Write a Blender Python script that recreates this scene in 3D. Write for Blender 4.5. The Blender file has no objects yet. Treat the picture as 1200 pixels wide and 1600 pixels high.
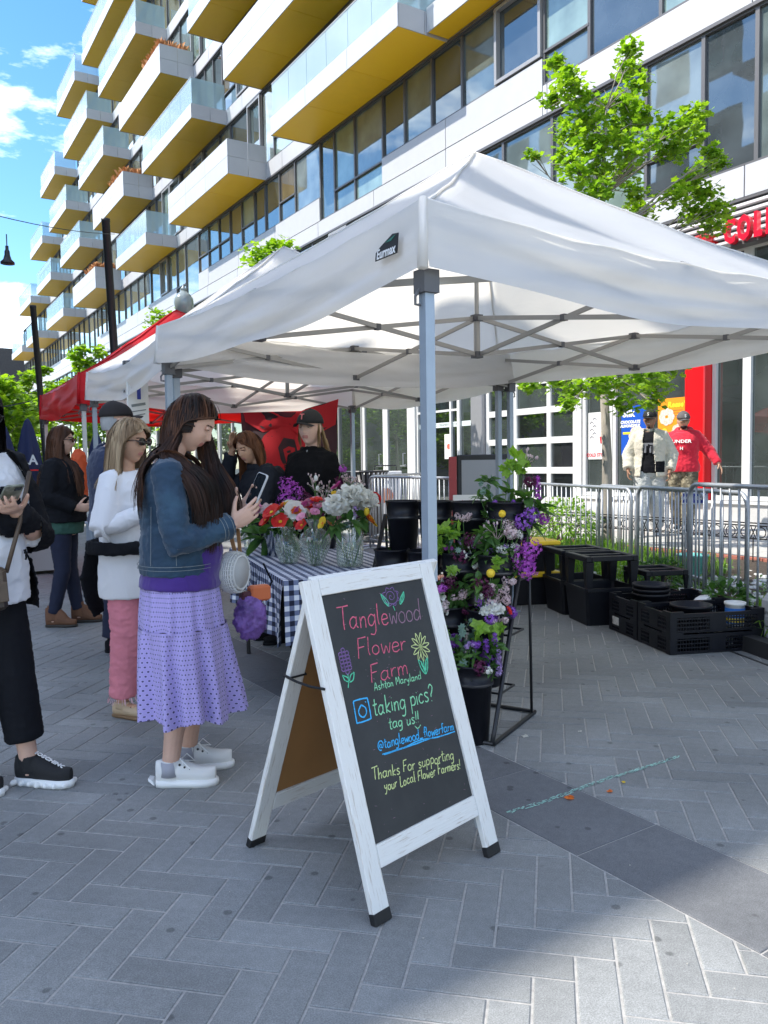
import bpy, bmesh, math, random
from math import sin, cos, pi, radians, sqrt, atan2
from mathutils import Vector, Matrix, noise
random.seed(7)
R = random.Random(11)
scn = bpy.context.scene
# ------------------------------------------------------------------ camera
FPX = 1250.0; CAMH = 1.35
yaw = math.atan2(820, 1252); pitch = math.atan2(75, 1250); roll = 0.015
fw = Vector((sin(yaw)*cos(pitch), cos(yaw)*cos(pitch), -sin(pitch)))
rt0 = Vector((cos(yaw), -sin(yaw), 0)); up0 = rt0.cross(fw)
rtv = rt0*cos(roll) - up0*sin(roll); upv = up0*cos(roll) + rt0*sin(roll)
cd = bpy.data.cameras.new('camera'); cam = bpy.data.objects.new('camera', cd)
scn.collection.objects.link(cam); scn.camera = cam
m = Matrix.Identity(4)
for i in range(3):
    m[i][0] = rtv[i]; m[i][1] = upv[i]; m[i][2] = -fw[i]
m[0][3], m[1][3], m[2][3] = 0, 0, CAMH
cam.matrix_world = m
cd.sensor_fit = 'VERTICAL'; cd.sensor_height = 36; cd.sensor_width = 27
cd.lens = 36*FPX/1600; cd.clip_end = 2000; cd.clip_start = 0.05
scn.render.resolution_x = 768; scn.render.resolution_y = 1024
# ------------------------------------------------------------------ light
LD = Vector((0.72, -0.37, -1.0)).normalized()          # direction the sunlight travels
sd = bpy.data.lights.new('sun', 'SUN'); sun = bpy.data.objects.new('sun', sd)
scn.collection.objects.link(sun)
sun.rotation_mode = 'QUATERNION'; sun.rotation_quaternion = LD.to_track_quat('-Z', 'Y')
sd.energy = 2.35; sd.angle = radians(0.53); sd.color = (1.0, 0.95, 0.87)
w = bpy.data.worlds.new('World'); scn.world = w; w.use_nodes = True
nt = w.node_tree; N = nt.nodes; L = nt.links
for n in list(N): N.remove(n)
out = N.new('ShaderNodeOutputWorld'); bg = N.new('ShaderNodeBackground'); bg.inputs[1].default_value = 0.15
sky = N.new('ShaderNodeTexSky'); sky.sky_type = 'NISHITA'; sky.sun_disc = False
sky.sun_elevation = math.asin(-LD.z); sky.sun_rotation = atan2(-LD.x, -LD.y)
sky.altitude = 50; sky.air_density = 1.0; sky.dust_density = 0.3; sky.ozone_density = 2.6
tc = N.new('ShaderNodeTexCoord'); mp = N.new('ShaderNodeMapping'); mp.inputs['Scale'].default_value = (1.2, 1.2, 3.6)
mp.inputs['Rotation'].default_value = (0, 0, 0.5)
ns = N.new('ShaderNodeTexNoise'); ns.inputs['Scale'].default_value = 1.9; ns.inputs['Detail'].default_value = 9; ns.inputs['Roughness'].default_value = 0.62
cr = N.new('ShaderNodeValToRGB'); cr.color_ramp.elements[0].position = 0.49; cr.color_ramp.elements[1].position = 0.70
cr.color_ramp.elements[0].color = (0, 0, 0, 1); cr.color_ramp.elements[1].color = (0.9, 0.9, 0.9, 1)
mx = N.new('ShaderNodeMixRGB'); mx.inputs[2].default_value = (12.5, 12.4, 12.2, 1)
L.new(tc.outputs['Generated'], mp.inputs[0]); L.new(mp.outputs[0], ns.inputs[0]); L.new(ns.outputs[0], cr.inputs[0])
L.new(cr.outputs[0], mx.inputs[0]); hz = N.new('ShaderNodeHueSaturation'); hz.inputs['Saturation'].default_value = 1.25; hz.inputs['Value'].default_value = 0.66; L.new(sky.outputs[0], hz.inputs['Color']); L.new(hz.outputs[0], mx.inputs[1]); L.new(mx.outputs[0], bg.inputs[0]); L.new(bg.outputs[0], out.inputs[0])
scn.view_settings.view_transform = 'Standard'; scn.view_settings.look = 'None'
scn.view_settings.exposure = 1.7; scn.view_settings.gamma = 1.0
try: scn.view_settings.use_curve_mapping = False
except Exception: pass
scn.render.engine = 'CYCLES'
scn.cycles.max_bounces = 8; scn.cycles.transparent_max_bounces = 12; scn.cycles.transmission_bounces = 8
scn.cycles.caustics_reflective = False; scn.cycles.caustics_refractive = False

# ------------------------------------------------------------------ materials
MATS = {}
def mat(name, col=(0.5, 0.5, 0.5), rough=0.6, metal=0.0, spec=0.5, var=0.0, nscale=6.0, bump=0.0, bscale=40.0, obvar=0.0,
        trans=0.0, coat=0.0, sheen=0.0, col2=None, c2pos=(0.45, 0.65), stretch=None, ior=1.45, alpha=1.0, uv=False, sss=0.0, bdist=0.01):
    if name in MATS: return MATS[name]
    M = bpy.data.materials.new(name); M.use_nodes = True; MATS[name] = M
    nt = M.node_tree; N = nt.nodes; L = nt.links; b = N['Principled BSDF']
    b.inputs['Roughness'].default_value = rough; b.inputs['Metallic'].default_value = metal
    b.inputs['Specular IOR Level'].default_value = spec; b.inputs['IOR'].default_value = ior
    b.inputs['Coat Weight'].default_value = coat; b.inputs['Sheen Weight'].default_value = sheen
    b.inputs['Alpha'].default_value = alpha; b.inputs['Transmission Weight'].default_value = trans
    if sss: b.inputs['Subsurface Weight'].default_value = sss; b.inputs['Subsurface Radius'].default_value = (0.02, 0.008, 0.004); b.inputs['Subsurface Scale'].default_value = 0.3
    c = tuple(col)+(1,)
    b.inputs['Base Color'].default_value = c
    M.diffuse_color = c
    tc = N.new('ShaderNodeTexCoord'); vec = tc.outputs['UV' if uv else 'Object']
    if stretch:
        mp = N.new('ShaderNodeMapping'); mp.inputs['Scale'].default_value = stretch; L.new(vec, mp.inputs[0]); vec = mp.outputs[0]
    last = None
    if col2:
        ns = N.new('ShaderNodeTexNoise'); ns.inputs['Scale'].default_value = nscale; ns.inputs['Detail'].default_value = 6; ns.inputs['Roughness'].default_value = 0.65
        L.new(vec, ns.inputs[0])
        r = N.new('ShaderNodeValToRGB'); r.color_ramp.elements[0].position = c2pos[0]; r.color_ramp.elements[1].position = c2pos[1]
        r.color_ramp.elements[0].color = c; r.color_ramp.elements[1].color = tuple(col2)+(1,)
        L.new(ns.outputs[0], r.inputs[0]); last = r.outputs[0]
    if var or obvar:
        hsv = N.new('ShaderNodeHueSaturation')
        if last: L.new(last, hsv.inputs['Color'])
        else: hsv.inputs['Color'].default_value = c
        val = None
        if var:
            n2 = N.new('ShaderNodeTexNoise'); n2.inputs['Scale'].default_value = nscale*1.7; n2.inputs['Detail'].default_value = 8; n2.inputs['Roughness'].default_value = 0.7
            L.new(vec, n2.inputs[0])
            mr = N.new('ShaderNodeMapRange'); mr.inputs[1].default_value = 0.3; mr.inputs[2].default_value = 0.7
            mr.inputs[3].default_value = 1-var; mr.inputs[4].default_value = 1+var; L.new(n2.outputs[0], mr.inputs[0]); val = mr.outputs[0]
        if obvar:
            oi = N.new('ShaderNodeObjectInfo'); mr = N.new('ShaderNodeMapRange'); mr.inputs[3].default_value = 1-obvar; mr.inputs[4].default_value = 1+obvar
            L.new(oi.outputs['Random'], mr.inputs[0])
            if val:
                mm = N.new('ShaderNodeMath'); mm.operation = 'MULTIPLY'; L.new(val, mm.inputs[0]); L.new(mr.outputs[0], mm.inputs[1]); val = mm.outputs[0]
            else: val = mr.outputs[0]
        L.new(val, hsv.inputs['Value']); last = hsv.outputs[0]
    if last: L.new(last, b.inputs['Base Color'])
    if bump:
        n3 = N.new('ShaderNodeTexNoise'); n3.inputs['Scale'].default_value = bscale; n3.inputs['Detail'].default_value = 6; n3.inputs['Roughness'].default_value = 0.6
        L.new(vec, n3.inputs[0])
        bp = N.new('ShaderNodeBump'); bp.inputs['Strength'].default_value = bump; bp.inputs['Distance'].default_value = bdist
        L.new(n3.outputs[0], bp.inputs['Height']); L.new(bp.outputs[0], b.inputs['Normal'])
    return M

def translucent(name, col, tcol, fac=0.4, rough=0.6, bump=0.15, bscale=5.0, var=0.05, bdist=0.02):
    M = bpy.data.materials.new(name); M.use_nodes = True; MATS[name] = M
    nt = M.node_tree; N = nt.nodes; L = nt.links; b = N['Principled BSDF']; o = N['Material Output']
    b.inputs['Base Color'].default_value = tuple(col)+(1,); b.inputs['Roughness'].default_value = rough
    b.inputs['Specular IOR Level'].default_value = 0.35
    t = N.new('ShaderNodeBsdfTranslucent'); t.inputs[0].default_value = tuple(tcol)+(1,)
    mx = N.new('ShaderNodeMixShader'); mx.inputs[0].default_value = fac
    L.new(b.outputs[0], mx.inputs[1]); L.new(t.outputs[0], mx.inputs[2]); L.new(mx.outputs[0], o.inputs[0])
    tc = N.new('ShaderNodeTexCoord'); ns = N.new('ShaderNodeTexNoise'); ns.inputs['Scale'].default_value = bscale; ns.inputs['Detail'].default_value = 5
    ns.inputs['Distortion'].default_value = 1.0
    mp = N.new('ShaderNodeMapping'); mp.inputs['Scale'].default_value = (1, 1, 2.5); L.new(tc.outputs['Object'], mp.inputs[0])
    L.new(mp.outputs[0], ns.inputs[0]); bp = N.new('ShaderNodeBump'); bp.inputs['Strength'].default_value = bump; bp.inputs['Distance'].default_value = bdist
    L.new(ns.outputs[0], bp.inputs['Height']); L.new(bp.outputs[0], b.inputs['Normal']); L.new(bp.outputs[0], t.inputs['Normal'])
    hs = N.new('ShaderNodeHueSaturation'); hs.inputs['Color'].default_value = tuple(col)+(1,)
    mr = N.new('ShaderNodeMapRange'); mr.inputs[1].default_value = .3; mr.inputs[2].default_value = .7; mr.inputs[3].default_value = 1-var; mr.inputs[4].default_value = 1+var*.4
    n2 = N.new('ShaderNodeTexNoise'); n2.inputs['Scale'].default_value = 2.5; n2.inputs['Detail'].default_value = 8; L.new(tc.outputs['Object'], n2.inputs[0])
    L.new(n2.outputs[0], mr.inputs[0]); L.new(mr.outputs[0], hs.inputs['Value']); L.new(hs.outputs[0], b.inputs['Base Color'])
    return M

def leafmat(name, c1, c2, tr=0.45, tint=(1.5, 1.7, 0.5)):
    """leaf: colour varies from clump to clump, lets light through"""
    M = bpy.data.materials.new(name); M.use_nodes = True; MATS[name] = M
    nt = M.node_tree; N = nt.nodes; L = nt.links; b = N['Principled BSDF']; o = N['Material Output']
    tc = N.new('ShaderNodeTexCoord'); ns = N.new('ShaderNodeTexNoise'); ns.inputs['Scale'].default_value = 9; ns.inputs['Detail'].default_value = 4
    L.new(tc.outputs['Object'], ns.inputs[0]); r = N.new('ShaderNodeValToRGB'); r.color_ramp.elements[0].position = .35; r.color_ramp.elements[1].position = .65
    r.color_ramp.elements[0].color = tuple(c1)+(1,); r.color_ramp.elements[1].color = tuple(c2)+(1,); L.new(ns.outputs[0], r.inputs[0])
    L.new(r.outputs[0], b.inputs['Base Color']); b.inputs['Roughness'].default_value = 0.5; b.inputs['Specular IOR Level'].default_value = 0.4
    t = N.new('ShaderNodeBsdfTranslucent'); mix = N.new('ShaderNodeMixRGB'); mix.blend_type = 'MULTIPLY'; mix.inputs[0].default_value = 1
    mix.inputs[2].default_value = tuple(tint)+(1,); L.new(r.outputs[0], mix.inputs[1]); L.new(mix.outputs[0], t.inputs[0])
    mx = N.new('ShaderNodeMixShader'); mx.inputs[0].default_value = tr
    L.new(b.outputs[0], mx.inputs[1]); L.new(t.outputs[0], mx.inputs[2]); L.new(mx.outputs[0], o.inputs[0])
    return M

# ------------------------------------------------------------------ mesh helpers
col = scn.collection
class MB:
    """collects shapes; build() links them as ONE mesh object"""
    def __init__(s): s.v = []; s.f = []; s.uv = {}; s.mi = {}
    def add(s, vs, fs, mi=0, uvs=None):
        o = len(s.v); s.v += [tuple(v) for v in vs]
        for k, f in enumerate(fs):
            if mi: s.mi[len(s.f)] = mi
            if uvs: s.uv[len(s.f)] = uvs[k]
            s.f.append(tuple(i+o for i in f))
        return s
    def box(s, lo, hi, mi=0, M=None):
        x0, y0, z0 = lo; x1, y1, z1 = hi
        vs = [Vector(p) for p in ((x0,y0,z0),(x1,y0,z0),(x1,y1,z0),(x0,y1,z0),(x0,y0,z1),(x1,y0,z1),(x1,y1,z1),(x0,y1,z1))]
        if M: vs = [M @ v for v in vs]
        return s.add(vs, [(3,2,1,0),(4,5,6,7),(0,1,5,4),(1,2,6,5),(2,3,7,6),(3,0,4,7)], mi)
    def bbox(s, lo, hi, b=0.005, mi=0, M=None):
        """box with chamfered top and bottom rim and corners"""
        x0, y0, z0 = lo; x1, y1, z1 = hi; b = min(b, (x1-x0)*.3, (y1-y0)*.3, (z1-z0)*.3)
        def ring(i, z): return [(x0+b+i,y0+i,z),(x1-b-i,y0+i,z),(x1-i,y0+b+i,z),(x1-i,y1-b-i,z),(x1-b-i,y1-i,z),(x0+b+i,y1-i,z),(x0+i,y1-b-i,z),(x0+i,y0+b+i,z)]
        rs = [ring(b, z0), ring(0, z0+b), ring(0, z1-b), ring(b, z1)]
        return s.rings(rs, mi, M)
    def rings(s, rs, mi=0, M=None, cap=True, uvs=False):
        n = len(rs[0]); vs = [Vector(p) for r in rs for p in r]
        if M: vs = [M @ v for v in vs]
        fs = []; uu = []
        for i in range(len(rs)-1):
            for j in range(n):
                k = (j+1) % n
                fs.append((i*n+j, i*n+k, (i+1)*n+k, (i+1)*n+j))
                uu.append(((j/n, i/(len(rs)-1)), ((j+1)/n, i/(len(rs)-1)), ((j+1)/n, (i+1)/(len(rs)-1)), (j/n, (i+1)/(len(rs)-1))))
        if cap:
            fs.append(tuple(range(n-1, -1, -1))); fs.append(tuple((len(rs)-1)*n+j for j in range(n)))
            uu.append(tuple((0, 0) for _ in range(n))); uu.append(tuple((0, 0) for _ in range(n)))
        return s.add(vs, fs, mi, uu if uvs else None)
    def bar(s, p, q, w, h=None, up=(0, 0, 1), mi=0):
        p = Vector(p); q = Vector(q); h = h or w; d = (q-p).normalized(); u = Vector(up)
        if abs(d.dot(u)) > .98: u = Vector((1, 0, 0))
        x = d.cross(u).normalized(); z = x.cross(d)
        rs = [[c + x*a*w/2 + z*b*h/2 for a, b in ((-1,-1),(1,-1),(1,1),(-1,1))] for c in (p, q)]
        return s.rings(rs, mi)
    def tube(s, pts, rad, seg=8, ref=None, mi=0, cap=True, round_=False):
        """rad: number, list of numbers or list of (a, b) half-axes; ref = direction of the a axis"""
        P = [Vector(p) for p in pts]; n = len(P)
        if not isinstance(rad, (list, tuple)): rad = [rad]*n
        rad = [(r, r) if not isinstance(r, (tuple, list)) else tuple(r) for r in rad]
        if round_:
            d0 = (P[0]-P[1]).normalized(); d1 = (P[-1]-P[-2]).normalized(); r0 = min(rad[0]); r1 = min(rad[-1])
            P = [P[0]+d0*r0*.95, P[0]+d0*r0*.7]+P+[P[-1]+d1*r1*.7, P[-1]+d1*r1*.95]
            rad = [tuple(a*.3 for a in rad[0]), tuple(a*.72 for a in rad[0])]+rad+[tuple(a*.72 for a in rad[-1]), tuple(a*.3 for a in rad[-1])]
            n += 4
        rs = []; px = Vector(ref) if ref is not None else None
        for i in range(n):
            t = (P[min(i+1, n-1)]-P[max(i-1, 0)]).normalized()
            if px is None: px = t.orthogonal()
            x = px - t*px.dot(t)
            if x.length < 1e-4: x = t.orthogonal()
            x.normalize(); y = t.cross(x)
            if ref is None: px = x
            a, b = rad[i]
            rs.append([P[i]+x*(a*cos(2*pi*k/seg))+y*(b*sin(2*pi*k/seg)) for k in range(seg)])
        return s.rings(rs, mi, cap=cap)
    def lathe(s, prof, c=(0, 0, 0), seg=20, mi=0, cap=True, M=None):
        rs = [[(c[0]+r*cos(2*pi*k/seg), c[1]+r*sin(2*pi*k/seg), c[2]+z) for k in range(seg)] for r, z in prof]
        return s.rings(rs, mi, M, cap=cap)
    def ball(s, c, r, seg=10, ring=7, mi=0, sc=(1, 1, 1), M=None, jit=0, rn=R):
        rs = []
        for i in range(1, ring):
            a = pi*i/ring
            rs.append([Vector((c[0]+r*sc[0]*sin(a)*cos(2*pi*k/seg)*(1+rn.uniform(-jit, jit)), c[1]+r*sc[1]*sin(a)*sin(2*pi*k/seg)*(1+rn.uniform(-jit, jit)), c[2]-r*sc[2]*cos(a)*(1+rn.uniform(-jit, jit)))) for k in range(seg)])
        return s.rings(rs, mi, M)
    def prism(s, poly, z0, z1, mi=0, M=None):
        return s.rings([[(x, y, z0) for x, y in poly], [(x, y, z1) for x, y in poly]], mi, M)
    def xf(s, M): s.v = [tuple(M @ Vector(v)) for v in s.v]; return s
    def mesh(s, name, mats, smooth=False, calc=True):
        me = bpy.data.meshes.new(name); me.from_pydata(s.v, [], s.f)
        for mm in (mats if isinstance(mats, (list, tuple)) else [mats]): me.materials.append(mm)
        if s.mi:
            for k, i in s.mi.items(): me.polygons[k].material_index = i
        if s.uv:
            ul = me.uv_layers.new(name='UVMap')
            for k, uvs in s.uv.items():
                for li, uvc in zip(me.polygons[k].loop_indices, uvs): ul.data[li].uv = uvc
        if smooth: me.polygons.foreach_set('use_smooth', [True]*len(me.polygons))
        me.update()
        return me
    def build(s, name, mats, parent=None, smooth=False, **kw):
        return link(name, s.mesh(name, mats, smooth), parent, **kw)

def link(name, me, parent=None, loc=None, M=None, label=None, cat=None, group=None, kind=None, autosmooth=None):
    o = bpy.data.objects.new(name, me); col.objects.link(o)
    if parent is not None: o.parent = parent
    if loc is not None: o.location = loc
    if M is not None: o.matrix_local = M
    if label: o['label'] = label
    if cat: o['category'] = cat
    if group: o['group'] = group
    if kind: o['kind'] = kind
    if autosmooth is not None and me is not None:
        me.polygons.foreach_set('use_smooth', [True]*len(me.polygons))
        try: me.set_sharp_from_angle(angle=radians(autosmooth))
        except Exception: pass
    return o
def thing(name, label, cat, loc=(0, 0, 0), rz=0.0, group=None):
    o = bpy.data.objects.new(name, None); col.objects.link(o); o.location = loc; o.rotation_euler = (0, 0, rz)
    o.empty_display_size = 0.1
    o['label'] = label; o['category'] = cat
    if group: o['group'] = group
    bpy.context.evaluated_depsgraph_get  # noqa
    return o
def kids(o): return [c for c in bpy.data.objects if c.parent == o]
KID = {}
def copy_tree(o, loc=None, rz=None, label=None, group=None, parent=None, kmap=None):
    if kmap is None:
        kmap = {}
        for c in bpy.data.objects:
            if c.parent: kmap.setdefault(c.parent.name, []).append(c)
    c = o.copy(); col.objects.link(c); c.parent = parent
    if loc is not None: c.location = loc
    if rz is not None: c.rotation_euler = (0, 0, rz)
    if label: c['label'] = label
    if group: c['group'] = group
    for ch in kmap.get(o.name, []): copy_tree(ch, parent=c, kmap=kmap)
    return c
def zrot(a, loc=(0, 0, 0)): return Matrix.Translation(Vector(loc)) @ Matrix.Rotation(a, 4, 'Z')
def lerp(a, b, t): return a+(b-a)*t
def sstep(a, b, x):
    t = max(0, min(1, (x-a)/(b-a))); return t*t*(3-2*t)
def textmesh(txt, size=1.0, extrude=0.002, align='CENTER', bold=0.0, sx=1.0, shear=0.0):
    cu = bpy.data.curves.new('lettering', 'FONT'); cu.body = txt; cu.size = size; cu.extrude = extrude; cu.align_x = align; cu.align_y = 'CENTER'
    cu.offset = bold; cu.resolution_u = 2; cu.shear = shear
    ob = bpy.data.objects.new('lettering', cu); col.objects.link(ob)
    dg = bpy.context.evaluated_depsgraph_get(); me = bpy.data.meshes.new_from_object(ob.evaluated_get(dg))
    bpy.data.objects.remove(ob); bpy.data.curves.remove(cu)
    if sx != 1.0:
        for v in me.vertices: v.co.x *= sx
    return me
def text(name, txt, size, mtl, parent, M, **kw):
    me = textmesh(txt, size, **kw); me.materials.clear(); me.materials.append(mtl)
    me.name = name
    return link(name, me, parent, M=M)
def frame(o, x, y, z=None):
    """matrix whose columns are x, y, z axes at o"""
    x = Vector(x).normalized(); y = Vector(y); z = x.cross(y).normalized(); y = z.cross(x)
    m = Matrix.Identity(4)
    for i in range(3): m[i][0] = x[i]; m[i][1] = y[i]; m[i][2] = z[i]; m[i][3] = o[i]
    return m

white_metal = mat('painted_white_metal', (0.72, 0.72, 0.70), 0.4, var=0.04)
black_metal = mat('black_metal', (0.012, 0.012, 0.014), 0.42, var=0.3, nscale=20)
galv = mat('galvanised_steel', (0.36, 0.38, 0.40), 0.42, metal=0.55, var=0.16, nscale=14, bump=0.05)
black_plastic = mat('black_plastic', (0.006, 0.0065, 0.010), 0.42, spec=.35, var=0.25, nscale=15)
# ------------------------------------------------------------------ ground
def brickmat(name, col, warm):
    M = mat(name, col, 0.85, var=0.13, nscale=16, bump=0.25, bscale=160, obvar=0.12, bdist=0.002)
    nt = M.node_tree; N = nt.nodes; L = nt.links; b = N['Principled BSDF']
    src = b.inputs['Base Color'].links[0].from_socket
    geo = N.new('ShaderNodeNewGeometry')
    # spots of old gum and oil, in world coordinates
    vo = N.new('ShaderNodeTexVoronoi'); vo.inputs['Scale'].default_value = 7.5; vo.inputs['Randomness'].default_value = 1
    L.new(geo.outputs['Position'], vo.inputs['Vector'])
    nn = N.new('ShaderNodeTexNoise'); nn.inputs['Scale'].default_value = 30; L.new(geo.outputs['Position'], nn.inputs[0])
    ad = N.new('ShaderNodeMath'); ad.operation = 'MULTIPLY_ADD'; ad.inputs[1].default_value = 0.07; L.new(nn.outputs[0], ad.inputs[0]); L.new(vo.outputs['Distance'], ad.inputs[2])
    lt = N.new('ShaderNodeMapRange'); lt.inputs[1].default_value = 0.115; lt.inputs[2].default_value = 0.155; lt.inputs[3].default_value = 0.55; lt.inputs[4].default_value = 1
    L.new(ad.outputs[0], lt.inputs[0])
    # broad tone patches
    n4 = N.new('ShaderNodeTexNoise'); n4.inputs['Scale'].default_value = 1.3; n4.inputs['Detail'].default_value = 5; L.new(geo.outputs['Position'], n4.inputs[0])
    m4 = N.new('ShaderNodeMapRange'); m4.inputs[1].default_value = .3; m4.inputs[2].default_value = .7; m4.inputs[3].default_value = .80; m4.inputs[4].default_value = 1.2; L.new(n4.outputs[0], m4.inputs[0])
    mu = N.new('ShaderNodeMath'); mu.operation = 'MULTIPLY'; L.new(lt.outputs[0], mu.inputs[0]); L.new(m4.outputs[0], mu.inputs[1])
    # tiny light specks
    n5 = N.new('ShaderNodeTexNoise'); n5.inputs['Scale'].default_value = 260; n5.inputs['Detail'].default_value = 2; L.new(geo.outputs['Position'], n5.inputs[0])
    m5 = N.new('ShaderNodeMapRange'); m5.inputs[1].default_value = .35; m5.inputs[2].default_value = .7; m5.inputs[3].default_value = .82; m5.inputs[4].default_value = 1.3; L.new(n5.outputs[0], m5.inputs[0])
    mu2 = N.new('ShaderNodeMath'); mu2.operation = 'MULTIPLY'; L.new(mu.outputs[0], mu2.inputs[0]); L.new(m5.outputs[0], mu2.inputs[1])
    h = N.new('ShaderNodeHueSaturation'); L.new(src, h.inputs['Color']); L.new(mu2.outputs[0], h.inputs['Value']); L.new(h.outputs[0], b.inputs['Base Color'])
    return M
brick_m = brickmat('paver', (0.200, 0.206, 0.203), 0)
band_m = brickmat('dark_paver', (0.122, 0.126, 0.132), 0)
light_m = mat('light_paver', (0.42, 0.41, 0.38), 0.85, var=0.12, nscale=2.5, bump=0.15, bscale=60)
sand_m = mat('joint_sand', (0.36, 0.35, 0.33), 0.95, var=0.25, nscale=30, bump=0.4, bscale=200)
far_m = mat('far_ground', (0.17, 0.17, 0.165), 0.9, var=0.15, nscale=0.5)
MB().add([(-400, -400, -.012), (400, -400, -.012), (400, 400, -.012), (-400, 400, -.012)], [(0, 1, 2, 3)]).build('ground', far_m, kind='structure')
# the plaza: joint sand bed + pavers
pl = link('plaza_paving', None, kind='structure'); pl['kind'] = 'structure'
MB().add([(-9, -3, -.0035), (6.9, -3, -.0035), (6.9, 40, -.0035), (-9, 40, -.0035)], [(0, 1, 2, 3)]).build('joint_sand', sand_m, pl)
def clip(poly, axis, val, keep_less):
    o = []
    for i in range(len(poly)):
        a, b = poly[i], poly[(i+1) % len(poly)]
        ia = (a[axis] < val) == keep_less; ib = (b[axis] < val) == keep_less
        if ia: o.append(a)
        if ia != ib:
            t = (val-a[axis])/(b[axis]-a[axis]); o.append((a[0]+t*(b[0]-a[0]), a[1]+t*(b[1]-a[1])))
    return o
def area(p): return abs(sum(p[i][0]*p[(i+1) % len(p)][1]-p[(i+1) % len(p)][0]*p[i][1] for i in range(len(p))))/2
LB, WB, J = 0.33, 0.11, 0.0075
ox, oy = 0.49, 2.58
BX0, BX1 = 2.0, 2.42
bricks = []
ca, sa = cos(-pi/4), sin(-pi/4)
def rot(a, b): return (ox+a*ca-b*sa, oy+a*sa+b*ca)
NB = 190
for i in range(-NB, NB):
    for j in range(-60, 60):
        # herringbone: horizontal brick at (i*W + 2*L*j...) ; vertical beside it
        for kind in (0, 1):
            if kind == 0: x0 = i*WB + j*2*LB; y0 = i*WB; w_, h_ = LB, WB
            else: x0 = i*WB + j*2*LB + LB; y0 = i*WB - (LB-WB); w_, h_ = WB, LB
            cx, cy = rot(x0+w_/2, y0+h_/2)
            if not (-2.6 < cx < 7.0 and 0.2 < cy < 20): continue
            d = Vector((cx, cy, -CAMH)).dot(fw)
            if d < 1.2: continue
            sx_ = Vector((cx, cy, -CAMH)).dot(rtv)/d*FPX
            if abs(sx_) > 760: continue
            e = J/2
            p = [rot(x0+e, y0+e), rot(x0+w_-e, y0+e), rot(x0+w_-e, y0+h_-e), rot(x0+e, y0+h_-e)]
            whole = True
            if cx < BX0 or (cx < (BX0+BX1)/2):
                q = clip(p, 0, BX0-.004, True); side = 0
            else: q = clip(p, 0, BX1+.004, False); side = 1
            if len(q) < 3 or area(q) < .0004: continue
            if area(q) < area(p)-1e-5: whole = False
            vis = abs(sx_) < 640 and d*0+cy > 0.6
            sy_ = -Vector((cx, cy, -CAMH)).dot(upv)/d*FPX
            onview = abs(sx_) < 650 and sy_ < 840
            bricks.append((d if onview else d+50, kind, whole, q, (cx, cy)))
bricks.sort(key=lambda t: t[0])
def bevel_poly(mb, q, z=0.0, b=0.003, dz=0.0022, low=-.006):
    n = len(q); cx = sum(p[0] for p in q)/n; cy = sum(p[1] for p in q)/n
    ins = []
    for i in range(n):
        a = Vector(q[i-1]).to_2d(); c = Vector(q[i]).to_2d(); e = Vector(q[(i+1) % n]).to_2d()
        d1 = (a-c); d2 = (e-c)
        if d1.length < 1e-6 or d2.length < 1e-6: ins.append((c.x, c.y)); continue
        bi = (d1.normalized()+d2.normalized())
        if bi.length < 1e-5: bi = Vector((cx, cy))-c
        s_ = abs(d1.normalized().cross(d2.normalized())); k = b/max(s_, .35)
        pt = c+ (d1.normalized()+d2.normalized())*k
        ins.append((pt.x, pt.y))
    mb.rings([[(x, y, low) for x, y in q], [(x, y, z-dz) for x, y in q], [(x, y, z) for x, y in ins]])
br_mesh = {}
for kind in (0, 1):
    mb = MB(); w_, h_ = ((LB, WB) if kind == 0 else (WB, LB)); e = J/2
    q = [(-w_/2+e, -h_/2+e), (w_/2-e, -h_/2+e), (w_/2-e, h_/2-e), (-w_/2+e, h_/2-e)]
    q = [(x*ca-y*sa, x*sa+y*ca) for x, y in q]
    bevel_poly(mb, q); br_mesh[kind] = mb.mesh('brick', brick_m)
rest = MB()
for idx, (d, kind, whole, q, c) in enumerate(bricks):
    z = R.uniform(-.0008, .0008)
    if idx < 300:
        if whole: link('brick', br_mesh[kind], pl, loc=(c[0], c[1], z))
        else:
            mb = MB(); bevel_poly(mb, [(x-c[0], y-c[1]) for x, y in q]); mb.build('brick', brick_m, pl, loc=(c[0], c[1], z))
    else: bevel_poly(rest, q, z)
rest.build('more_bricks', brick_m, pl, kind='stuff')
y = -1.47
while y < 20:
    q = [(BX0+.003, y+.003), (BX1-.003, y+.003), (BX1-.003, y+.667), (BX0+.003, y+.667)]
    if y > .3: 
        c = ((BX0+BX1)/2, y+.335); mb = MB(); bevel_poly(mb, [(a-c[0], b-c[1]) for a, b in q]); mb.build('band_slab', band_m, pl, loc=(c[0], c[1], R.uniform(-.0008, .0008)))
    y += .67
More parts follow.
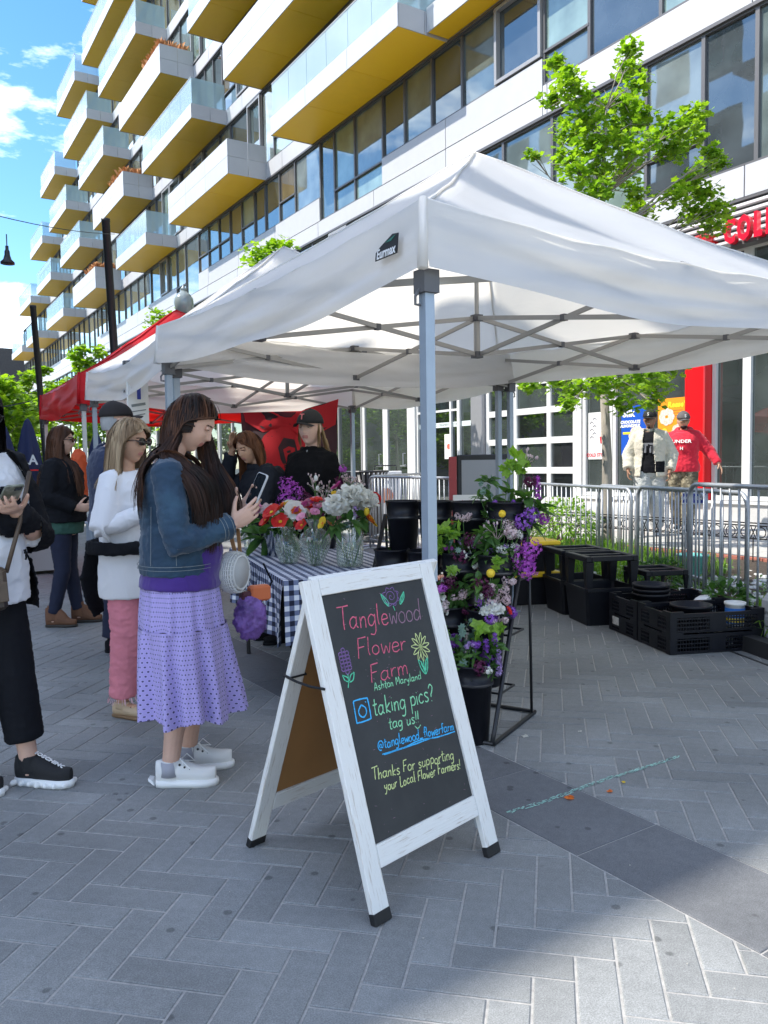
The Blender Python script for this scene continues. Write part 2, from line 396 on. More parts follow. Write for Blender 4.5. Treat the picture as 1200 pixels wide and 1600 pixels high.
# ------------------------------------------------------------------ building on the right
PHI = math.atan(0.0225)
BM = Matrix.Translation((12, 15, 0)) @ Matrix.Rotation(-PHI, 4, 'Z') @ Matrix.Translation((0, -15, 0))   # local: x = into building, y = along street
RB = random.Random(5)
panel_m = mat('silver_panel', (0.50, 0.505, 0.515), 0.42, metal=0.05, var=0.035, nscale=1.5, obvar=0.035)
soffit_m = mat('yellow_soffit', (1.0, 0.60, 0.02), 0.38, var=0.03, nscale=2, obvar=0.03)
mull_m = mat('dark_frame', (0.13, 0.128, 0.13), 0.4, metal=0.3)
case_m = mat('window_frame_grey', (0.33, 0.33, 0.33), 0.4, metal=0.3)
joint_m = mat('wall_core', (0.10, 0.10, 0.105), 0.8, var=0.1)
def glassmat(name, cols, rough=0.02):
    """window pane: dark room and blinds tones behind a mirror-like sheet; tone differs from pane to pane"""
    M = bpy.data.materials.new(name); M.use_nodes = True; MATS[name] = M
    nt = M.node_tree; N = nt.nodes; L = nt.links; b = N['Principled BSDF']
    oi = N.new('ShaderNodeObjectInfo'); r = N.new('ShaderNodeValToRGB'); r.color_ramp.interpolation = 'CONSTANT'
    els = r.color_ramp.elements
    while len(els) < len(cols): els.new(0.5)
    for i, c in enumerate(cols): els[i].position = i/len(cols); els[i].color = tuple(c)+(1,)
    L.new(oi.outputs['Random'], r.inputs[0])
    tc = N.new('ShaderNodeTexCoord'); ns = N.new('ShaderNodeTexNoise'); ns.inputs['Scale'].default_value = 1.1; ns.inputs['Detail'].default_value = 3
    L.new(tc.outputs['Object'], ns.inputs[0]); mr = N.new('ShaderNodeMapRange'); mr.inputs[1].default_value = .35; mr.inputs[2].default_value = .65; mr.inputs[3].default_value = .65; mr.inputs[4].default_value = 1.25
    L.new(ns.outputs[0], mr.inputs[0]); h = N.new('ShaderNodeHueSaturation'); L.new(r.outputs[0], h.inputs['Color']); L.new(mr.outputs[0], h.inputs['Value'])
    L.new(h.outputs[0], b.inputs['Base Color']); b.inputs['Roughness'].default_value = 0.6; b.inputs['Specular IOR Level'].default_value = 0
    g = N.new('ShaderNodeBsdfGlossy'); g.inputs['Roughness'].default_value = rough; g.inputs['Color'].default_value = (.88, .97, .96, 1)
    bp = N.new('ShaderNodeBump'); bp.inputs['Strength'].default_value = 0.12; bp.inputs['Distance'].default_value = 0.02
    n2 = N.new('ShaderNodeTexNoise'); n2.inputs['Scale'].default_value = 0.8; L.new(tc.outputs['Object'], n2.inputs[0]); L.new(n2.outputs[0], bp.inputs['Height']); L.new(bp.outputs[0], g.inputs['Normal'])
    fr = N.new('ShaderNodeFresnel'); fr.inputs['IOR'].default_value = 1.58
    mr2 = N.new('ShaderNodeMapRange'); mr2.inputs[2].default_value = .5; mr2.inputs[3].default_value = 0.05; mr2.inputs[4].default_value = 0.95; L.new(fr.outputs[0], mr2.inputs[0])
    mx = N.new('ShaderNodeMixShader'); L.new(mr2.outputs[0], mx.inputs[0]); L.new(b.outputs[0], mx.inputs[1]); L.new(g.outputs[0], mx.inputs[2])
    L.new(mx.outputs[0], N['Material Output'].inputs[0])
    return M
pane_m = glassmat('window_glass', [(.09, .115, .115), (.15, .195, .18), (.06, .075, .08), (.22, .30, .26), (.12, .15, .145), (.17, .20, .195), (.13, .105, .07), (.055, .065, .07)])
shop_m = glassmat('shop_glass', [(.012, .014, .014), (.03, .036, .034), (.05, .06, .056), (.02, .02, .022)])
def railglass():
    M = bpy.data.materials.new('balcony_glass'); M.use_nodes = True; nt = M.node_tree; N = nt.nodes; L = nt.links; b = N['Principled BSDF']
    b.inputs['Base Color'].default_value = (.58, .74, .80, 1); b.inputs['Roughness'].default_value = 0.06; b.inputs['Specular IOR Level'].default_value = .9
    t = N.new('ShaderNodeBsdfTransparent'); t.inputs[0].default_value = (.88, .95, .96, 1); mx = N.new('ShaderNodeMixShader'); mx.inputs[0].default_value = .40
    L.new(t.outputs[0], mx.inputs[1]); L.new(b.outputs[0], mx.inputs[2]); L.new(mx.outputs[0], N['Material Output'].inputs[0]); return M
rail_m = railglass(); MATS['balcony_glass'] = rail_m

bld = thing('apartment_building', 'long glass and silver panel apartment block with yellow soffit balconies over the shops', 'building')
bld.matrix_world = BM
HEADS = [5.45, 8.35, 11.22, 14.32, 17.42, 20.5, 23.6, 26.7]
ENDS = [86, 84, 82, 82, 72, 64, 56, 48]
# core of the building, stepped down towards the far end
mb = MB()
z0 = 0.0
for k in range(8):
    z1 = HEADS[k]
    mb.box((0.16 if k else .9, -6, z0), (16, ENDS[k]-.01*k, z1)); z0 = z1
mb.box((0.16, -6, 26.7), (16, 40, 29.8))
mb.build('wall', joint_m, bld)
MB().box((-.35, -6, 29.8), (16.2, 40.3, 30.2)).build('roof', panel_m, bld)

def spandrel(z0, z1, s0, s1, step=3.15, proud=0.0):
    s = s0
    while s < s1-.05:
        e = min(s+step, s1)
        MB().box((-proud, s+.012, z0+.012), (.158, e-.012, z1-.012)).build('wall_panel', panel_m, bld)
        s = e
far_win = MB(); far_pane = MB()
def frame_mb(s0, s1, z0, z1, t=.05, d0=.03, d1=.15, mb=None, mi=0):
    mb = mb or MB()
    mb.box((d0, s0, z0), (d1, s0+t, z1), mi); mb.box((d0, s1-t, z0), (d1, s1, z1), mi)
    mb.box((d0, s0+t, z0), (d1, s1-t, z0+t), mi); mb.box((d0, s0+t, z1-t), (d1, s1-t, z1), mi)
    return mb
npane = 0
def window(s0, s1, z0, z1, case=False, low=False, far=False):
    """one glazed bay; z1 = head, z0 = sill"""
    global npane
    t = .035
    if far:
        t = .02; frame_mb(s0, s1, z0, z1, t, mb=far_win); far_pane.box((.09, s0+t, z0+t), (.12, s1-t, z1-t)); return
    mb = frame_mb(s0, s1, z0, z1, t)
    zs = [(z0, z1)]
    if low:
        zm = z0+.62; mb.box((.02, s0, zm), (.149, s1, zm+.05)); zs = [(z0, zm), (zm+.05, z1)]
    f = mb.build('window', mull_m, bld)
    for a, b in zs:
        MB().box((.085, s0+t, a+(t if a == z0 else 0)), (.11, s1-t, b-(t if b == z1 else 0))).build('pane', pane_m, f)
    if case:
        a, b = zs[-1]
        frame_mb(s0+.03, s1-.03, a+.03, b-.03, .075, -.035, .08).build('casement', case_m, f)
# rows of windows between head[k] (top) and sill
def row(k, s0, s1, sillf, indiv_to=38, big=False):
    s = s0; zt = HEADS[k]-.06
    MB().box((-.02, s0, HEADS[k]-.058), (.157, s1, HEADS[k]-.002)).build('head_flashing', mull_m, bld)
    while s < s1-.3:
        r = RB.random(); wdt = RB.choice([.95, 1.2, 1.2, 1.5, 1.75]) if not big else RB.choice([1.05, 1.2, 1.65])
        e = min(s+wdt, s1)
        if s1-e < .5: e = s1
        sill = sillf((s+e)/2)
        window(s, e, sill, zt, case=(.22 < r < .47), low=(r > .72), far=s > indiv_to)
        s = e
# first storey band: big panes at right, edges measured
zt = 8.29
for a, b, low in ((-2, 0, 0), (0, 2, 0), (2, 3.6, 0), (3.6, 5.2, 0), (5.2, 7.43, 0), (7.43, 8.39, 0), (8.39, 9.56, 1), (9.56, 10.75, 1), (10.75, 11.9, 0)):
    window(a, b, 5.95, zt, low=bool(low))
MB().box((-.02, -6, 8.292), (.157, 84, 8.348)).build('head_flashing', mull_m, bld)
s = 11.9
while s < 84:
    e = s+RB.choice([.9, 1.15, 1.5, 1.8]); r = RB.random(); e = min(e, 84)
    window(s, e, 5.95, zt, case=r < .3, low=r > .75, far=s > 40); s = e
spandrel(5.45, 5.95, -6, 84, 3.4)
def sill1(s):
    if s < 12.13: return 8.96
    if 18.3 < s < 21.9 or 33 < s < 36 or 52 < s < 56: return 8.8
    return 9.5
# spandrel course 1, upper course only where the sill is high
spandrel(8.35, 8.80, 12.13, 82, 3.3)
spandrel(8.35, 8.95, -6, 12.13, 4.5)
for a, b in ((12.13, 18.3), (21.9, 33), (36, 52), (56, 82)): spandrel(8.80, 9.5, a, b, 3.3)
row(2, -2, 12.13, sill1, big=True)
for a, b in ((12.13, 18.3), (18.3, 21.9), (21.9, 33), (33, 36), (36, 52), (52, 56), (56, 82)): row(2, a, b, sill1)
for k, lo in ((3, 11.22), (4, 14.32), (5, 17.42), (6, 20.5), (7, 23.6)):
    spandrel(lo, lo+.55, 8, ENDS[k], 3.3)
    row(k, 8 if k < 5 else 14, ENDS[k], lambda s, lo=lo: lo+.56, indiv_to=40 if k < 5 else 34)
far_win.build('far_window_frames', mull_m, bld, kind='stuff'); far_pane.build('far_panes', pane_m, bld, kind='stuff')
# balconies
grass_m = mat('dry_grass', (0.52, 0.24, 0.09), 0.8, var=0.2)
def balcony(s0, s1, z, dep=1.4, tall=False, side=True, grass=False, share={}):
    """slab with yellow soffit; s0 near end, s1 far end, z = soffit height"""
    fh = 1.12 if tall else 0.5
    b = MB().box((-dep+.06, s0+.06, z+.03), (-.004, s1-.06, z+.34)).build('balcony', joint_m, bld)
    n = max(1, round((s1-s0)/2.4)); st = (s1-s0)/n
    for i in range(n):
        a, e = s0+i*st+.006, s0+(i+1)*st-.006
        MB().box((-dep+.03, a, z), (-.003, e, z+.028)).build('soffit_panel', soffit_m, b)
        hs = [(z-.02, z+fh)] if not tall else [(z-.02, z+.55), (z+.56, z+fh)]
        for lo, hi in hs: MB().box((-dep, a, lo), (-dep+.028, e, hi)).build('fascia_panel', panel_m, b)
    hs = [(z-.02, z+fh)] if not tall else [(z-.02, z+.55), (z+.56, z+fh)]
    for sy in (s0, s1-.028):
        for lo, hi in hs:
            MB().box((-dep+.032, sy, lo), (-dep*.48, sy+.028, hi)).build('fascia_panel', panel_m, b)
            MB().box((-dep*.47, sy, lo), (-.003, sy+.028, hi)).build('fascia_panel', panel_m, b)
    if not tall:
        zt = z+fh+.01; n = max(2, round((s1-s0)/1.25)); st = (s1-s0-.1)/n
        for i in range(n):
            MB().box((-dep+.05, s0+.05+i*st+.008, zt-.1), (-dep+.065, s0+.05+(i+1)*st-.008, zt+.95)).build('glass_panel', rail_m, b)
        for sy in (s0+.05, s1-.065):
            MB().box((-dep+.07, sy, zt-.1), (-.06, sy+.015, zt+.95)).build('glass_panel', rail_m, b)
        MB().box((-dep+.04, s0+.04, zt+.952), (-dep+.075, s1-.04, zt+.975)).build('handrail', panel_m, b)
    if grass:
        g = MB(); rr = random.Random(int(s0*10))
        for q in range(420):
            y = rr.uniform(s0+.1, s0+min(2.6, s1-s0)); x = -dep+rr.uniform(.05, .3)
            if rr.random() < .35: y = s0+.1+rr.random()*.2; x = -dep+rr.uniform(.05, 1.2)
            h = rr.uniform(.15, .42); a = rr.uniform(0, 6.28); l = rr.uniform(.03, .3)
            g.add([(x-.006, y, z+fh-.1), (x+.006, y+.01, z+fh-.1), (x+cos(a)*l*.5, y+sin(a)*l*.5, z+fh+h*.8-.05), (x+cos(a)*l, y+sin(a)*l, z+fh+h*.75)], [(0, 1, 2), (0, 2, 3)])
        g.build('planter_grass', grass_m, b, kind='stuff')
bal = {0: (11.22, [(15.3, 22.3, 0), (25.8, 32.4, 1), (35.7, 41.1, 0), (45.6, 51.7, 1), (54.9, 61.2, 0), (64.7, 70.7, 0), (73, 79.3, 0)]),
       1: (14.32, [(18.6, 26.0, 1), (29.3, 36.0, 0), (39.2, 45.7, 1), (49.3, 55.3, 0), (58.8, 64.7, 0), (67.6, 74, 0)]),
       2: (17.42, [(22.6, 29.5, 0), (32.9, 39.6, 1), (42.9, 49.0, 0), (52.8, 58.7, 0), (61.5, 67, 0)]),
       3: (20.5, [(25.7, 32, 0), (36.3, 43.5, 0), (46.3, 53, 0), (56, 61.5, 0)]),
       4: (23.6, [(28, 36, 1), (38.3, 47, 0), (49, 54.6, 0)]),
       5: (26.7, [(32, 39, 0), (41, 46.5, 0)])}
for r_, (z, L_) in bal.items():
    for s0, s1, tall in L_: balcony(s0, s1, z+.0, 1.4, bool(tall), grass=bool(tall) and s0 > 30)
# shallower ledge that carries on from the nearest balcony
def ledge(s0, s1, z, dep=.62):
    b = MB().box((-dep+.04, s0, z+.04), (-.004, s1, z+.5)).build('ledge', joint_m, bld)
    n = max(1, round((s1-s0)/2.4)); st = (s1-s0)/n
    for i in range(n):
        MB().box((-dep+.03, s0+i*st+.006, z+.008), (-.003, s0+(i+1)*st-.006, z+.038)).build('soffit_panel', soffit_m, b)
        MB().box((-dep, s0+i*st+.006, z-.01), (-dep+.028, s0+(i+1)*st-.006, z+.55)).build('fascia_panel', panel_m, b)
ledge(9, 15.28, 11.24); ledge(10, 18.58, 14.33); ledge(22.35, 25.78, 14.33+0*1, .5) if False else None
# lamps seen behind the upper windows are left out

# ---- shop fronts: plinth, frames, glass
stone_m = mat('plinth_stone', (0.50, 0.49, 0.47), 0.7, var=0.06, nscale=4)
wf_m = mat('white_shop_frame', (0.66, 0.66, 0.64), 0.4, var=0.03)
gcol_m = mat('grey_column', (0.30, 0.30, 0.31), 0.45, metal=0.3, var=0.05)
redc_m = mat('red_column', (0.72, 0.008, 0.012), 0.28, coat=0.4)
for a in range(-4, 12, 2): MB().box((-.10, a+.008, .0), (.6, a+2-.008, .62)).build('plinth_block', stone_m, bld)
MB().box((-.14, -4, .625), (.6, 11.05, .67)).build('sill', wf_m, bld)
def shopwin(s0, s1, z0, z1, fr=wf_m, t=.07, mid=(), vs=()):
    mb = frame_mb(s0, s1, z0, z1, t, -.03, .12)
    for zz in mid: mb.box((-.025, s0+t, zz-.025), (.115, s1-t, zz+.025))
    for ss in vs: mb.box((-.028, ss-.03, z0+t), (.118, ss+.03, z1-t))
    f = mb.build('shop_window', fr, bld)
    cuts = [s0+t]+[v for v in vs]+[s1-t]
    for a, b in zip(cuts[:-1], cuts[1:]):
        MB().box((.03, a, z0+t), (.05, b, z1-t)).build('pane', shop_m, f)
shopwin(-3, 2.5, .68, 4.7, vs=(0,)); shopwin(2.5, 5.6, .68, 4.7); shopwin(5.6, 7.50, .68, 4.7)
shopwin(7.50, 8.12, .68, 4.7)
shopwin(8.55, 10.24, .68, 4.7)
shopwin(10.26, 11.0, .68, 4.7)
MB().bbox((-.22, 8.13, .66), (.2, 8.52, 5.0), .02).build('red_column', redc_m, bld)
MB().box((-.06, 11.02, .25), (.3, 11.2, 4.85)).build('garage_jamb', wf_m, bld)
# sectional garage door with glazed panels
gd = MB(); cols_ = [11.22, 11.96, 13.0, 13.93]; rows_ = [.25, .54, 1.17, 1.79, 2.42, 3.03, 3.66, 4.3]
for c in cols_: gd.box((-.02, c-.055, .25), (.1, c+.055, 4.36))
for z in rows_: 
    for a, b in zip(cols_[:-1], cols_[1:]): gd.box((-.018, a+.055, z-.065), (.098, b-.055, z+.065))
g = gd.build('garage_door', wf_m, bld)
for a, b in zip(cols_[:-1], cols_[1:]):
    for c, d in zip(rows_[:-1], rows_[1:]): MB().box((.03, a+.05, c+.06), (.05, b-.05, d-.06)).build('pane', shop_m, g)
MB().bbox((-.12, 14.0, .25), (.3, 14.42, 4.85), .015).build('grey_column', gcol_m, bld)
# entrance doors and side lights
shopwin(14.45, 15.0, .25, 4.7, t=.05); shopwin(15.0, 16.75, .25, 4.7, mid=(2.62,), vs=(15.32,), t=.05)
MB().box((-.08, 16.77, .25), (.25, 17.08, 4.85)).build('door_jamb', wf_m, bld)
for a, b in ((17.1, 18.28), (18.3, 19.5)):
    d = frame_mb(a, b, .27, 4.6, .11, -.02, .08).build('entrance_door', wf_m, bld)
    MB().box((.02, a+.11, .38), (.04, b-.11, 4.49)).build('pane', shop_m, d)
    hs = a+.2
    hm = MB(); hm.tube([(-.02, hs, 1.32), (-.1, hs, 1.32), (-.1, hs, 1.62), (-.02, hs, 1.62)], .013, 8); hm.box((-.035, hs-.02, 1.28), (-.02, hs+.25, 1.31)); hm.build('handle', galv, d)
for i in range(22):
    a = 19.52+i*2.9
    shopwin(a, a+2.85, .27, 4.6, fr=(wf_m if i % 2 else case_m), vs=(a+1.4,), t=.08)
# thin printed line across the side lights
prt = mat('etched_lettering', (0.62, 0.68, 0.66), 0.6)
MB().box((.0255, 14.55, 2.22), (.0285, 16.7, 2.34)).build('etched_band', prt, bld)
dkt = mat('dark_lettering', (0.2, 0.22, 0.22), 0.6)
def FM(s, u, z): return frame((u, s, z), (0, -1, 0), (0, 0, 1))       # lettering plane on the facade, read from the street
text('band_lettering', 'GELATO · CREAMERY · ICE CREAM', .085, dkt, bld, FM(15.6, .024, 2.28), extrude=.0008)
# white poster in the side light
MB().box((.018, 15.28, 1.45), (.0235, 15.62, 2.05)).build('paper_notice', mat('paper', (.75, .74, .71), .8), bld)
MB().lathe([(0, 0), (.07, .0), (.07, .002), (0, .002)], seg=12, M=Matrix.Translation((.016, 15.45, 1.75)) @ Matrix.Rotation(-pi/2, 4, 'Y')).build('notice_print', mat('print_red', (.6, .12, .08), .7), bld)
# louvres and fascia above the ice cream shop
lv = mat('louvre_white', (0.66, 0.66, 0.66), 0.4)
MB().box((.1, -6, 4.72), (.5, 9.6, 5.44)).build('louvre_box', mull_m, bld)
for i in range(6): MB().box((-.02, -6, 4.80+i*.105), (.09, 9.58, 4.84+i*.105), M=None).build('louvre_slat', lv, bld)
MB().box((-.02, -6, 5.405), (.12, 9.6, 5.448)).build('louvre_head', mull_m, bld)
MB().box((-.03, 9.62, 4.72), (.5, 84, 5.44)).build('shop_fascia', panel_m, bld)
red_let = mat('red_letters', (0.70, 0.006, 0.03), 0.3, coat=0.5); red_side = mat('red_letter_sides', (0.10, 0.004, 0.01), 0.4)
x = 7.73
for ch, wd in (('C', .235), ('O', .25), ('L', .21), ('D', .25)):
    o = text('sign_letter', ch, .50, red_let, bld, FM(x-wd/2, -.30, 4.86), extrude=.05, bold=.022, sx=.56)
    x -= wd
MB().box((-.24, 5.9, 4.66), (-.02, 8.2, 4.72)).build('sign_rail', mull_m, bld)

# posters in the shop windows
def poster(s, z0, z1, wdt, colr, nm):
    m_ = mat('poster_'+nm, colr, .45)
    return MB().box((.012, s-wdt/2, z0), (.026, s+wdt/2, z1)).build('poster', m_, bld)
def fl(parent, s, z, txt, size, c, **kw): return text('print_lettering', txt, size, c, parent, FM(s, .0085, z), extrude=.001, **kw)
pw = mat('print_white', (.78, .78, .76), .6); pred = mat('print_dark_red', (.55, .03, .05), .6); pyel = mat('print_yellow', (.85, .62, .02), .6); pbr = mat('print_brown', (.22, .09, .05), .6)
ice1 = mat('print_ice_cream', (.62, .42, .33), .8, col2=(.78, .66, .55), nscale=28, c2pos=(.4, .6)); pgrey = mat('print_grey', (.2, .2, .22), .7)
def disc(parent, s, z, r, m_, dx=.0, sz=1.0): MB().lathe([(0.001, 0), (r, 0), (r, .0015), (.001, .0015)], seg=20, M=Matrix.Translation((.0105-dx, s, z)) @ Matrix.Diagonal((1, 1, sz, 1)) @ Matrix.Rotation(-pi/2, 4, 'Y')).build('print_shape', m_, parent)
p = poster(9.77, 1.45, 2.35, .60, (.008, .075, .42), 'blue')
fl(p, 9.90, 2.21, 'Silk', .20, pw, bold=.006); fl(p, 9.86, 2.05, 'CHOCOLATE', .075, pw, bold=.004, shear=.15); fl(p, 9.86, 1.98, 'ALMONDMILK', .07, pw, bold=.004, shear=.15)
for q in range(7): disc(p, 9.70+.11*cos(q*.9), 1.80+.09*sin(q*.9), .085, ice1, .0006*q)
MB().prism([(-.12, 0), (.12, 0), (.17, .22), (-.17, .22)], 0, .002, M=FM(9.69, .004, 1.50)).build('print_shape', mat('print_cup', (.6, .05, .08), .6), p)
MB().box((.0085, 9.86, 1.83), (.0105, 10.03, 1.87)).build('print_shape', pyel, p)
p = poster(8.93, 1.41, 2.42, .62, (.80, .28, .015), 'orange')
fl(p, 8.83, 2.30, "Reese's", .135, pyel, bold=.006, shear=.15)
for k_ in range(3): MB().box((.0085, 8.72, 2.20-k_*.045), (.0105, 8.96, 2.207-k_*.045)).build('print_line', pbr, p)
for q in range(8): disc(p, 9.05+.10*cos(q*.8), 2.10+.09*sin(q*.8), .065, ice1, .0006*q)
for q in range(8): disc(p, 8.80+.09*cos(q*.8), 1.82+.09*sin(q*.8), .065, ice1, .0006*q)
disc(p, 9.1, 1.84, .06, pyel); disc(p, 8.72, 1.58, .07, pyel, .0, .7)
p = poster(10.62, 1.38, 2.28, .54, (.70, .69, .67), 'white')
for q in range(6):
    MB().prism([(-.05, 0), (0, .035), (.05, 0), (.05, .022), (0, .057), (-.05, .022)], 0, .0015, M=FM(10.80-.07*(q % 2), .009, 1.78+.07*q)).build('print_shape', pgrey, p)
MB().prism([(-.08, 0), (.08, 0), (.10, .13), (-.10, .13)], 0, .0015, M=FM(10.5, .009, 1.68)).build('print_shape', pred, p)
disc(p, 10.5, 1.85, .09, ice1)
fl(p, 10.66, 1.46, 'COLD STONE', .088, pred, bold=.003)

# darker building beyond the end of the block
b2 = thing('dark_building', 'dark low building with struts at the far end of the street', 'building', (0, 0, 0))
dk = mat('dark_cladding', (0.07, 0.065, 0.06), 0.7, var=.2); lw = mat('light_lintel', (.45, .45, .44), .6)
MB().box((12, 92, 0), (30, 140, 14)).build('wall', dk, b2)
MB().box((6, 100, 13.99), (31, 142, 14.8)).build('roof', lw, b2)
for k in range(14):
    MB().box((11.9, 93+k*3.2, 1), (11.98, 93.4+k*3.2, 12)).build('column', lw, b2)
    MB().box((11.93, 93.45+k*3.2, 5), (11.99, 96.1+k*3.2, 8)).build('window', pane_m, b2)
# building across the street (only seen mirrored in the glass, and it shades the plaza)
ob = thing('apartment_building', 'pale apartment block across the street mirrored in the windows', 'building', (0, 0, 0))
obm = mat('pale_cladding', (0.30, 0.30, 0.31), .7, var=.08, nscale=.5)
HB = 14.0; XE = 3.78-.72*HB; YE = 1.52+.37*HB
MB().box((XE-14, YE, 0), (XE, 62, HB)).build('wall', obm, ob)
ow = MB(); og = MB()
for k in range(6):
    for j in range(20):
        y_ = YE+1+j*2.6; z_ = 1.2+k*3.2
        og.box((XE+.002, y_, z_), (XE+.03, y_+1.7, z_+1.8)); ow.box((XE+.004, y_+.82, z_), (XE+.05, y_+.88, z_+1.8))
        if (j+k) % 3 == 0: ow.box((XE, y_-.2, z_-.75), (XE+1.2, y_+2.2, z_-.45))
og.build('window_panes', pane_m, ob, kind='stuff'); ow.build('window_bars_and_balconies', case_m, ob, kind='stuff')
# ------------------------------------------------------------------ canopies
canvas_m = translucent('white_canvas', (0.76, 0.77, 0.79), (0.95, 0.90, 0.80), 0.50, 0.5)
redcanvas_m = translucent('red_canvas', (0.60, 0.012, 0.02), (0.85, 0.02, 0.015), 0.4, 0.45)
leg_m = mat('grey_tent_steel', (0.30, 0.355, 0.42), 0.38, metal=0.25, var=0.05); truss_m = mat('tent_truss', (0.33, 0.315, 0.29), 0.4, metal=0.3)
bracket_m = mat('dark_bracket', (0.10, 0.10, 0.105), 0.5)
S = 3.05
def canopy(name, label, M, cm, zt=2.315, zb=2.06, peak=3.29, legs=True, lm=leg_m, seed=1, sag=.05, esag=.055):
    t = thing(name, label, 'canopy tent', group='pop-up canopies'); t.matrix_world = M
    rn = random.Random(seed); n = 36; h = S/2
    def H(u, v):
        q = 1-max(abs(u), abs(v)); mn = min(abs(u), abs(v)); mxx = max(abs(u), abs(v)) or 1
        z = zt+(peak-zt)*(q**1.12)
        # cloth sinks between the hips and creases near the eaves
        z -= .055*sin(pi*q)*(1-(mn/mxx)**2)
        z += .022*noise.noise(Vector((u*3+seed*9, v*3, 1)))*sin(pi*min(1, q*1.15))+.008*noise.noise(Vector((u*9+seed*9, v*9, 4)))*(1-abs(q-.5))
        z += .010*sin(18*(abs(u) if abs(u) < abs(v) else abs(v))+seed)*(1-q)**3
        if q > .93: z -= (q-.93)**2*3
        z -= esag*(1-q)**4*(1-(mn/mxx)**2)
        return z
    mb = MB(); vs = []; fs = []
    for i in range(n+1):
        for j in range(n+1):
            u = -1+2*i/n; v = -1+2*j/n; vs.append((u*h, v*h, H(u, v)))
    for i in range(n):
        for j in range(n):
            a = i*(n+1)+j; u = -1+2*(i+.5)/n; v = -1+2*(j+.5)/n
            q4 = (a, a+n+1, a+n+2, a+1)
            if u*v > 0: fs += [(q4[0], q4[1], q4[2]), (q4[0], q4[2], q4[3])]
            else: fs += [(q4[0], q4[1], q4[3]), (q4[1], q4[2], q4[3])]
    mb.add(vs, fs); o = mb.build('canopy_top', cm, t, smooth=True)
    md = o.data
    # valance: four hanging sides with soft folds
    for side in range(4):
        mb = MB(); K = 72; rows = 14; vs = []; fs = []
        for a in range(K+1):
            s_ = a/K; edge = min(s_, 1-s_)*2
            for b in range(rows+1):
                f = b/rows
                out = .012+.030*f*(1 - .6*edge)+(.018*noise.noise(Vector((s_*7, f*1.5, side*5+seed)))*edge + .026*noise.noise(Vector((s_*3.2+f*1.2, f*4.5, side*3+seed)))*(.35+.65*edge))*(min(1, f*2.5))*1.3
                z = zt+.004-(zt-zb)*f - sag*sin(pi*s_)*0.0 + (.018*sin(s_*9+side+seed)*f*edge)
                z -= (sag*f)*sin(pi*s_)+esag*(1-(2*s_-1)**2)*(1-.5*f)
                x = (-1+2*s_)*(h+.012); 
                vs.append((x, -(h+out), z))
        for a in range(K):
            for b in range(rows):
                q = a*(rows+1)+b; fs.append((q, q+rows+1, q+rows+2, q+1))
        mb.add([Matrix.Rotation(side*pi/2, 3, 'Z') @ Vector(v) for v in vs], fs)
        mb.build('valance', cm, t, smooth=True)
    # seams along the hips and eaves
    sm = MB()
    for sx in (-1, 1):
        for sy in (-1, 1):
            pts = [(sx*h*k/14, sy*h*k/14, H(sx*k/14, sy*k/14)+.003) for k in range(15)]
            sm.tube(pts, .006, 5)
            sm.tube([(sx*(h+.014), sy*(h+.014), zt+.004), (sx*(h+.03), sy*(h+.03), zb)], [(.016, .016), (.022, .022)], 6)
    for side in range(4):
        pp = [Matrix.Rotation(side*pi/2, 3, 'Z') @ Vector(((-1+2*k/12)*h, -h-.006, H(-1+2*k/12, -1)+.002)) for k in range(13)]
        sm.tube(pp, .006, 5)
    sm.build('seam', cm, t, smooth=True)
    # frame
    zl, zh = zb-.03, zb+.20
    bars = []
    def sc(p, q, off):
        """one scissor: two crossing flat bars between p and q (xy)"""
        p = Vector(p); q = Vector(q); d = (q-p).normalized(); nrm = Vector((-d.y, d.x))*off
        for (za, zb2, s_) in ((zl, zh, 1), (zh, zl, -1)):
            m_ = MB(); m_.bar((p.x+nrm.x*s_, p.y+nrm.y*s_, za), (q.x+nrm.x*s_, q.y+nrm.y*s_, zb2), .012, .026)
            m_.build('truss_bar', truss_m, t)
        c = (p+q)/2; link('bolt_plate', bplate, t, loc=(c.x, c.y, (zl+zh)/2))
    bplate = MB().box((-.016, -.016, -.018), (.016, .016, .018)).mesh('bolt_plate', bracket_m); bnode = MB().box((-.028, -.028, -.02), (.028, .028, .02)).mesh('bracket', bracket_m); bcor = MB().box((-.035, -.035, -.045), (.035, .035, .04)).mesh('corner_bracket', bracket_m)
    c_ = h-.03
    mids = [(0, -c_), (c_, 0), (0, c_), (-c_, 0)]; cor = [(-c_, -c_), (c_, -c_), (c_, c_), (-c_, c_)]
    for k in range(4):
        a = cor[k]; b = cor[(k+1) % 4]; m0 = mids[k]
        sc(a, m0, .009); sc(m0, b, .009); sc(m0, (0, 0), .009)
    for p in mids+[(0, 0)]:
        for zz in (zl, zh): link('bracket', bnode, t, loc=(p[0], p[1], zz))
    for p in cor: link('corner_bracket', bcor, t, loc=(p[0], p[1], zl))
    MB().tube([(0, 0, zl), (0, 0, zh), (0, 0, zh+.001), (0, 0, peak-.04)], [.02, .02, .014, .014], 8).build('centre_pole', truss_m, t)
    if legs:
        for p in cor:
            l = MB().box((p[0]-.021, p[1]-.021, .9), (p[0]+.021, p[1]+.021, zl-.046)).box((p[0]-.016, p[1]-.016, .02), (p[0]+.016, p[1]+.016, .92)).build('leg', lm, t)
            MB().box((p[0]-.06, p[1]-.06, .0), (p[0]+.06, p[1]+.06, .012)).build('foot_plate', lm, l)
            MB().tube([(p[0]*1.02, p[1]*1.0, zl-.03), (p[0]*1.035, p[1], zl-.06), (p[0]*1.035, p[1], zl-.09), (p[0]*1.02, p[1], zl-.09)], .006, 6).build('latch', bracket_m, l)
    return t
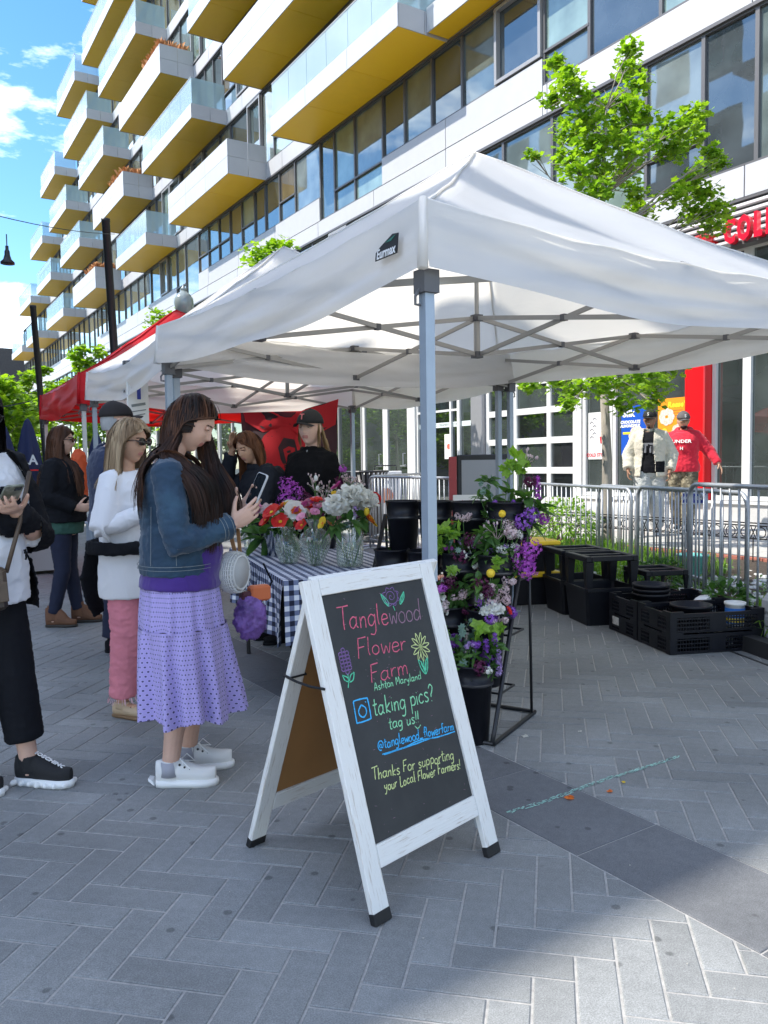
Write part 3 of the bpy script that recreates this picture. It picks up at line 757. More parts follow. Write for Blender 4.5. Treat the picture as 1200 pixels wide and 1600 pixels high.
t1 = canopy('canopy_tent', 'white pop-up canopy nearest the camera, above the chalkboard sign and flower stand', zrot(0, (1.78+S/2, 2.42+S/2, 0)), canvas_m, seed=1)
t2 = canopy('canopy_tent', 'second white pop-up canopy, between the nearest white one and the red one', zrot(radians(-3.0), (1.94+S/2, 5.42+S/2, 0)), canvas_m, zt=2.33, zb=2.05, peak=3.43, seed=3, esag=.11)
t3 = canopy('canopy_tent', 'red pop-up canopy beyond the two white ones', zrot(radians(-3.0), (2.16+S/2, 9.15+S/2, 0)), redcanvas_m, zt=2.40, zb=2.06, peak=3.48, seed=5, lm=mat('pale_tent_steel', (.55, .55, .53), .4, metal=.2))
# maker's label on the near corners
lab = mat('label_black', (.015, .015, .015), .5); labw = mat('label_white', (.75, .75, .75), .5); labg = mat('label_green', (.03, .16, .12), .5)
def label(t, z, y, sz=1.0):
    # label on the valance that faces the aisle (-x), next to the near corner
    M = frame((-S/2-.052, y, z), (0, -1, 0), (0.10, 0, 1))
    b = MB().prism([(-.13*sz, -.055*sz), (.13*sz, -.055*sz), (.13*sz, .075*sz), (.06*sz, .085*sz), (-.08*sz, .03*sz), (-.13*sz, .0)], 0, .003); b.xf(M); b.build('maker_label', lab, t)
    text('label_lettering', 'Eurmax', .092*sz, labw, t, M @ Matrix.Translation((0, -.012, .0045)), extrude=.0005, bold=.001, sx=.78)
    g = MB().prism([(-.02*sz, .045*sz), (.10*sz, .07*sz), (.05*sz, .04*sz)], 0, .0045); g.xf(M); g.build('label_leaf', labg, t)
label(t1, 2.17, -S/2+.17, .58); label(t2, 2.16, -S/2+.13, .58)
# red printed banner hung under the back of the red canopy
bn = thing('banner', 'black and red printed banner with a face hanging at the back of the red canopy', 'banner', (0, 0, 0))
def pzr(p): return t3.matrix_world @ Vector(p)
A = Vector((3.80, 8.85, 0)); Bv = Vector((4.72, 8.25, 0))
mb = MB(); vs = []; fs = []; K = 24
for i in range(K+1):
    for j in range(17):
        u = i/K; v = j/16; p = A.lerp(Bv, u)
        vs.append((p.x+.03*sin(u*14+v*3), p.y+.05*sin(u*11+v*2)+.02*sin(v*9), 2.12-1.15*v-.12*sin(pi*u)*(1-v)*1.2))
for i in range(K):
    for j in range(16):
        q = i*17+j; fs.append((q, q+17, q+18, q+1))
mb.add(vs, fs)
ban_m = translucent('banner_cloth', (.035, .02, .025), (.12, .02, .03), .3)
mb.build('cloth', ban_m, bn, smooth=True)
rp = translucent('banner_red', (.62, .02, .03), (.8, .02, .03), .35)
def bpt(u, v, off=.012):
    p = A.lerp(Bv, u); return Vector((p.x+.03*sin(u*14+v*3), p.y+.05*sin(u*11+v*2)+.02*sin(v*9)-off, 2.12-1.15*v-.12*sin(pi*u)*(1-v)*1.2))
def bshape(pts, off, mm, nm):
    m_ = MB(); c = (sum(p[0] for p in pts)/len(pts), sum(p[1] for p in pts)/len(pts)); rings_ = []
    for k in (1, .75, .5, .25, .02): rings_.append([bpt(c[0]+(p[0]-c[0])*k, c[1]+(p[1]-c[1])*k, off) for p in pts])
    m_.rings(rings_, cap=False); m_.build(nm, mm, bn, smooth=True)
bshape([(.5+.30*cos(a), .50+.34*sin(a)) for a in [k*pi/10 for k in range(20)]], .010, rp, 'print_disc')
bshape([(0, 0), (.33, 0.0), (.62, 0), (1, 0), (.97, .25), (.75, .34), (.5, .20), (.25, .26), (.04, .20)], .011, rp, 'print_top')
bshape([(.36, .42), (.42, .30), (.56, .32), (.62, .46), (.58, .62), (.5, .74), (.42, .66), (.37, .55)], .016, ban_m, 'print_face')
bshape([(.40, .44), (.46, .40), (.57, .42), (.58, .52), (.53, .66), (.47, .68), (.42, .56)], .020, rp, 'print_cheek')
bshape([(.43, .46), (.48, .44), (.49, .47), (.44, .48)], .024, ban_m, 'print_eye')
bshape([(.47, .60), (.53, .585), (.54, .61), (.48, .625)], .024, ban_m, 'print_mouth')
for k in range(6): bshape([(.30+k*.012, .62+k*.05), (.62+k*.02, .60+k*.05), (.66, .63+k*.05), (.32, .645+k*.05)], .014, rp, 'print_stripe')
# ------------------------------------------------------------------ chalkboard sign
SB = Vector((1.225, 1.925, 0)); se = Vector((.974, .226, 0)).normalized(); sn = Vector((-.226, .974, 0)).normalized()
wood_m = mat('whitewashed_wood', (0.70, 0.69, 0.66), 0.6, col2=(0.33, 0.24, 0.16), c2pos=(0.56, 0.72), nscale=9, stretch=(20, 20, 1.1), bump=0.6, bscale=7, bdist=.003)
woodh_m = mat('whitewashed_wood_rail', (0.70, 0.69, 0.66), 0.6, col2=(0.33, 0.24, 0.16), c2pos=(0.56, 0.72), nscale=9, stretch=(1.1, 20, 20), bump=0.6, bscale=7, bdist=.003)
board_m = mat('chalkboard', (0.020, 0.022, 0.024), 0.55, col2=(0.034, 0.036, 0.038), c2pos=(.4, .75), nscale=5)
hb_m = mat('hardboard', (0.30, 0.145, 0.045), 0.6, var=.08, nscale=3)
rub_m = mat('black_rubber', (0.010, 0.010, 0.011), 0.6, bump=.2)
sg = thing('chalkboard_sign', 'folding chalkboard sign in a whitewashed wooden frame with coloured chalk lettering', 'A-frame sign', tuple(SB))
BWD, BH = 0.592, 1.032; U0 = -.026
up1 = (sn*.30+se*(-.025)+Vector((0, 0, .99))).normalized()
F1 = frame((0, 0, 0), se, up1)       # columns: u across, v up the board, w = toward the viewer side
if F1.col[2].xyz.dot(-sn) < 0: pass
def pl_box(F, u0, v0, u1, v1, w0, w1, m_, nm, par):
    b = MB().bbox((u0, v0, w0), (u1, v1, w1), .0025)
    return b, F
def plank(F, u0, v0, u1, v1, w0, w1, m_, nm, par):
    o = MB().bbox((u0, v0, w0), (u1, v1, w1), .0025).build(nm, m_, par); o.matrix_local = F; return o
fwid = .066
for (F, front) in ((F1, True), (None, False)):
    if not front:
        top = F1 @ Vector((0, BH, 0)); base = sn*.675+se*.05
        up2 = (top-base+sn*.012).normalized(); F = frame(base, se, up2)
        Lh = (top-base).length
        fr = link('back_frame', None, sg)
    else: fr = link('front_frame', None, sg); Lh = BH
    w0, w1 = -.011, .011
    # local object frame so that grain follows each plank
    def pk(nm, u0, v0, u1, v1, mm=wood_m, w0=w0, w1=w1):
        Fr = F @ Matrix.Rotation(-pi/2, 4, 'X')   # local z = up the board... (x, y, z) -> (u, w, v)
        o = MB().bbox((u0, -w1, v0), (u1, -w0, v1), .002).build(nm, mm, fr)
        Mx = Matrix.Identity(4)
        for i in range(3):
            Mx[i][0] = F[i][0]; Mx[i][1] = -F[i][2]; Mx[i][2] = F[i][1]; Mx[i][3] = F[i][3]
        o.matrix_local = Mx; return o
    pk('stile', U0, .032, U0+fwid, Lh); pk('stile', BWD-fwid, .032, BWD, Lh)
    pk('rail', U0+fwid+.001, .142, BWD-fwid-.001, .210, woodh_m); pk('rail', U0+fwid+.001, Lh-.054, BWD-fwid-.001, Lh, woodh_m)
    pk('panel', U0+fwid, .210, BWD-fwid, Lh-.054, board_m if front else hb_m, -.004, .002 if front else .004)
    if front: pk('backing', U0+fwid, .210, BWD-fwid, Lh-.054, hb_m, -.0075, -.0045)
    for u in (U0, BWD-fwid): 
        o = MB().bbox((u-.002, -w1-.002, -.002), (u+fwid+.002, -w0+.002, .034), .003).build('rubber_foot', rub_m, fr)
        Mx = Matrix.Identity(4)
        for i in range(3): Mx[i][0] = F[i][0]; Mx[i][1] = -F[i][2]; Mx[i][2] = F[i][1]; Mx[i][3] = F[i][3]
        o.matrix_local = Mx
    if front:
        F1m = F
    else: F2m = F
# hinges and strap
hm = MB(); tp = F1 @ Vector((0, BH, 0))
for u in (.05, BWD-.09):
    p = F1 @ Vector((u, BH+.001, -.012)); hm.bar(p, p+se*.04, .03, .004)
hm.build('hinge', galv, sg)
a = F2m @ Vector((U0-.004, .70, .0)); b = F1 @ Vector((U0-.004, .70, -.0))
st = MB(); st.tube([a+sn*.013, a, a.lerp(b, .3)-Vector((0, 0, .006)), a.lerp(b, .7)-Vector((0, 0, .006)), b, b-sn*.012], .0045, 6)
st.tube([F2m @ Vector((U0-.004, .70, .013)), F2m @ Vector((U0+fwid+.004, .70, .013)), F2m @ Vector((U0+fwid+.004, .70, -.013)), F2m @ Vector((U0-.004, .70, -.013)), F2m @ Vector((U0-.004, .70, .013))], .004, 6)
st.build('strap', rub_m, sg)
st = MB(); p = F1 @ Vector((BWD-.062, .10, -.012)); st.bar(p, p+up1*(.07), .006, .012); st.build('stay', galv, sg)
# ---- chalk handwriting: strokes laid on the board
def chalk(name, c, c2=None):
    M = mat(name, c, .95, col2=(.05, .052, .055), c2pos=(.56, .70), nscale=150); return M
ck = {'pink': chalk('chalk_pink', (.62, .12, .19)), 'purple': chalk('chalk_purple', (.20, .11, .28)), 'faint': chalk('chalk_faint', (.26, .15, .21)),
      'green': chalk('chalk_green', (.10, .55, .33)), 'mint': chalk('chalk_pale_green', (.25, .62, .36)), 'blue': chalk('chalk_blue', (.05, .40, .75)), 'yellow': chalk('chalk_yellow', (.55, .62, .27))}
G = {
'a': ([[(.42,.40),(.25,.50),(.07,.36),(.06,.10),(.22,.0),(.38,.16)],[(.42,.50),(.40,.12),(.50,.0)]], .56),
'c': ([[(.40,.42),(.22,.50),(.06,.30),(.10,.06),(.28,0),(.42,.10)]], .48),
'd': ([[(.40,.38),(.22,.48),(.06,.30),(.08,.06),(.24,0),(.40,.18)],[(.44,1.0),(.42,.5),(.44,0)]], .54),
'e': ([[(.08,.25),(.40,.30),(.34,.48),(.16,.48),(.06,.25),(.14,.03),(.30,0),(.44,.10)]], .5),
'f': ([[(.40,.92),(.26,1.0),(.18,.8),(.18,0)],[(.02,.50),(.36,.54)]], .38),
'g': ([[(.40,.42),(.22,.50),(.06,.32),(.10,.08),(.26,.04),(.40,.22)],[(.42,.50),(.42,-.12),(.32,-.34),(.12,-.32)]], .54),
'h': ([[(.08,1.0),(.08,0)],[(.08,.28),(.22,.48),(.36,.44),(.38,0)]], .48),
'i': ([[(.08,.48),(.10,0)],[(.09,.66),(.10,.69)]], .22),
'k': ([[(.08,1.0),(.09,0)],[(.40,.52),(.10,.22),(.40,0)]], .46),
'l': ([[(.10,1.0),(.08,.3),(.14,0)]], .24),
'm': ([[(.06,.5),(.07,0)],[(.07,.3),(.18,.48),(.28,.4),(.29,0)],[(.29,.3),(.40,.48),(.50,.4),(.52,0)]], .62),
'n': ([[(.06,.5),(.07,0)],[(.07,.28),(.20,.48),(.34,.42),(.36,0)]], .46),
'o': ([[(.22,.50),(.06,.36),(.06,.12),(.20,0),(.38,.10),(.38,.38),(.22,.50)]], .48),
'p': ([[(.08,.5),(.08,-.38)],[(.08,.38),(.26,.50),(.42,.32),(.34,.06),(.10,.06)]], .5),
'r': ([[(.07,.5),(.08,0)],[(.08,.26),(.20,.46),(.34,.46)]], .38),
's': ([[(.34,.44),(.18,.50),(.08,.38),(.20,.26),(.34,.14),(.24,0),(.06,.05)]], .42),
't': ([[(.18,.86),(.17,.15),(.24,.0),(.32,.04)],[(.02,.54),(.34,.58)]], .38),
'u': ([[(.07,.5),(.07,.12),(.20,0),(.36,.14)],[(.38,.5),(.39,0)]], .48),
'w': ([[(.04,.5),(.14,0),(.27,.36),(.40,0),(.50,.5)]], .56),
'y': ([[(.07,.5),(.10,.24),(.22,.16),(.36,.28)],[(.40,.5),(.34,0),(.22,-.36),(.08,-.32)]], .48),
'A': ([[(.02,0),(.24,.98),(.46,0)],[(.10,.36),(.40,.36)]], .54),
'F': ([[(.10,1.0),(.08,.5),(.06,0)],[(.08,.98),(.48,1.02)],[(.08,.52),(.38,.55)]], .52),
'L': ([[(.08,.9),(.07,.02),(.40,.02)]], .46),
'M': ([[(.05,0),(.10,.95),(.30,.35),(.50,.95),(.56,0)]], .66),
'T': ([[(0,.98),(.62,1.03)],[(.32,1.0),(.30,.5),(.31,0)]], .60),
'@': ([[(.46,.34),(.32,.50),(.22,.34),(.28,.16),(.44,.22),(.48,.50),(.50,.14),(.66,.24),(.66,.60),(.40,.82),(.10,.66),(.02,.30),(.16,-.04),(.46,-.10)]], .76),
'_': ([[(.02,-.02),(.50,.0)]], .56),
'?': ([[(.04,.78),(.20,1.0),(.40,.84),(.32,.56),(.22,.42),(.22,.26)],[(.21,.02),(.23,.05)]], .5),
'!': ([[(.12,1.0),(.10,.28)],[(.09,.02),(.10,.06)]], .24),
}
def smooth_pts(p, n=5):
    if len(p) < 3: return [p[0], ((p[0][0]+p[1][0])/2, (p[0][1]+p[1][1])/2), p[1]]
    o = []
    for i in range(len(p)-1):
        p0, p1, p2, p3 = p[max(i-1, 0)], p[i], p[i+1], p[min(i+2, len(p)-1)]
        for k in range(n):
            t = k/n
            o.append(tuple(.5*((2*p1[d])+(-p0[d]+p2[d])*t+(2*p0[d]-5*p1[d]+4*p2[d]-p3[d])*t*t+(-p0[d]+3*p1[d]-3*p2[d]+p3[d])*t**3) for d in (0, 1)))
    o.append(p[-1]); return o
def stroke(mb, pts, wd, rn, w=.0032):
    """ribbon with slightly uneven width on the board, pts in board (u, v)"""
    n = len(pts); lo = []; hi = []
    for i in range(n):
        a = pts[max(i-1, 0)]; b = pts[min(i+1, n-1)]; dx, dy = b[0]-a[0], b[1]-a[1]; l = sqrt(dx*dx+dy*dy) or 1e-6
        k = wd*.5*rn.uniform(.7, 1.15); lo.append((pts[i][0]+dy/l*k, pts[i][1]-dx/l*k, w)); hi.append((pts[i][0]-dy/l*k, pts[i][1]+dx/l*k, w))
    mb.add(lo+hi, [(i, i+1, n+i+1, n+i) for i in range(n-1)])
rs = random.Random(3)
def write(txt, p0, p1, h, colr, wd, nm, cols=None, slant=.08):
    """one handwritten line from p0 to p1 on the board; p = (u, v) of the baseline ends; h = ascender height"""
    tot = sum(G[c][1] if c != ' ' else .34 for c in txt); d = Vector((p1[0]-p0[0], p1[1]-p0[1])); L_ = d.length; d.normalize(); nrm = Vector((-d.y, d.x)); sx = L_/tot
    x = 0; mbs = {}
    for i, c in enumerate(txt):
        if c == ' ': x += .34; continue
        gl, wdt = G[c]; cc = cols[i] if cols else colr; mb = mbs.setdefault(cc, MB()); jy = rs.uniform(-.05, .05); js = rs.uniform(.93, 1.07)
        for st_ in gl:
            P = []
            for gx, gy in smooth_pts(st_):
                gx2 = (x+gx*js+gy*slant)*sx; gy2 = (gy*js+jy)*h
                q = Vector(p0)+d*gx2+nrm*gy2; P.append((q.x+rs.uniform(-.0004, .0004), q.y+rs.uniform(-.0004, .0004)))
            stroke(mb, P, wd, rs)
        x += wdt
    for cc, mb in mbs.items():
        o = mb.build(nm, ck[cc], sg); o.matrix_local = F1
def draw(polys, colr, wd, nm, n=6):
    mb = MB()
    for p in polys: stroke(mb, smooth_pts(p, n), wd, rs)
    o = mb.build(nm, ck[colr], sg); o.matrix_local = F1
write('Tanglewood', (.085, .862), (.480, .834), .074, 'pink', .0042, 'chalk_lettering', cols=['pink']*6+['faint']*4)
write('Flower', (.138, .762), (.372, .748), .062, 'pink', .0038, 'chalk_lettering')
write('Farm', (.172, .676), (.352, .670), .058, 'pink', .0038, 'chalk_lettering')
write('Ashton Maryland', (.180, .648), (.408, .640), .026, 'mint', .0030, 'chalk_lettering')
write('taking pics?', (.152, .574), (.450, .556), .060, 'mint', .0045, 'chalk_lettering')
write('tag us!!', (.205, .518), (.352, .504), .038, 'mint', .0040, 'chalk_lettering')
write('@tanglewood_flowerfarm', (.140, .470), (.512, .440), .032, 'blue', .0040, 'chalk_lettering')
draw([[(.152, .452), (.25, .447), (.33, .450), (.42, .438), (.513, .434)], [(.16, .449), (.30, .444), (.40, .443)]], 'blue', .0045, 'chalk_underline')
write('Thanks For supporting', (.088, .388), (.478, .350), .036, 'yellow', .0036, 'chalk_lettering')
write('your Local Flower Farmers!', (.128, .345), (.500, .311), .032, 'yellow', .0036, 'chalk_lettering')
draw([[(.325, .499), (.336, .488), (.353, .496)]], 'mint', .0035, 'chalk_smile')
# camera outline, blue
draw([[(.080, .628), (.086, .636), (.134, .634), (.142, .626), (.140, .576), (.133, .568), (.082, .568), (.077, .577), (.080, .628)],
      [(.110, .618), (.095, .604), (.096, .588), (.110, .580), (.125, .590), (.125, .606), (.110, .618)], [(.130, .622), (.132, .624)]], 'blue', .0052, 'chalk_camera_outline')
# faded rose with green leaves
ros = [[(.352+.034*cos(a*.5)*(a/26), .935+.030*sin(a*.5)*(a/26)) for a in range(0, 27)]]
ros += [[(.352+.03*cos(a), .935+.026*sin(a)), (.352+.042*cos(a+.35), .935+.034*sin(a+.35)), (.352+.03*cos(a+.7), .935+.026*sin(a+.7))] for a in [k*.78 for k in range(8)]]
draw(ros, 'purple', .0028, 'chalk_rose')
draw([[(.306, .950), (.312, .925), (.330, .905), (.332, .922), (.306, .950)], [(.312, .94), (.328, .91)], [(.420, .944), (.412, .920), (.388, .903), (.398, .925), (.420, .944)], [(.414, .936), (.396, .910)], [(.352, .902), (.356, .886)]], 'green', .0036, 'chalk_leaves')
pet = []
for k in range(11):
    a = k*2*pi/11+.1; r = .046
    c = (.440, .745); pet.append([c, (c[0]+r*.55*cos(a-.22), c[1]+r*.62*sin(a-.22)), (c[0]+r*cos(a), c[1]+r*1.1*sin(a)), (c[0]+r*.55*cos(a+.22), c[1]+r*.62*sin(a+.22)), c])
draw(pet, 'yellow', .0034, 'chalk_daisy')
draw([[(.413, .705), (.418, .675), (.434, .652), (.452, .672), (.462, .706)], [(.413, .705), (.428, .690), (.434, .655)], [(.462, .706), (.447, .690), (.434, .655)], [(.437, .700), (.434, .655)], [(.424, .69), (.432, .662)], [(.45, .69), (.44, .664)]], 'green', .0040, 'chalk_leaves')
hy = []
for k in range(7):
    for j in range(3 if 0 < k < 6 else 1):
        cx = .084+(j-1 if 0 < k < 6 else 0)*.014; cy = .728+k*.0115
        hy.append([(cx+.008*cos(t), cy+.007*sin(t)) for t in (0, 1.2, 2.4, 3.6, 4.8, 6.1)])
draw(hy, 'purple', .0036, 'chalk_hyacinth')
draw([[(.072, .680), (.080, .700), (.083, .722)], [(.060, .722), (.066, .705), (.080, .698)], [(.060, .722), (.078, .712), (.081, .700)], [(.111, .722), (.100, .700), (.083, .696)], [(.111, .722), (.094, .716), (.084, .70)]], 'green', .0038, 'chalk_leaves')
smd = MB()
for k in range(60):
    u, v = rs.uniform(.06, .5), rs.uniform(.22, .96); stroke(smd, [(u, v), (u+rs.uniform(-.01, .012), v+rs.uniform(-.003, .006))], .0012, rs, .0026)
o = smd.build('chalk_dust', ck['faint'], sg, kind='stuff'); o.matrix_local = F1
# ------------------------------------------------------------------ table, vases and flowers
TL = Vector((.236, .972, 0)).normalized(); TW = Vector((.972, -.236, 0)).normalized(); T0 = Vector((1.80, 3.70, 0))
tb = thing('market_table', 'folding table under a navy and white gingham cloth beside the chalkboard sign', 'table', tuple(T0))
tlen, twid, th = 1.80, .82, .755
TM = frame((0, 0, 0), TW, TL)
tmv = mat('table_plastic', (.5, .5, .48), .5)
o = MB().bbox((.03, .03, th-.045), (twid-.03, tlen-.03, th-.004), .01).build('table_top', tmv, tb); o.matrix_local = TM
for u in (.1, twid-.1):
    for v in (.12, tlen-.12):
        o = MB().tube([(u, v, 0), (u, v, th-.045)], .014, 8).build('leg', black_metal, tb); o.matrix_local = TM
def ging():
    M = bpy.data.materials.new('gingham'); M.use_nodes = True; nt = M.node_tree; N = nt.nodes; L = nt.links; b = N['Principled BSDF']; b.inputs['Roughness'].default_value = .8
    u = N.new('ShaderNodeUVMap'); sp = N.new('ShaderNodeSeparateXYZ'); L.new(u.outputs[0], sp.inputs[0])
    outs = []
    for ax in (0, 1):
        m1 = N.new('ShaderNodeMath'); m1.operation = 'FRACT'; mm = N.new('ShaderNodeMath'); mm.operation = 'MULTIPLY'; mm.inputs[1].default_value = 1/.052; L.new(sp.outputs[ax], mm.inputs[0]); L.new(mm.outputs[0], m1.inputs[0])
        g = N.new('ShaderNodeMath'); g.operation = 'GREATER_THAN'; g.inputs[1].default_value = .5; L.new(m1.outputs[0], g.inputs[0]); outs.append(g)
    ad = N.new('ShaderNodeMath'); ad.operation = 'ADD'; L.new(outs[0].outputs[0], ad.inputs[0]); L.new(outs[1].outputs[0], ad.inputs[1])
    dv = N.new('ShaderNodeMath'); dv.operation = 'DIVIDE'; dv.inputs[1].default_value = 2; L.new(ad.outputs[0], dv.inputs[0])
    r = N.new('ShaderNodeValToRGB'); r.color_ramp.interpolation = 'CONSTANT'; e = r.color_ramp.elements; e[0].color = (.76, .77, .80, 1); e[1].position = .35; e[1].color = (.16, .19, .30, 1); e2 = e.new(.8); e2.color = (.010, .013, .035, 1)
    L.new(dv.outputs[0], r.inputs[0]); L.new(r.outputs[0], b.inputs['Base Color']); return M
gm = ging(); MATS['gingham'] = gm
# cloth: top + four hanging sides with folds, UV = unfolded cloth
cl = MB(); K = 60
def cpt(p, drop, f, side):
    """p along edge, f 0..1 down"""
    return p
def side(p0, p1, nrm, drop, uvo, seed, nseg):
    rows = 9; vs = []; uvs = []; P0 = Vector(p0); P1 = Vector(p1); Lg = (P1-P0).length
    for i in range(nseg+1):
        s_ = i/nseg*Lg
        for j in range(rows+1):
            f = j/rows; w_ = (.020*sin(s_*21+seed)+.016*sin(s_*37+seed*2)+.01*noise.noise(Vector((s_*6, f, seed))))*f+.012*f+.004
            rd = min(1, f*9); z = th+.004-drop*f*(1+.04*sin(s_*9+seed))
            p = P0.lerp(P1, i/nseg)+Vector(nrm)*(w_ if j else -.0); vs.append((p.x, p.y, z)); uvs.append((uvo[0]+uvo[2]*s_+uvo[4]*drop*f, uvo[1]+uvo[3]*s_+uvo[5]*drop*f))
    fs = []; uu = []
    for i in range(nseg):
        for j in range(rows):
            q = i*(rows+1)+j; ids = (q, q+1, q+rows+2, q+rows+1); fs.append(ids); uu.append([uvs[k] for k in ids])
    cl.add(vs, fs, uvs=uu)
side((0, 0, 0), (0, tlen, 0), (-1, 0, 0), .335, (0, 0, 0, 1, -1, 0), 1.2, 80)
side((0, 0, 0), (twid, 0, 0), (0, -1, 0), .33, (0, 0, 1, 0, 0, -1), 2.5, 50)
side((twid, 0, 0), (twid, tlen, 0), (1, 0, 0), .33, (twid, 0, 0, 1, 1, 0), 3.9, 70)
side((0, tlen, 0), (twid, tlen, 0), (0, 1, 0), .33, (0, tlen, 1, 0, 0, 1), 5.2, 50)
n_ = 16; vs = []; fs = []; uu = []
for i in range(n_+1):
    for j in range(2*n_+1):
        u, v = i/n_*twid, j/(2*n_)*tlen; vs.append((u, v, th+.004+(.0015*noise.noise(Vector((u*9, v*9, 0))) if 0 < i < n_ and 0 < j < 2*n_ else 0)))
for i in range(n_):
    for j in range(2*n_):
        q = i*(2*n_+1)+j; ids = (q, q+2*n_+1, q+2*n_+2, q+1); fs.append(ids); uu.append([(vs[k][0], vs[k][1]) for k in ids])
cl.add(vs, fs, uvs=uu)
co = cl.build('tablecloth', gm, tb, smooth=True); co.matrix_local = TM
# keep the tablecloth a thing of its own lying on the table
co.parent = None; co.matrix_world = Matrix.Translation(T0) @ TM
co['label'] = 'navy and white gingham cloth draped over the flower table'; co['category'] = 'tablecloth'
def TP(u, v, z=th+.006): return T0+TM.to_3x3() @ Vector((u, v, z))

def clearmat(name, tint, gl=.9, body=0.0):
    M = bpy.data.materials.new(name); M.use_nodes = True; nt = M.node_tree; N = nt.nodes; L = nt.links; b = N['Principled BSDF']; b.inputs['Base Color'].default_value = (.8, .85, .82, 1); b.inputs['Roughness'].default_value = .04
    t = N.new('ShaderNodeBsdfTransparent'); t.inputs[0].default_value = tint+(1,); lw_ = N.new('ShaderNodeLayerWeight'); lw_.inputs[0].default_value = .35; mr = N.new('ShaderNodeMapRange'); mr.inputs[3].default_value = .04+body; mr.inputs[4].default_value = gl
    L.new(lw_.outputs['Facing'], mr.inputs[0]); g = N.new('ShaderNodeBsdfGlossy'); g.inputs['Roughness'].default_value = .04; ad = N.new('ShaderNodeMixShader'); ad.inputs[0].default_value = .55; L.new(b.outputs[0], ad.inputs[1]); L.new(g.outputs[0], ad.inputs[2])
    mx = N.new('ShaderNodeMixShader'); L.new(mr.outputs[0], mx.inputs[0]); L.new(t.outputs[0], mx.inputs[1]); L.new(ad.outputs[0], mx.inputs[2]); L.new(mx.outputs[0], N['Material Output'].inputs[0]); MATS[name] = M; return M
glass_m = clearmat('vase_glass', (.97, .985, .975), .6, .015)
water_m = clearmat('vase_water', (.93, .97, .92), .15, .02)
tin_m = mat('polished_tin', (.62, .62, .62), .16, metal=1.0)
stem_m = leafmat('stem_green', (.05, .13, .025), (.10, .20, .05), .15)
leaf_m = leafmat('flower_leaf', (.03, .09, .02), (.09, .19, .04), .3)
lime_m = leafmat('lime_leaf', (.16, .30, .03), (.26, .42, .07), .4)
euca_m = leafmat('eucalyptus_leaf', (.10, .17, .14), (.16, .25, .20), .2)
PET = {n: leafmat('petal_'+n, a, b, .3, (1.2, 1.15, 1.15)) for n, a, b in (
    ('white', (.62, .62, .56), (.75, .75, .70)), ('pink', (.62, .20, .36), (.78, .40, .52)), ('hotpink', (.55, .06, .28), (.62, .12, .36)), ('red', (.60, .015, .02), (.72, .05, .03)),
    ('orange', (.78, .16, .02), (.82, .25, .05)), ('peach', (.80, .36, .22), (.82, .48, .34)), ('yellow', (.80, .55, .02), (.85, .65, .06)), ('purple', (.22, .06, .42), (.36, .14, .58)),
    ('magenta', (.36, .05, .42), (.50, .12, .52)), ('maroon', (.07, .008, .04), (.13, .015, .07)), ('lilac', (.38, .25, .52), (.50, .36, .62)), ('blush', (.55, .40, .42), (.66, .54, .54)))}
RF = random.Random(21)
def rvec(rn): 
    a = rn.uniform(0, 2*pi); z = rn.uniform(-1, 1); r = sqrt(1-z*z); return Vector((r*cos(a), r*sin(a), z))
def petalcup(mb, c, ax, r, n, open_, rows=1, wd=.9, cup=.5, rn=RF):
    """flower head: petals round axis ax; open_ 0 closed .. 1 flat"""
    ax = Vector(ax).normalized(); x = ax.orthogonal().normalized(); y = ax.cross(x); c = Vector(c)
    for ro in range(rows):
        k = 1-ro/(rows+.6); op = open_*(1-.55*ro/max(rows, 1))
        for i in range(n):
            a = 2*pi*(i+.5*(ro % 2))/n+rn.uniform(-.12, .12); d = x*cos(a)+y*sin(a); t = -x*sin(a)+y*cos(a)
            ln = r*k*rn.uniform(.85, 1.1); w_ = ln*wd*pi/n*1.6
            th_ = op*pi/2
            def P(f, s): 
                ang = th_*(.35+.65*f); q = c+d*(ln*f*sin(ang))+ax*(ln*f*cos(ang)); q += t*(s*w_*sin(pi*min(f*.8+.12, 1))*.9); q += (ax*cup-d*(1-op))*abs(s)**2*ln*.18
                return q+rvec(rn)*ln*.03
            fl_ = (0.05, .45, .8, 1.0); g = [[P(f, s) for s in (-1, 0, 1)] for f in fl_]
            vs = [p for rw in g for p in rw]; fs = []
            for q in range(3):
                for s in range(2): fs.append((q*3+s, q*3+s+1, (q+1)*3+s+1, (q+1)*3+s))
            mb.add(vs, fs)
def ruffle(mb, c, r, n=60, rn=RF, sc=(1, 1, 1)):
    """full double bloom / peony"""
    c = Vector(c)
    for i in range(n):
        d = rvec(rn); d.z = abs(d.z)*1.0-.25; d.normalize(); rr = r*rn.uniform(.55, 1.0); t = d.orthogonal().normalized(); t.rotate(Matrix.Rotation(rn.uniform(0, 6.28), 3, d)); b = d.cross(t)
        p = c+d*rr; w_ = r*rn.uniform(.30, .45)
        vs = [p-t*w_*.7-d*w_*.5, p+t*w_*.7-d*w_*.5, p+t*w_*.6+b*w_*.3+d*w_*.25, p+b*w_*.5+d*w_*.4, p-t*w_*.6+b*w_*.3+d*w_*.25]
        mb.add(vs, [(0, 1, 2, 3, 4)])
    mb.ball(c, r*.62, 8, 6)
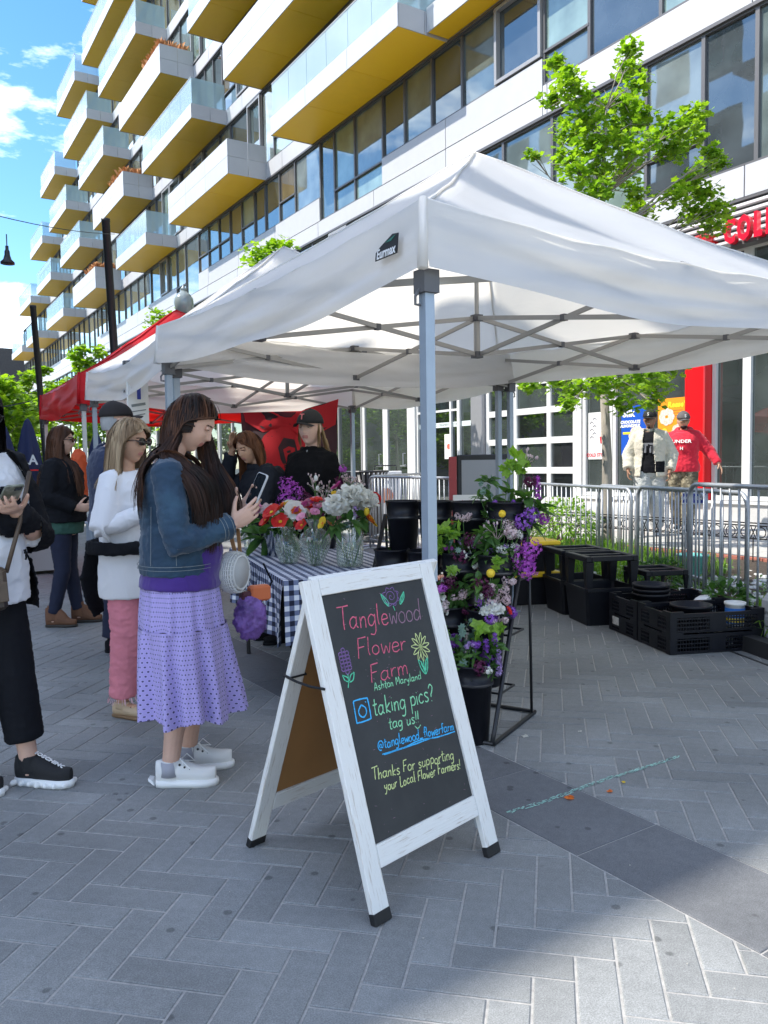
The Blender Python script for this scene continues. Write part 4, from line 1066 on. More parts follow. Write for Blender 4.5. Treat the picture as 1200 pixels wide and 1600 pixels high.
def florets(mb, c, r, n=40, fs_=.011, rn=RF, sc=(1, 1, 1)):
    """cluster of small four-petal florets on a rounded head"""
    c = Vector(c)
    for i in range(n):
        d = rvec(rn); p = c+Vector((d.x*sc[0], d.y*sc[1], d.z*sc[2]))*r*rn.uniform(.65, 1.05)
        t = d.orthogonal().normalized(); t.rotate(Matrix.Rotation(rn.uniform(0, 6.28), 3, d)); b = d.cross(t); f = fs_*rn.uniform(.8, 1.25)
        vs = [p, p+t*f+d*f*.3, p+(t+b)*f*.35, p+b*f+d*f*.3, p+(b-t)*f*.35, p-t*f+d*f*.3, p-(t+b)*f*.35, p-b*f+d*f*.3, p+(t-b)*f*.35]
        mb.add(vs, [(0, 8, 1, 2), (0, 2, 3, 4), (0, 4, 5, 6), (0, 6, 7, 8)])
def leafq(mb, p, d, l, w_, rn=RF, droop=.3, fold=.25, n=4):
    """pointed leaf with a centre fold starting at p"""
    p = Vector(p); d = Vector(d).normalized(); s = d.cross(Vector((0, 0, 1)));
    if s.length < .1: s = Vector((1, 0, 0))
    s.normalize(); s.rotate(Matrix.Rotation(rn.uniform(-.8, .8), 3, d)); u = s.cross(d)
    L_ = []; C_ = []; R_ = []
    for i in range(n+1):
        f = i/n; c = p+d*l*f-Vector((0, 0, 1))*droop*l*f*f; ww = w_*(sin(pi*(f**.8))+.04)*.5
        L_.append(c-s*ww+u*ww*fold); C_.append(c); R_.append(c+s*ww+u*ww*fold)
    vs = L_+C_+R_; k = n+1; fs = []
    for i in range(n): fs += [(i, i+1, k+i+1, k+i), (k+i, k+i+1, 2*k+i+1, 2*k+i)]
    mb.add(vs, fs)
def lobed(mb, p, d, r, rn=RF, lobes=5):
    """round scalloped / maple-like leaf"""
    p = Vector(p); d = Vector(d).normalized(); t = d.orthogonal().normalized(); t.rotate(Matrix.Rotation(rn.uniform(0, 6.28), 3, d)); b = d.cross(t); vs = [p]
    n = lobes*2
    for i in range(n):
        a = 2*pi*i/n; q = r*(1.0 if i % 2 == 0 else .66)*rn.uniform(.9, 1.1); vs.append(p+t*q*cos(a)+b*q*sin(a)+d*rn.uniform(-.12, .2)*r)
    mb.add(vs, [(0, i+1, (i+1) % n+1) for i in range(n)])
def stem(mb, a, b, r=.002, bend=None, rn=RF):
    a = Vector(a); b = Vector(b); m_ = (a+b)/2+(bend or Vector((rn.uniform(-.01, .01), rn.uniform(-.01, .01), 0))); mb.tube([a, m_, b], r, 4, cap=False)

VPROF = {'urn': [(.030, 0), (.036, .012), (.062, .07), (.070, .105), (.062, .135), (.030, .160), (.026, .172), (.040, .200)],
         'bell': [(.040, 0), (.044, .01), (.064, .06), (.066, .085), (.050, .115), (.034, .135), (.030, .15), (.040, .165)],
         'jar': [(.050, 0), (.056, .008), (.058, .04), (.058, .15), (.050, .165), (.044, .172), (.044, .195), (.047, .197)],
         'small': [(.026, 0), (.030, .006), (.031, .06), (.027, .07), (.027, .085), (.029, .086)]}
def vase(kind, u, v, label, sc=1.0, fill=.5):
    o = thing('flower_vase', label, 'vase', tuple(TP(u, v)), group='vases on the gingham table'); pr = [(r*sc, z*sc) for r, z in VPROF[kind]]
    t = .0022; inner = [(max(r-t, .001), max(z, .006)) for r, z in reversed(pr)]
    MB().lathe(pr+inner, seg=28, cap=True).build('glass_body', glass_m, o, smooth=True)
    wz = pr[-1][1]*fill; wp = [(r-t*1.4, z) for r, z in pr if z < wz]; wp[0] = (wp[0][0], .008)
    MB().lathe(wp+[(wp[-1][0], wz)], seg=20).build('water', water_m, o, smooth=True)
    return o
def bouquet(label, cen, zb, blooms, group=None, leaves=14, spread=.02, lm=leaf_m, stems=None, leafl=.08, name='flower_bunch', nz=.0, foot=.015, sc=1.0):
    """blooms: list of (kind, colour, (dx, dy, dz), size); dz above zb"""
    o = thing(name, label, 'flowers', (cen[0], cen[1], zb), group=group); sm = MB(); lf = MB(); rn = random.Random(hash(label) % 1000 if False else len(label)*7+len(blooms))
    for kind, c, p, s in blooms:
        s *= sc; mb = MB(); p = Vector(p)*sc; ax = (Vector((p.x, p.y, .09))+rvec(rn)*.02).normalized()
        if kind == 'poppy': petalcup(mb, p, ax, s, 5, .72, 2, 1.15, .5, rn)
        elif kind == 'bowl': petalcup(mb, p, (ax.x*.7-.35, ax.y-.7, ax.z), s, 6, .62, 1, 1.2, .6, rn)
        elif kind == 'ranun': petalcup(mb, p, ax, s, 7, .8, 5, 1.1, .6, rn); mb.ball(p+ax*s*.35, s*.42, 8, 6)
        elif kind == 'peony': ruffle(mb, p, s, 130, rn)
        elif kind == 'tulip': petalcup(mb, p, ax, s, 6, .28, 1, 1.3, .4, rn)
        elif kind == 'cluster': florets(mb, p, s*1.05, int(40+s*800), .0105, rn)
        elif kind == 'spike':
            for q in range(5): florets(mb, p+Vector((0, 0, (q-2)*s*.55)), s*.42*(1-.12*q), 14, .009, rn)
        elif kind == 'ball': mb.ball(p, s, 14, 10, jit=.03, rn=rn)
        elif kind == 'lace':
            for q in range(5): 
                w_ = rvec(rn)*s*.7; w_.z *= .4; florets(mb, p+w_, s*.36, 30, .0062, rn)
        elif kind == 'bud': mb.ball(p, s, 8, 7, sc=(.8, .8, 1.3))
        elif kind == 'lobed':
            for q in range(7): lobed(mb, p+rvec(rn)*s*.6, (rvec(rn)+Vector((0, -.3, .8))), s*.55, rn, 6)
        elif kind == 'euca':
            for q in range(10):
                a = rn.uniform(0, 6.28); lobed(mb, p+Vector((cos(a)*.03, sin(a)*.03, (q-5)*s*.3)), (cos(a), sin(a)-.4, .3), s*.38, rn, 8)
        elif kind == 'leafy':
            for q in range(8): leafq(mb, p+rvec(rn)*s*.15, rvec(rn)+Vector((0, 0, .3)), s, s*.42, rn)
        elif kind == 'twig':
            for q in range(9):
                w_ = rvec(rn)*s; w_.z = abs(w_.z); stem(mb, p-Vector((0, 0, s*.3)), p+w_, .0015, rn=rn); mb.ball(p+w_, .006, 6, 5, sc=(1, 1, 1.6)); stem(sm, p-Vector((0, 0, s*.5)), p+w_, .0012, rn=rn)
        mm = {'lobed': lime_m, 'euca': euca_m, 'leafy': leaf_m}.get(kind) or PET[c]
        nm = {'lobed': 'lime_foliage', 'euca': 'eucalyptus_sprig', 'leafy': 'leaf_sprig', 'twig': 'bud_sprig', 'bud': 'bud'}.get(kind, 'blossom')
        mb.build(nm, mm, o, smooth=kind in ('ball', 'bud'))
        if kind == 'poppy' or kind == 'bowl':
            cm = MB(); q = p+ax*s*.25
            if kind == 'bowl': ruffle(cm, q+Vector((-.005, -.012, 0)), s*.42, 40, rn); cm.build('blossom_centre', PET['orange'], o)
            else: cm.ball(q, s*.22, 8, 6); cm.build('blossom_centre', PET['yellow' if c != 'yellow' else 'orange'], o, smooth=True)
        a = rn.uniform(0, 6.28); stem(sm, (cos(a)*foot, sin(a)*foot, nz), p-ax*s*.2, .0019, rn=rn)
    for i in range(leaves):
        a = rn.uniform(0, 6.28); r = rn.uniform(.01, spread*2); z = rn.uniform(.10, .22)*sc; leafq(lf, (cos(a)*r*.6, sin(a)*r*.6, z+nz), (cos(a), sin(a), rn.uniform(.2, 1.0)), leafl*rn.uniform(.6, 1.2), leafl*.28, rn)
    sm.build('stems', stem_m, o, kind='stuff' if len(blooms) > 12 else None)
    if leaves: lf.build('foliage', lm, o, kind='stuff' if leaves > 12 else None)
    return o
# table positions (u across from the aisle edge, v along)
def uvof(x, y): 
    d = Vector((x, y, 0))-T0; return d.dot(TW), d.dot(TL)
u, v = uvof(2.15, 4.34); vase('bell', u, v, 'round bellied glass vase of red and orange poppies, second from the left of the row', 1.28)
c = TP(u, v); bouquet('loose red poppies and one big cream and orange flower in the bellied vase', c, c.z, [
    ('poppy', 'red', (-.085, -.02, .235), .048), ('poppy', 'red', (-.06, -.05, .195), .042), ('poppy', 'red', (-.10, .01, .20), .04), ('bowl', 'white', (.005, -.06, .235), .062), ('ranun', 'peach', (.085, .01, .225), .050),
    ('bud', 'red', (.02, -.03, .185), .012), ('bud', 'white', (.035, -.05, .17), .016), ('poppy', 'white', (.075, -.05, .215), .036), ('poppy', 'yellow', (.03, .03, .26), .035), ('poppy', 'orange', (-.03, .03, .25), .04)], leaves=10, foot=.02, sc=1.28)
u, v = uvof(2.23, 4.15); vase('urn', u, v, 'two-handled style glass vase of pink ranunculus in the middle of the row', 1.36)
c = TP(u, v); rr = random.Random(4); bl = []
for i in range(19):
    a = rr.uniform(0, 6.28); r = rr.uniform(0, .13); bl.append(('ranun', rr.choice(['pink', 'pink', 'pink', 'hotpink', 'hotpink', 'red', 'blush']), (r*cos(a), r*sin(a), .30-r*.5+rr.uniform(-.035, .035)), rr.uniform(.022, .034)))
bl += [('bud', 'white', (.0, -.02, .41), .012), ('bud', 'white', (.03, .02, .36), .011), ('poppy', 'yellow', (.12, .02, .31), .035), ('ranun', 'red', (-.005, -.03, .30), .034), ('poppy', 'red', (-.08, -.03, .19), .03), ('poppy', 'peach', (.05, -.06, .19), .035)]
bouquet('dense mixed pink and magenta ranunculus bunch in the middle vase', c, c.z, bl, leaves=8, foot=.02, sc=1.25)
u, v = uvof(2.36, 3.97); vase('jar', u, v, 'tall straight glass jar of white peonies nearest the chalkboard sign', 1.36)
c = TP(u, v); bouquet('three big white peonies with yellow and orange poppies in the tall jar', c, c.z, [
    ('peony', 'white', (-.085, -.03, .27), .062), ('peony', 'white', (.0, -.03, .315), .068), ('peony', 'white', (.085, -.01, .285), .060), ('peony', 'white', (.0, .06, .28), .055), ('poppy', 'red', (.145, .02, .30), .035),
    ('poppy', 'orange', (.06, -.06, .215), .035), ('poppy', 'yellow', (.085, -.05, .20), .032), ('poppy', 'hotpink', (-.04, .04, .36), .03), ('poppy', 'yellow', (-.13, .0, .20), .032), ('leafy', '', (-.02, -.04, .21), .09), ('leafy', '', (.05, -.03, .215), .08), ('leafy', '', (-.09, -.02, .20), .08), ('bud', 'yellow', (.05, -.07, .25), .016)], leaves=8, foot=.025, sc=1.27)
u, v = uvof(2.27, 4.77)
tp_ = thing('metal_pail', 'polished tin pail with tulips standing at the back of the table', 'pail', tuple(TP(u, v)))
MB().lathe([(.050, 0), (.056, .004), (.082, .185), (.086, .187), (.086, .193), (.080, .193), (.054, .01), (.001, .008)], seg=32, cap=False).build('pail_body', tin_m, tp_, smooth=True)
c = TP(u, v); bouquet('pale pink and white tulips in the tin pail', c, c.z, [('tulip', 'blush', (-.06, -.03, .25), .05), ('tulip', 'pink', (-.09, .0, .26), .045), ('tulip', 'white', (-.035, -.04, .235), .048), ('tulip', 'white', (.07, -.02, .26), .05), ('tulip', 'blush', (.0, .05, .24), .045), ('leafy', '', (-.02, 0, .16), .17), ('leafy', '', (.04, 0, .15), .16), ('leafy', '', (-.07, -.01, .12), .15)], leaves=6, foot=.03, sc=1.15)
u, v = uvof(2.25, 5.14); vase('small', u, v, 'small glass jar of fine greenery near the shopper with the phone', 1.35)
c = TP(u, v); bouquet('fine green sprigs in the small jar', c, c.z, [('leafy', '', (0, 0, .13), .08), ('leafy', '', (-.04, 0, .14), .07), ('leafy', '', (.05, .0, .14), .08)], leaves=26, leafl=.09, foot=.01)
# big dark arrangement at the back of the table
u, v = .62, 1.45
bk = thing('flower_bucket', 'dark bucket of purple lilac and budding stems standing at the back of the table', 'bucket', tuple(TP(u, v)))
MB().lathe([(.07, 0), (.075, .004), (.10, .20), (.103, .21), (.098, .21), (.07, .01)], seg=24).build('bucket_body', black_plastic, bk, smooth=True)
c = TP(u, v); bl = []; rr = random.Random(9)
for x, z in ((-.23, .36), (-.28, .31), (-.19, .31), (-.25, .40)): bl.append(('cluster', 'maroon' if x > -.2 else 'magenta', (x, rr.uniform(-.08, .02), z), .062))
for x, z in ((.06, .40), (.10, .36), (.13, .41), (-.06, .20), (-.10, .30)): bl.append(('ranun', 'maroon', (x, rr.uniform(-.06, .04), z), .040))
for x, z in ((.13, .27), (.17, .24), (.10, .22)): bl.append(('cluster', 'lilac', (x, rr.uniform(-.08, 0), z), .045))
for q in range(12): bl.append(('twig', 'blush', (rr.uniform(-.12, .24), rr.uniform(-.08, .08), rr.uniform(.26, .44)), .06))
for q in range(7): bl.append(('leafy', '', (rr.uniform(-.15, .2), rr.uniform(-.08, .05), rr.uniform(.2, .34)), .09))
bl += [('cluster', 'magenta', (.14, 0, .50), .024), ('bud', 'white', (.22, -.02, .30), .018)]
bouquet('deep purple lilac and budding stems in the dark bucket on the table', c, c.z, bl, leaves=30, leafl=.10, spread=.06, foot=.05, sc=1.12)
# low flowers on the corner of the table by the sign
c = TP(.66, .18); bouquet('small purple and green cut stems lying at the table corner by the sign top', c, c.z, [('cluster', 'lilac', (0, 0, .05), .025), ('cluster', 'purple', (.03, .01, .04), .02), ('ball', 'yellow', (.16, .0, .03), .012), ('leafy', '', (.05, 0, .03), .06), ('leafy', '', (.10, 0, .02), .06), ('leafy', '', (-.03, 0, .02), .06)], leaves=8, leafl=.05, foot=.03)

# ------------------------------------------------------------------ flower stand with buckets
P0 = Vector((2.45, 2.84, 0)); ra = Vector((.90, .44, 0)).normalized(); rw = Vector((-.44, .90, 0)).normalized()
RK = thing('flower_stand', 'black tubular steel stand holding tiers of flower buckets under the canopy', 'display stand', tuple(P0)); RM = frame((0, 0, 0), ra, rw)
tubes = MB()
def side_frame(w0):
    m_ = MB(); m_.tube([(.04, w0, 1.02*.985-.0), (.0, w0, 0.0)] if False else [(.50, w0, 1.06), (.035, w0, .07), (.012, w0, .03), (.03, w0, .012), (.07, w0, .010), (.54, w0, .010), (.585, w0, .012)], .0115, 8)
    o = m_.build('side_frame', black_metal, RK, smooth=True); o.matrix_local = RM
    o = MB().tube([(.50, w0, 1.05), (.54, w0, .012)], .008, 8).build('upright_rod', black_metal, RK, smooth=True); o.matrix_local = RM
side_frame(0); side_frame(.86)
tiers = [(.045, 0.0), (.20, .24), (.33, .50), (.46, .76)]
m_ = MB()
for (du, z) in tiers[1:]:
    for q in (-.09, .09): m_.tube([(du+q, 0, z-.01), (du+q, .86, z-.01)], .006, 6)
    for q in (0.0, .86): m_.tube([(du-.09, q, z-.01), (du+.09, q, z-.01)], .006, 6)
for uu_ in (.02, .585): m_.tube([(uu_, 0, .012), (uu_, .86, .012)], .0105, 8)
m_.tube([(.46+.09, 0, 1.10), (.46+.09, .86, 1.10)], .012, 8); m_.tube([(.55, 0, 1.10), (.55, 0, 1.0)], .008, 6); m_.tube([(.55, .86, 1.10), (.55, .86, .7)], .008, 6)
o = m_.build('cross_bars', black_metal, RK); o.matrix_local = RM
def RP(u, w_, z): return P0+RM.to_3x3() @ Vector((u, w_, z))
bkp = None; bpos = {}
names = {0: 'lowest tier', 1: 'second tier', 2: 'third tier', 3: 'top tier'}; cols3 = ['right end', 'middle right', 'middle left', 'left end']
for ti, (du, z) in enumerate(tiers):
    for ci, w_ in enumerate((.11, .315, .52, .725)):
        p = RP(du, w_, z)
        lb = 'black flower bucket in the %s of the %s of the flower stand' % (cols3[ci], names[ti])
        if bkp is None:
            bkp = thing('bucket', lb, 'bucket', tuple(p), group='black buckets on the flower stand')
            MB().lathe([(.066, 0), (.070, .004), (.088, .29), (.095, .292), (.095, .30), (.089, .302), (.095, .375), (.100, .377), (.100, .385), (.092, .385), (.066, .012), (.001, .01)], seg=28, cap=False).build('bucket_body', black_plastic, bkp, smooth=True)
            MB().lathe([(.0885, .283), (.0955, .286), (.0965, .292), (.0955, .298)], seg=28, cap=False).build('rim_band', mat('bucket_rim', (.03, .03, .034), .25), bkp, smooth=True)
        else: copy_tree(bkp, loc=tuple(p), label=lb)
        bpos[(ti, ci)] = p
def rgt(a, z, d=0.0): return (a*.837+d*.548, -a*.548+d*.837, z)
def stand_bunch(key, label, blooms, **kw):
    p = bpos[key]; rq = random.Random(key[0]*7+key[1]); pal = ['blush', 'white', 'purple', 'lilac', 'maroon', 'magenta'] if key[0] != 0 else ['purple', 'lilac', 'purple']
    kw['leaves'] = kw.get('leaves', 20)+45
    for q in range(9 if key[0] < 3 else 4):
        blooms = blooms+[(rq.choice(['lace', 'cluster', 'lace', 'leafy', 'leafy']), rq.choice(pal), rgt(rq.uniform(-.09, .10), rq.uniform(.16, .30), rq.uniform(-.08, .06)), rq.uniform(.03, .055))]
    for q in range(6): blooms = blooms+[('leafy', '', rgt(rq.uniform(-.10, .10), rq.uniform(.18, .34), rq.uniform(-.06, .06)), rq.uniform(.07, .10))]
    return bouquet(label, p, p.z+(.20, .18, .15, .07)[key[0]], blooms, group='bunches on the flower stand', **kw)
# offsets: local x = world x, so (right in the photo) ~ (+.84, -.55)
stand_bunch((0, 0), 'purple phlox with eucalyptus and lime leaves on the lowest tier, right end', [
    ('spike', 'purple', rgt(.055, .24, -.05), .055), ('spike', 'purple', rgt(.10, .27, -.02), .05), ('spike', 'lilac', rgt(.115, .20, -.05), .045), ('cluster', 'maroon', rgt(.02, .18, -.08), .035), ('lobed', '', rgt(.05, .33, 0), .085), ('lobed', '', rgt(.10, .34, .02), .06),
    ('euca', '', rgt(-.03, .28, -.03), .07), ('euca', '', rgt(.0, .31, 0), .06), ('leafy', '', rgt(-.05, .20, -.04), .08), ('leafy', '', rgt(.08, .18, -.06), .06), ('lace', 'white', rgt(.05, .17, -.09), .03)], leaves=40, leafl=.06, spread=.05, foot=.05)
stand_bunch((0, 1), 'eucalyptus and pale green leaves on the lowest tier, middle', [('euca', '', rgt(0, .25, -.03), .08), ('euca', '', rgt(-.06, .24), .07), ('leafy', '', rgt(.03, .2), .08), ('lobed', '', rgt(.02, .27), .07)], leaves=20, leafl=.06, foot=.05)
stand_bunch((1, 0), 'blush waxflower, white stock and one yellow ball on the second tier, right end', [
    ('lace', 'blush', rgt(.06, .31, -.04), .06), ('lace', 'blush', rgt(.08, .25, -.05), .06), ('lace', 'blush', rgt(.10, .34, 0), .05), ('lace', 'white', rgt(-.02, .29, -.05), .05), ('peony', 'white', rgt(.035, .21, -.09), .042), ('peony', 'white', rgt(-.01, .205, -.09), .035),
    ('ball', 'yellow', rgt(.02, .385, -.03), .022), ('cluster', 'maroon', rgt(-.03, .33, -.05), .042), ('cluster', 'maroon', rgt(.0, .30, -.07), .03), ('cluster', 'purple', rgt(.01, .17, -.10), .03), ('ranun', 'red', rgt(.10, .20, -.06), .025), ('cluster', 'purple', rgt(.12, .19, -.03), .028), ('lace', 'blush', rgt(.05, .165, -.10), .045), ('leafy', '', rgt(0, .2, -.05), .08), ('lobed', '', rgt(.05, .42, 0), .05)], leaves=40, leafl=.06, spread=.05, foot=.05)
stand_bunch((1, 1), 'white stock and dark purple scabiosa on the second tier, middle', [
    ('peony', 'white', rgt(-.07, .26, -.06), .05), ('peony', 'white', rgt(-.06, .19, -.08), .05), ('cluster', 'maroon', rgt(0, .32, -.04), .045), ('ranun', 'peach', rgt(-.05, .34, -.02), .03), ('lace', 'blush', rgt(.04, .27, -.06), .055), ('lace', 'blush', rgt(-.02, .22, -.08), .05), ('lobed', '', rgt(.02, .37, 0), .05), ('leafy', '', rgt(.05, .2, -.05), .08), ('lace', 'white', rgt(.03, .36, 0), .03)], leaves=30, leafl=.06, spread=.05, foot=.05)
stand_bunch((1, 2), 'mixed white and pink bunch on the second tier, left end, behind the tent pole', [('peony', 'white', rgt(0, .25, -.03), .05), ('lace', 'blush', rgt(.06, .28), .05), ('cluster', 'purple', rgt(-.05, .3), .04), ('leafy', '', rgt(0, .2), .08)], leaves=20, leafl=.06, foot=.05)
stand_bunch((2, 0), 'big magenta phlox and cream waxflower on the third tier, right end', [
    ('cluster', 'magenta', rgt(.13, .22, -.06), .065), ('cluster', 'magenta', rgt(.17, .26, -.03), .055), ('cluster', 'magenta', rgt(.15, .16, -.06), .05), ('cluster', 'purple', rgt(.14, .40, 0), .045), ('cluster', 'purple', rgt(.18, .43, 0), .04), ('lace', 'white', rgt(.05, .27, -.05), .06), ('lace', 'white', rgt(.09, .33, -.02), .05), ('lace', 'blush', rgt(.06, .38, 0), .05),
    ('cluster', 'blush', rgt(.07, .345, -.04), .032), ('ball', 'yellow', rgt(.03, .44, -.02), .019), ('twig', 'blush', rgt(.0, .33, -.03), .08), ('leafy', '', rgt(.02, .24, -.05), .08), ('lobed', '', rgt(.04, .2, -.06), .05)], leaves=46, leafl=.065, spread=.05, foot=.05)
stand_bunch((2, 1), 'lime viburnum balls and dusky pink scabiosa on the third tier, middle', [
    ('lobed', '', rgt(-.08, .33, -.04), .075), ('lobed', '', rgt(-.04, .36, -.03), .07), ('lobed', '', rgt(-.11, .27, -.04), .06), ('cluster', 'maroon', rgt(.05, .30, -.07), .042), ('cluster', 'blush', rgt(.09, .31, -.05), .03), ('lace', 'blush', rgt(.02, .42, 0), .05), ('euca', '', rgt(-.02, .24, -.06), .05), ('twig', 'white', rgt(.06, .22, -.05), .06), ('leafy', '', rgt(.0, .2, -.05), .07), ('lace', 'white', rgt(.03, .22, -.07), .03)], leaves=40, leafl=.06, spread=.05, foot=.05)
stand_bunch((3, 0), 'tall leafy bunch with lime leaves and purple lilac on the top tier, right end', [
    ('lobed', '', rgt(.05, .53, 0), .075), ('lobed', '', rgt(.02, .48, -.02), .06), ('lobed', '', rgt(.09, .50, 0), .05), ('spike', 'magenta', rgt(.17, .38, 0), .05), ('cluster', 'maroon', rgt(.13, .42, 0), .035), ('spike', 'purple', rgt(-.06, .26, -.04), .05), ('spike', 'purple', rgt(.03, .26, -.06), .05), ('leafy', '', rgt(.12, .33, -.02), .12), ('leafy', '', rgt(.17, .28, 0), .12), ('leafy', '', rgt(.10, .22, -.04), .12),
    ('euca', '', rgt(-.10, .38, 0), .05), ('leafy', '', rgt(-.10, .42, 0), .08), ('leafy', '', rgt(.02, .36, 0), .1), ('twig', 'blush', rgt(.10, .52, 0), .07), ('cluster', 'magenta', rgt(.2, .22, 0), .03), ('leafy', '', rgt(-.14, .34, 0), .06)], leaves=60, leafl=.10, spread=.05, foot=.05)
# ------------------------------------------------------------------ barricades
def barricade(p, q, label, h=1.08, nb=17, ends=(True, True)):
    p = Vector(p); q = Vector(q); d = (q-p); L_ = d.length; d.normalize()
    o = thing('barricade', label, 'barricade', tuple(p), rz=atan2(d.y, d.x), group='grey steel crowd barricades')
    r = .12; zb = .20; pts = [(0, 0, .06), (0, 0, h-r)]
    for k in range(1, 6): a = k*pi/12; pts.append((r-r*cos(a), 0, h-r+r*sin(a)))
    pts += [(r, 0, h), (L_-r, 0, h)]
    for k in range(1, 6): a = k*pi/12; pts.append((L_-r+r*sin(a), 0, h-r+r*cos(a)))
    pts += [(L_, 0, h-r), (L_, 0, .06)]
    MB().tube(pts, .019, 8, ref=(0, 1, 0)).build('rail', galv, o, smooth=True)
    MB().tube([(.01, 0, zb), (L_-.01, 0, zb)], .017, 8).build('lower_rail', galv, o, smooth=True)
    bm_ = MB().tube([(0, 0, zb), (0, 0, h-.01)], .0085, 6).mesh('bar', galv, True)
    for k in range(nb):
        x = .11+(L_-.22)*k/(nb-1); link('bar', bm_, o, loc=(x, 0, 0))
    for x in (0, L_):
        MB().tube([(x, -.25, .012), (x, -.2, .03), (x, 0, .07), (x, .2, .03), (x, .25, .012)], .016, 6).build('foot', galv, o)
    m_ = MB(); m_.tube([(0, 0, .72), (-.05, 0, .72), (-.05, 0, .58), (0, 0, .58)], .008, 6); m_.build('hook', galv, o)
    return o
b1 = barricade((6.66, 5.42, 0), (5.79, 3.66, 0), 'steel barricade behind the black crates, between the planting and the plaza', nb=15)
b2_ = barricade((5.95, 4.30, .0), (5.02, 2.30, 0), 'steel barricade running out of the picture on the right', h=1.14)
b3 = barricade((8.05, 8.60, .0), (6.80, 5.62, .0), 'steel barricade in front of the round shrub and the tree', nb=22, h=1.05)
b4 = barricade((6.55, 10.4, .0), (6.22, 7.7, 0), 'steel barricade beside the gingham table, left of the flower stand', h=1.16, nb=22)
b5 = barricade((6.70, 10.55, 0.02), (9.1, 12.4, .25), 'steel barricade leading from the litter bin back towards the shop doors', h=1.14, nb=18)
b6 = barricade((7.35, 6.55, .08), (6.25, 4.35, .08), 'steel barricade with the blue and white fence sign on it', nb=16, h=.98)
sgn = thing('fence_sign', 'small white sign with LONG FENCE in a blue box on the barricade', 'sign', (6.14, 4.52, .98))
MB().bbox((-.01, -.11, -.055), (.0, .11, .055), .003).build('plate', mat('sign_white', (.75, .75, .75), .4), sgn)
MB().box((-.0135, -.10, -.042), (-.0105, .10, .042)).build('blue_box', mat('sign_blue', (.03, .05, .32), .4), sgn)
text('lettering', 'LONG FENCE', .043, mat('print_white', (.78, .78, .76), .6), sgn, frame((-.016, 0, 0), (0, -1, 0), (0, 0, 1)), extrude=.001, bold=.0015, sx=.88)
sgn.rotation_euler = (0, 0, radians(20))
sgn.location = Vector(b6.location)+Vector((6.25-7.35, 4.35-6.55, 0))*.93+Vector((-.03, -.01, .92))

# ------------------------------------------------------------------ litter bin, easel board, sandwich board
bn2 = thing('litter_bin', 'black slatted steel litter bin beyond the gingham table', 'litter bin', (7.16, 11.45, .1))
for k in range(26):
    a = 2*pi*k/26; M_ = Matrix.Rotation(a, 4, 'Z'); b = MB(); b.bar((.24, 0, .06), (.26, 0, .78), .03, .006, up=(1, 0, 0)); b.bar((.26, 0, .78), (.33, 0, .96), .03, .006, up=(1, 0, 0))
    b.xf(M_).build('slat', black_metal, bn2)
bn2.scale = (1.1, 1.1, 1.18)
for r_, z_ in ((.245, .08), (.262, .76), (.335, .955)): MB().lathe([(r_, -.015), (r_+.012, 0), (r_, .015), (r_-.012, 0), (r_, -.015)], (0, 0, z_), 28, cap=False).build('ring', black_metal, bn2)
MB().lathe([(.20, 0), (.225, .0), (.235, .86), (.215, .86)], (0, 0, .05), 24).build('liner', black_plastic, bn2, smooth=True)
gp = mat('grey_board', (.30, .30, .30), .6); redp = mat('red_edge', (.35, .05, .05), .5)
for nm, lb, x, y, w_, h_, mm in (('display_board', 'large grey framed board, behind the flower stand', 5.62, 7.07, .62, .66, gp), ):
    t = thing(nm, lb, 'board', (x, y, 0), rz=radians(-33))
    MB().bbox((0, 0, .45), (w_, .05, 1.44), .01).build('frame', black_metal, t); MB().box((.05, -.006, .42), (w_-.05, -.001, 1.38)).build('panel', mm, t)
    MB().box((-.09, .0, .30), (-.005, .05, 1.42)).build('red_post', redp, t)
    for u in (.1, w_-.1): MB().bar((u, .02, 0), (u, .02, .35), .03).build('leg', black_metal, t)
ns_ = thing('notice_board', 'small white sheet with red handwriting tied to the barricade by the stand', 'notice', (4.62, 5.62, .62), rz=radians(-40))
MB().bbox((-.16, -.005, .22), (.16, .005, .44), .003).build('sheet', mat('paper', (.75, .74, .71), .8), ns_)
smb = MB()
for k in range(2):
    for q in range(7): smb.tube([(-.12+q*.034, -.0075, .36-k*.06), (-.108+q*.034, -.0075, .385-k*.06+.01*(q % 2)), (-.095+q*.034, -.0075, .36-k*.06)], .0022, 4)
smb.build('red_scribble', mat('print_dark_red', (.55, .03, .05), .6), ns_)
MB().box((-.012, -.004, -.62), (.012, .006, .22)).build('stake', white_metal, ns_)
wb = thing('sandwich_board', 'white and orange sandwich board beyond the barricade by the shop doors', 'A-frame sign', (8.1, 12.3, .22), rz=radians(-35))
MB().bbox((-.3, -.02, 0), (.3, .02, 1.0), .01).build('front_panel', mat('sign_white', (.75, .75, .75), .4), wb); MB().lathe([(.001, 0), (.14, 0), (.14, .004), (.001, .004)], seg=18, M=Matrix.Translation((0, -.021, .55)) @ Matrix.Rotation(pi/2, 4, 'X')).build('picture', mat('sign_orange', (.6, .2, .08), .6), wb)
MB().tube([(-.28, .0, 1.0), (-.26, .3, .0)], .012, 6).tube([(.28, 0, 1.0), (.26, .3, 0)], .012, 6).tube([(-.2, 0, 1.0), (-.2, 0, 1.1), (.2, 0, 1.1), (.2, 0, 1.0)], .012, 6).build('back_legs', black_metal, wb)

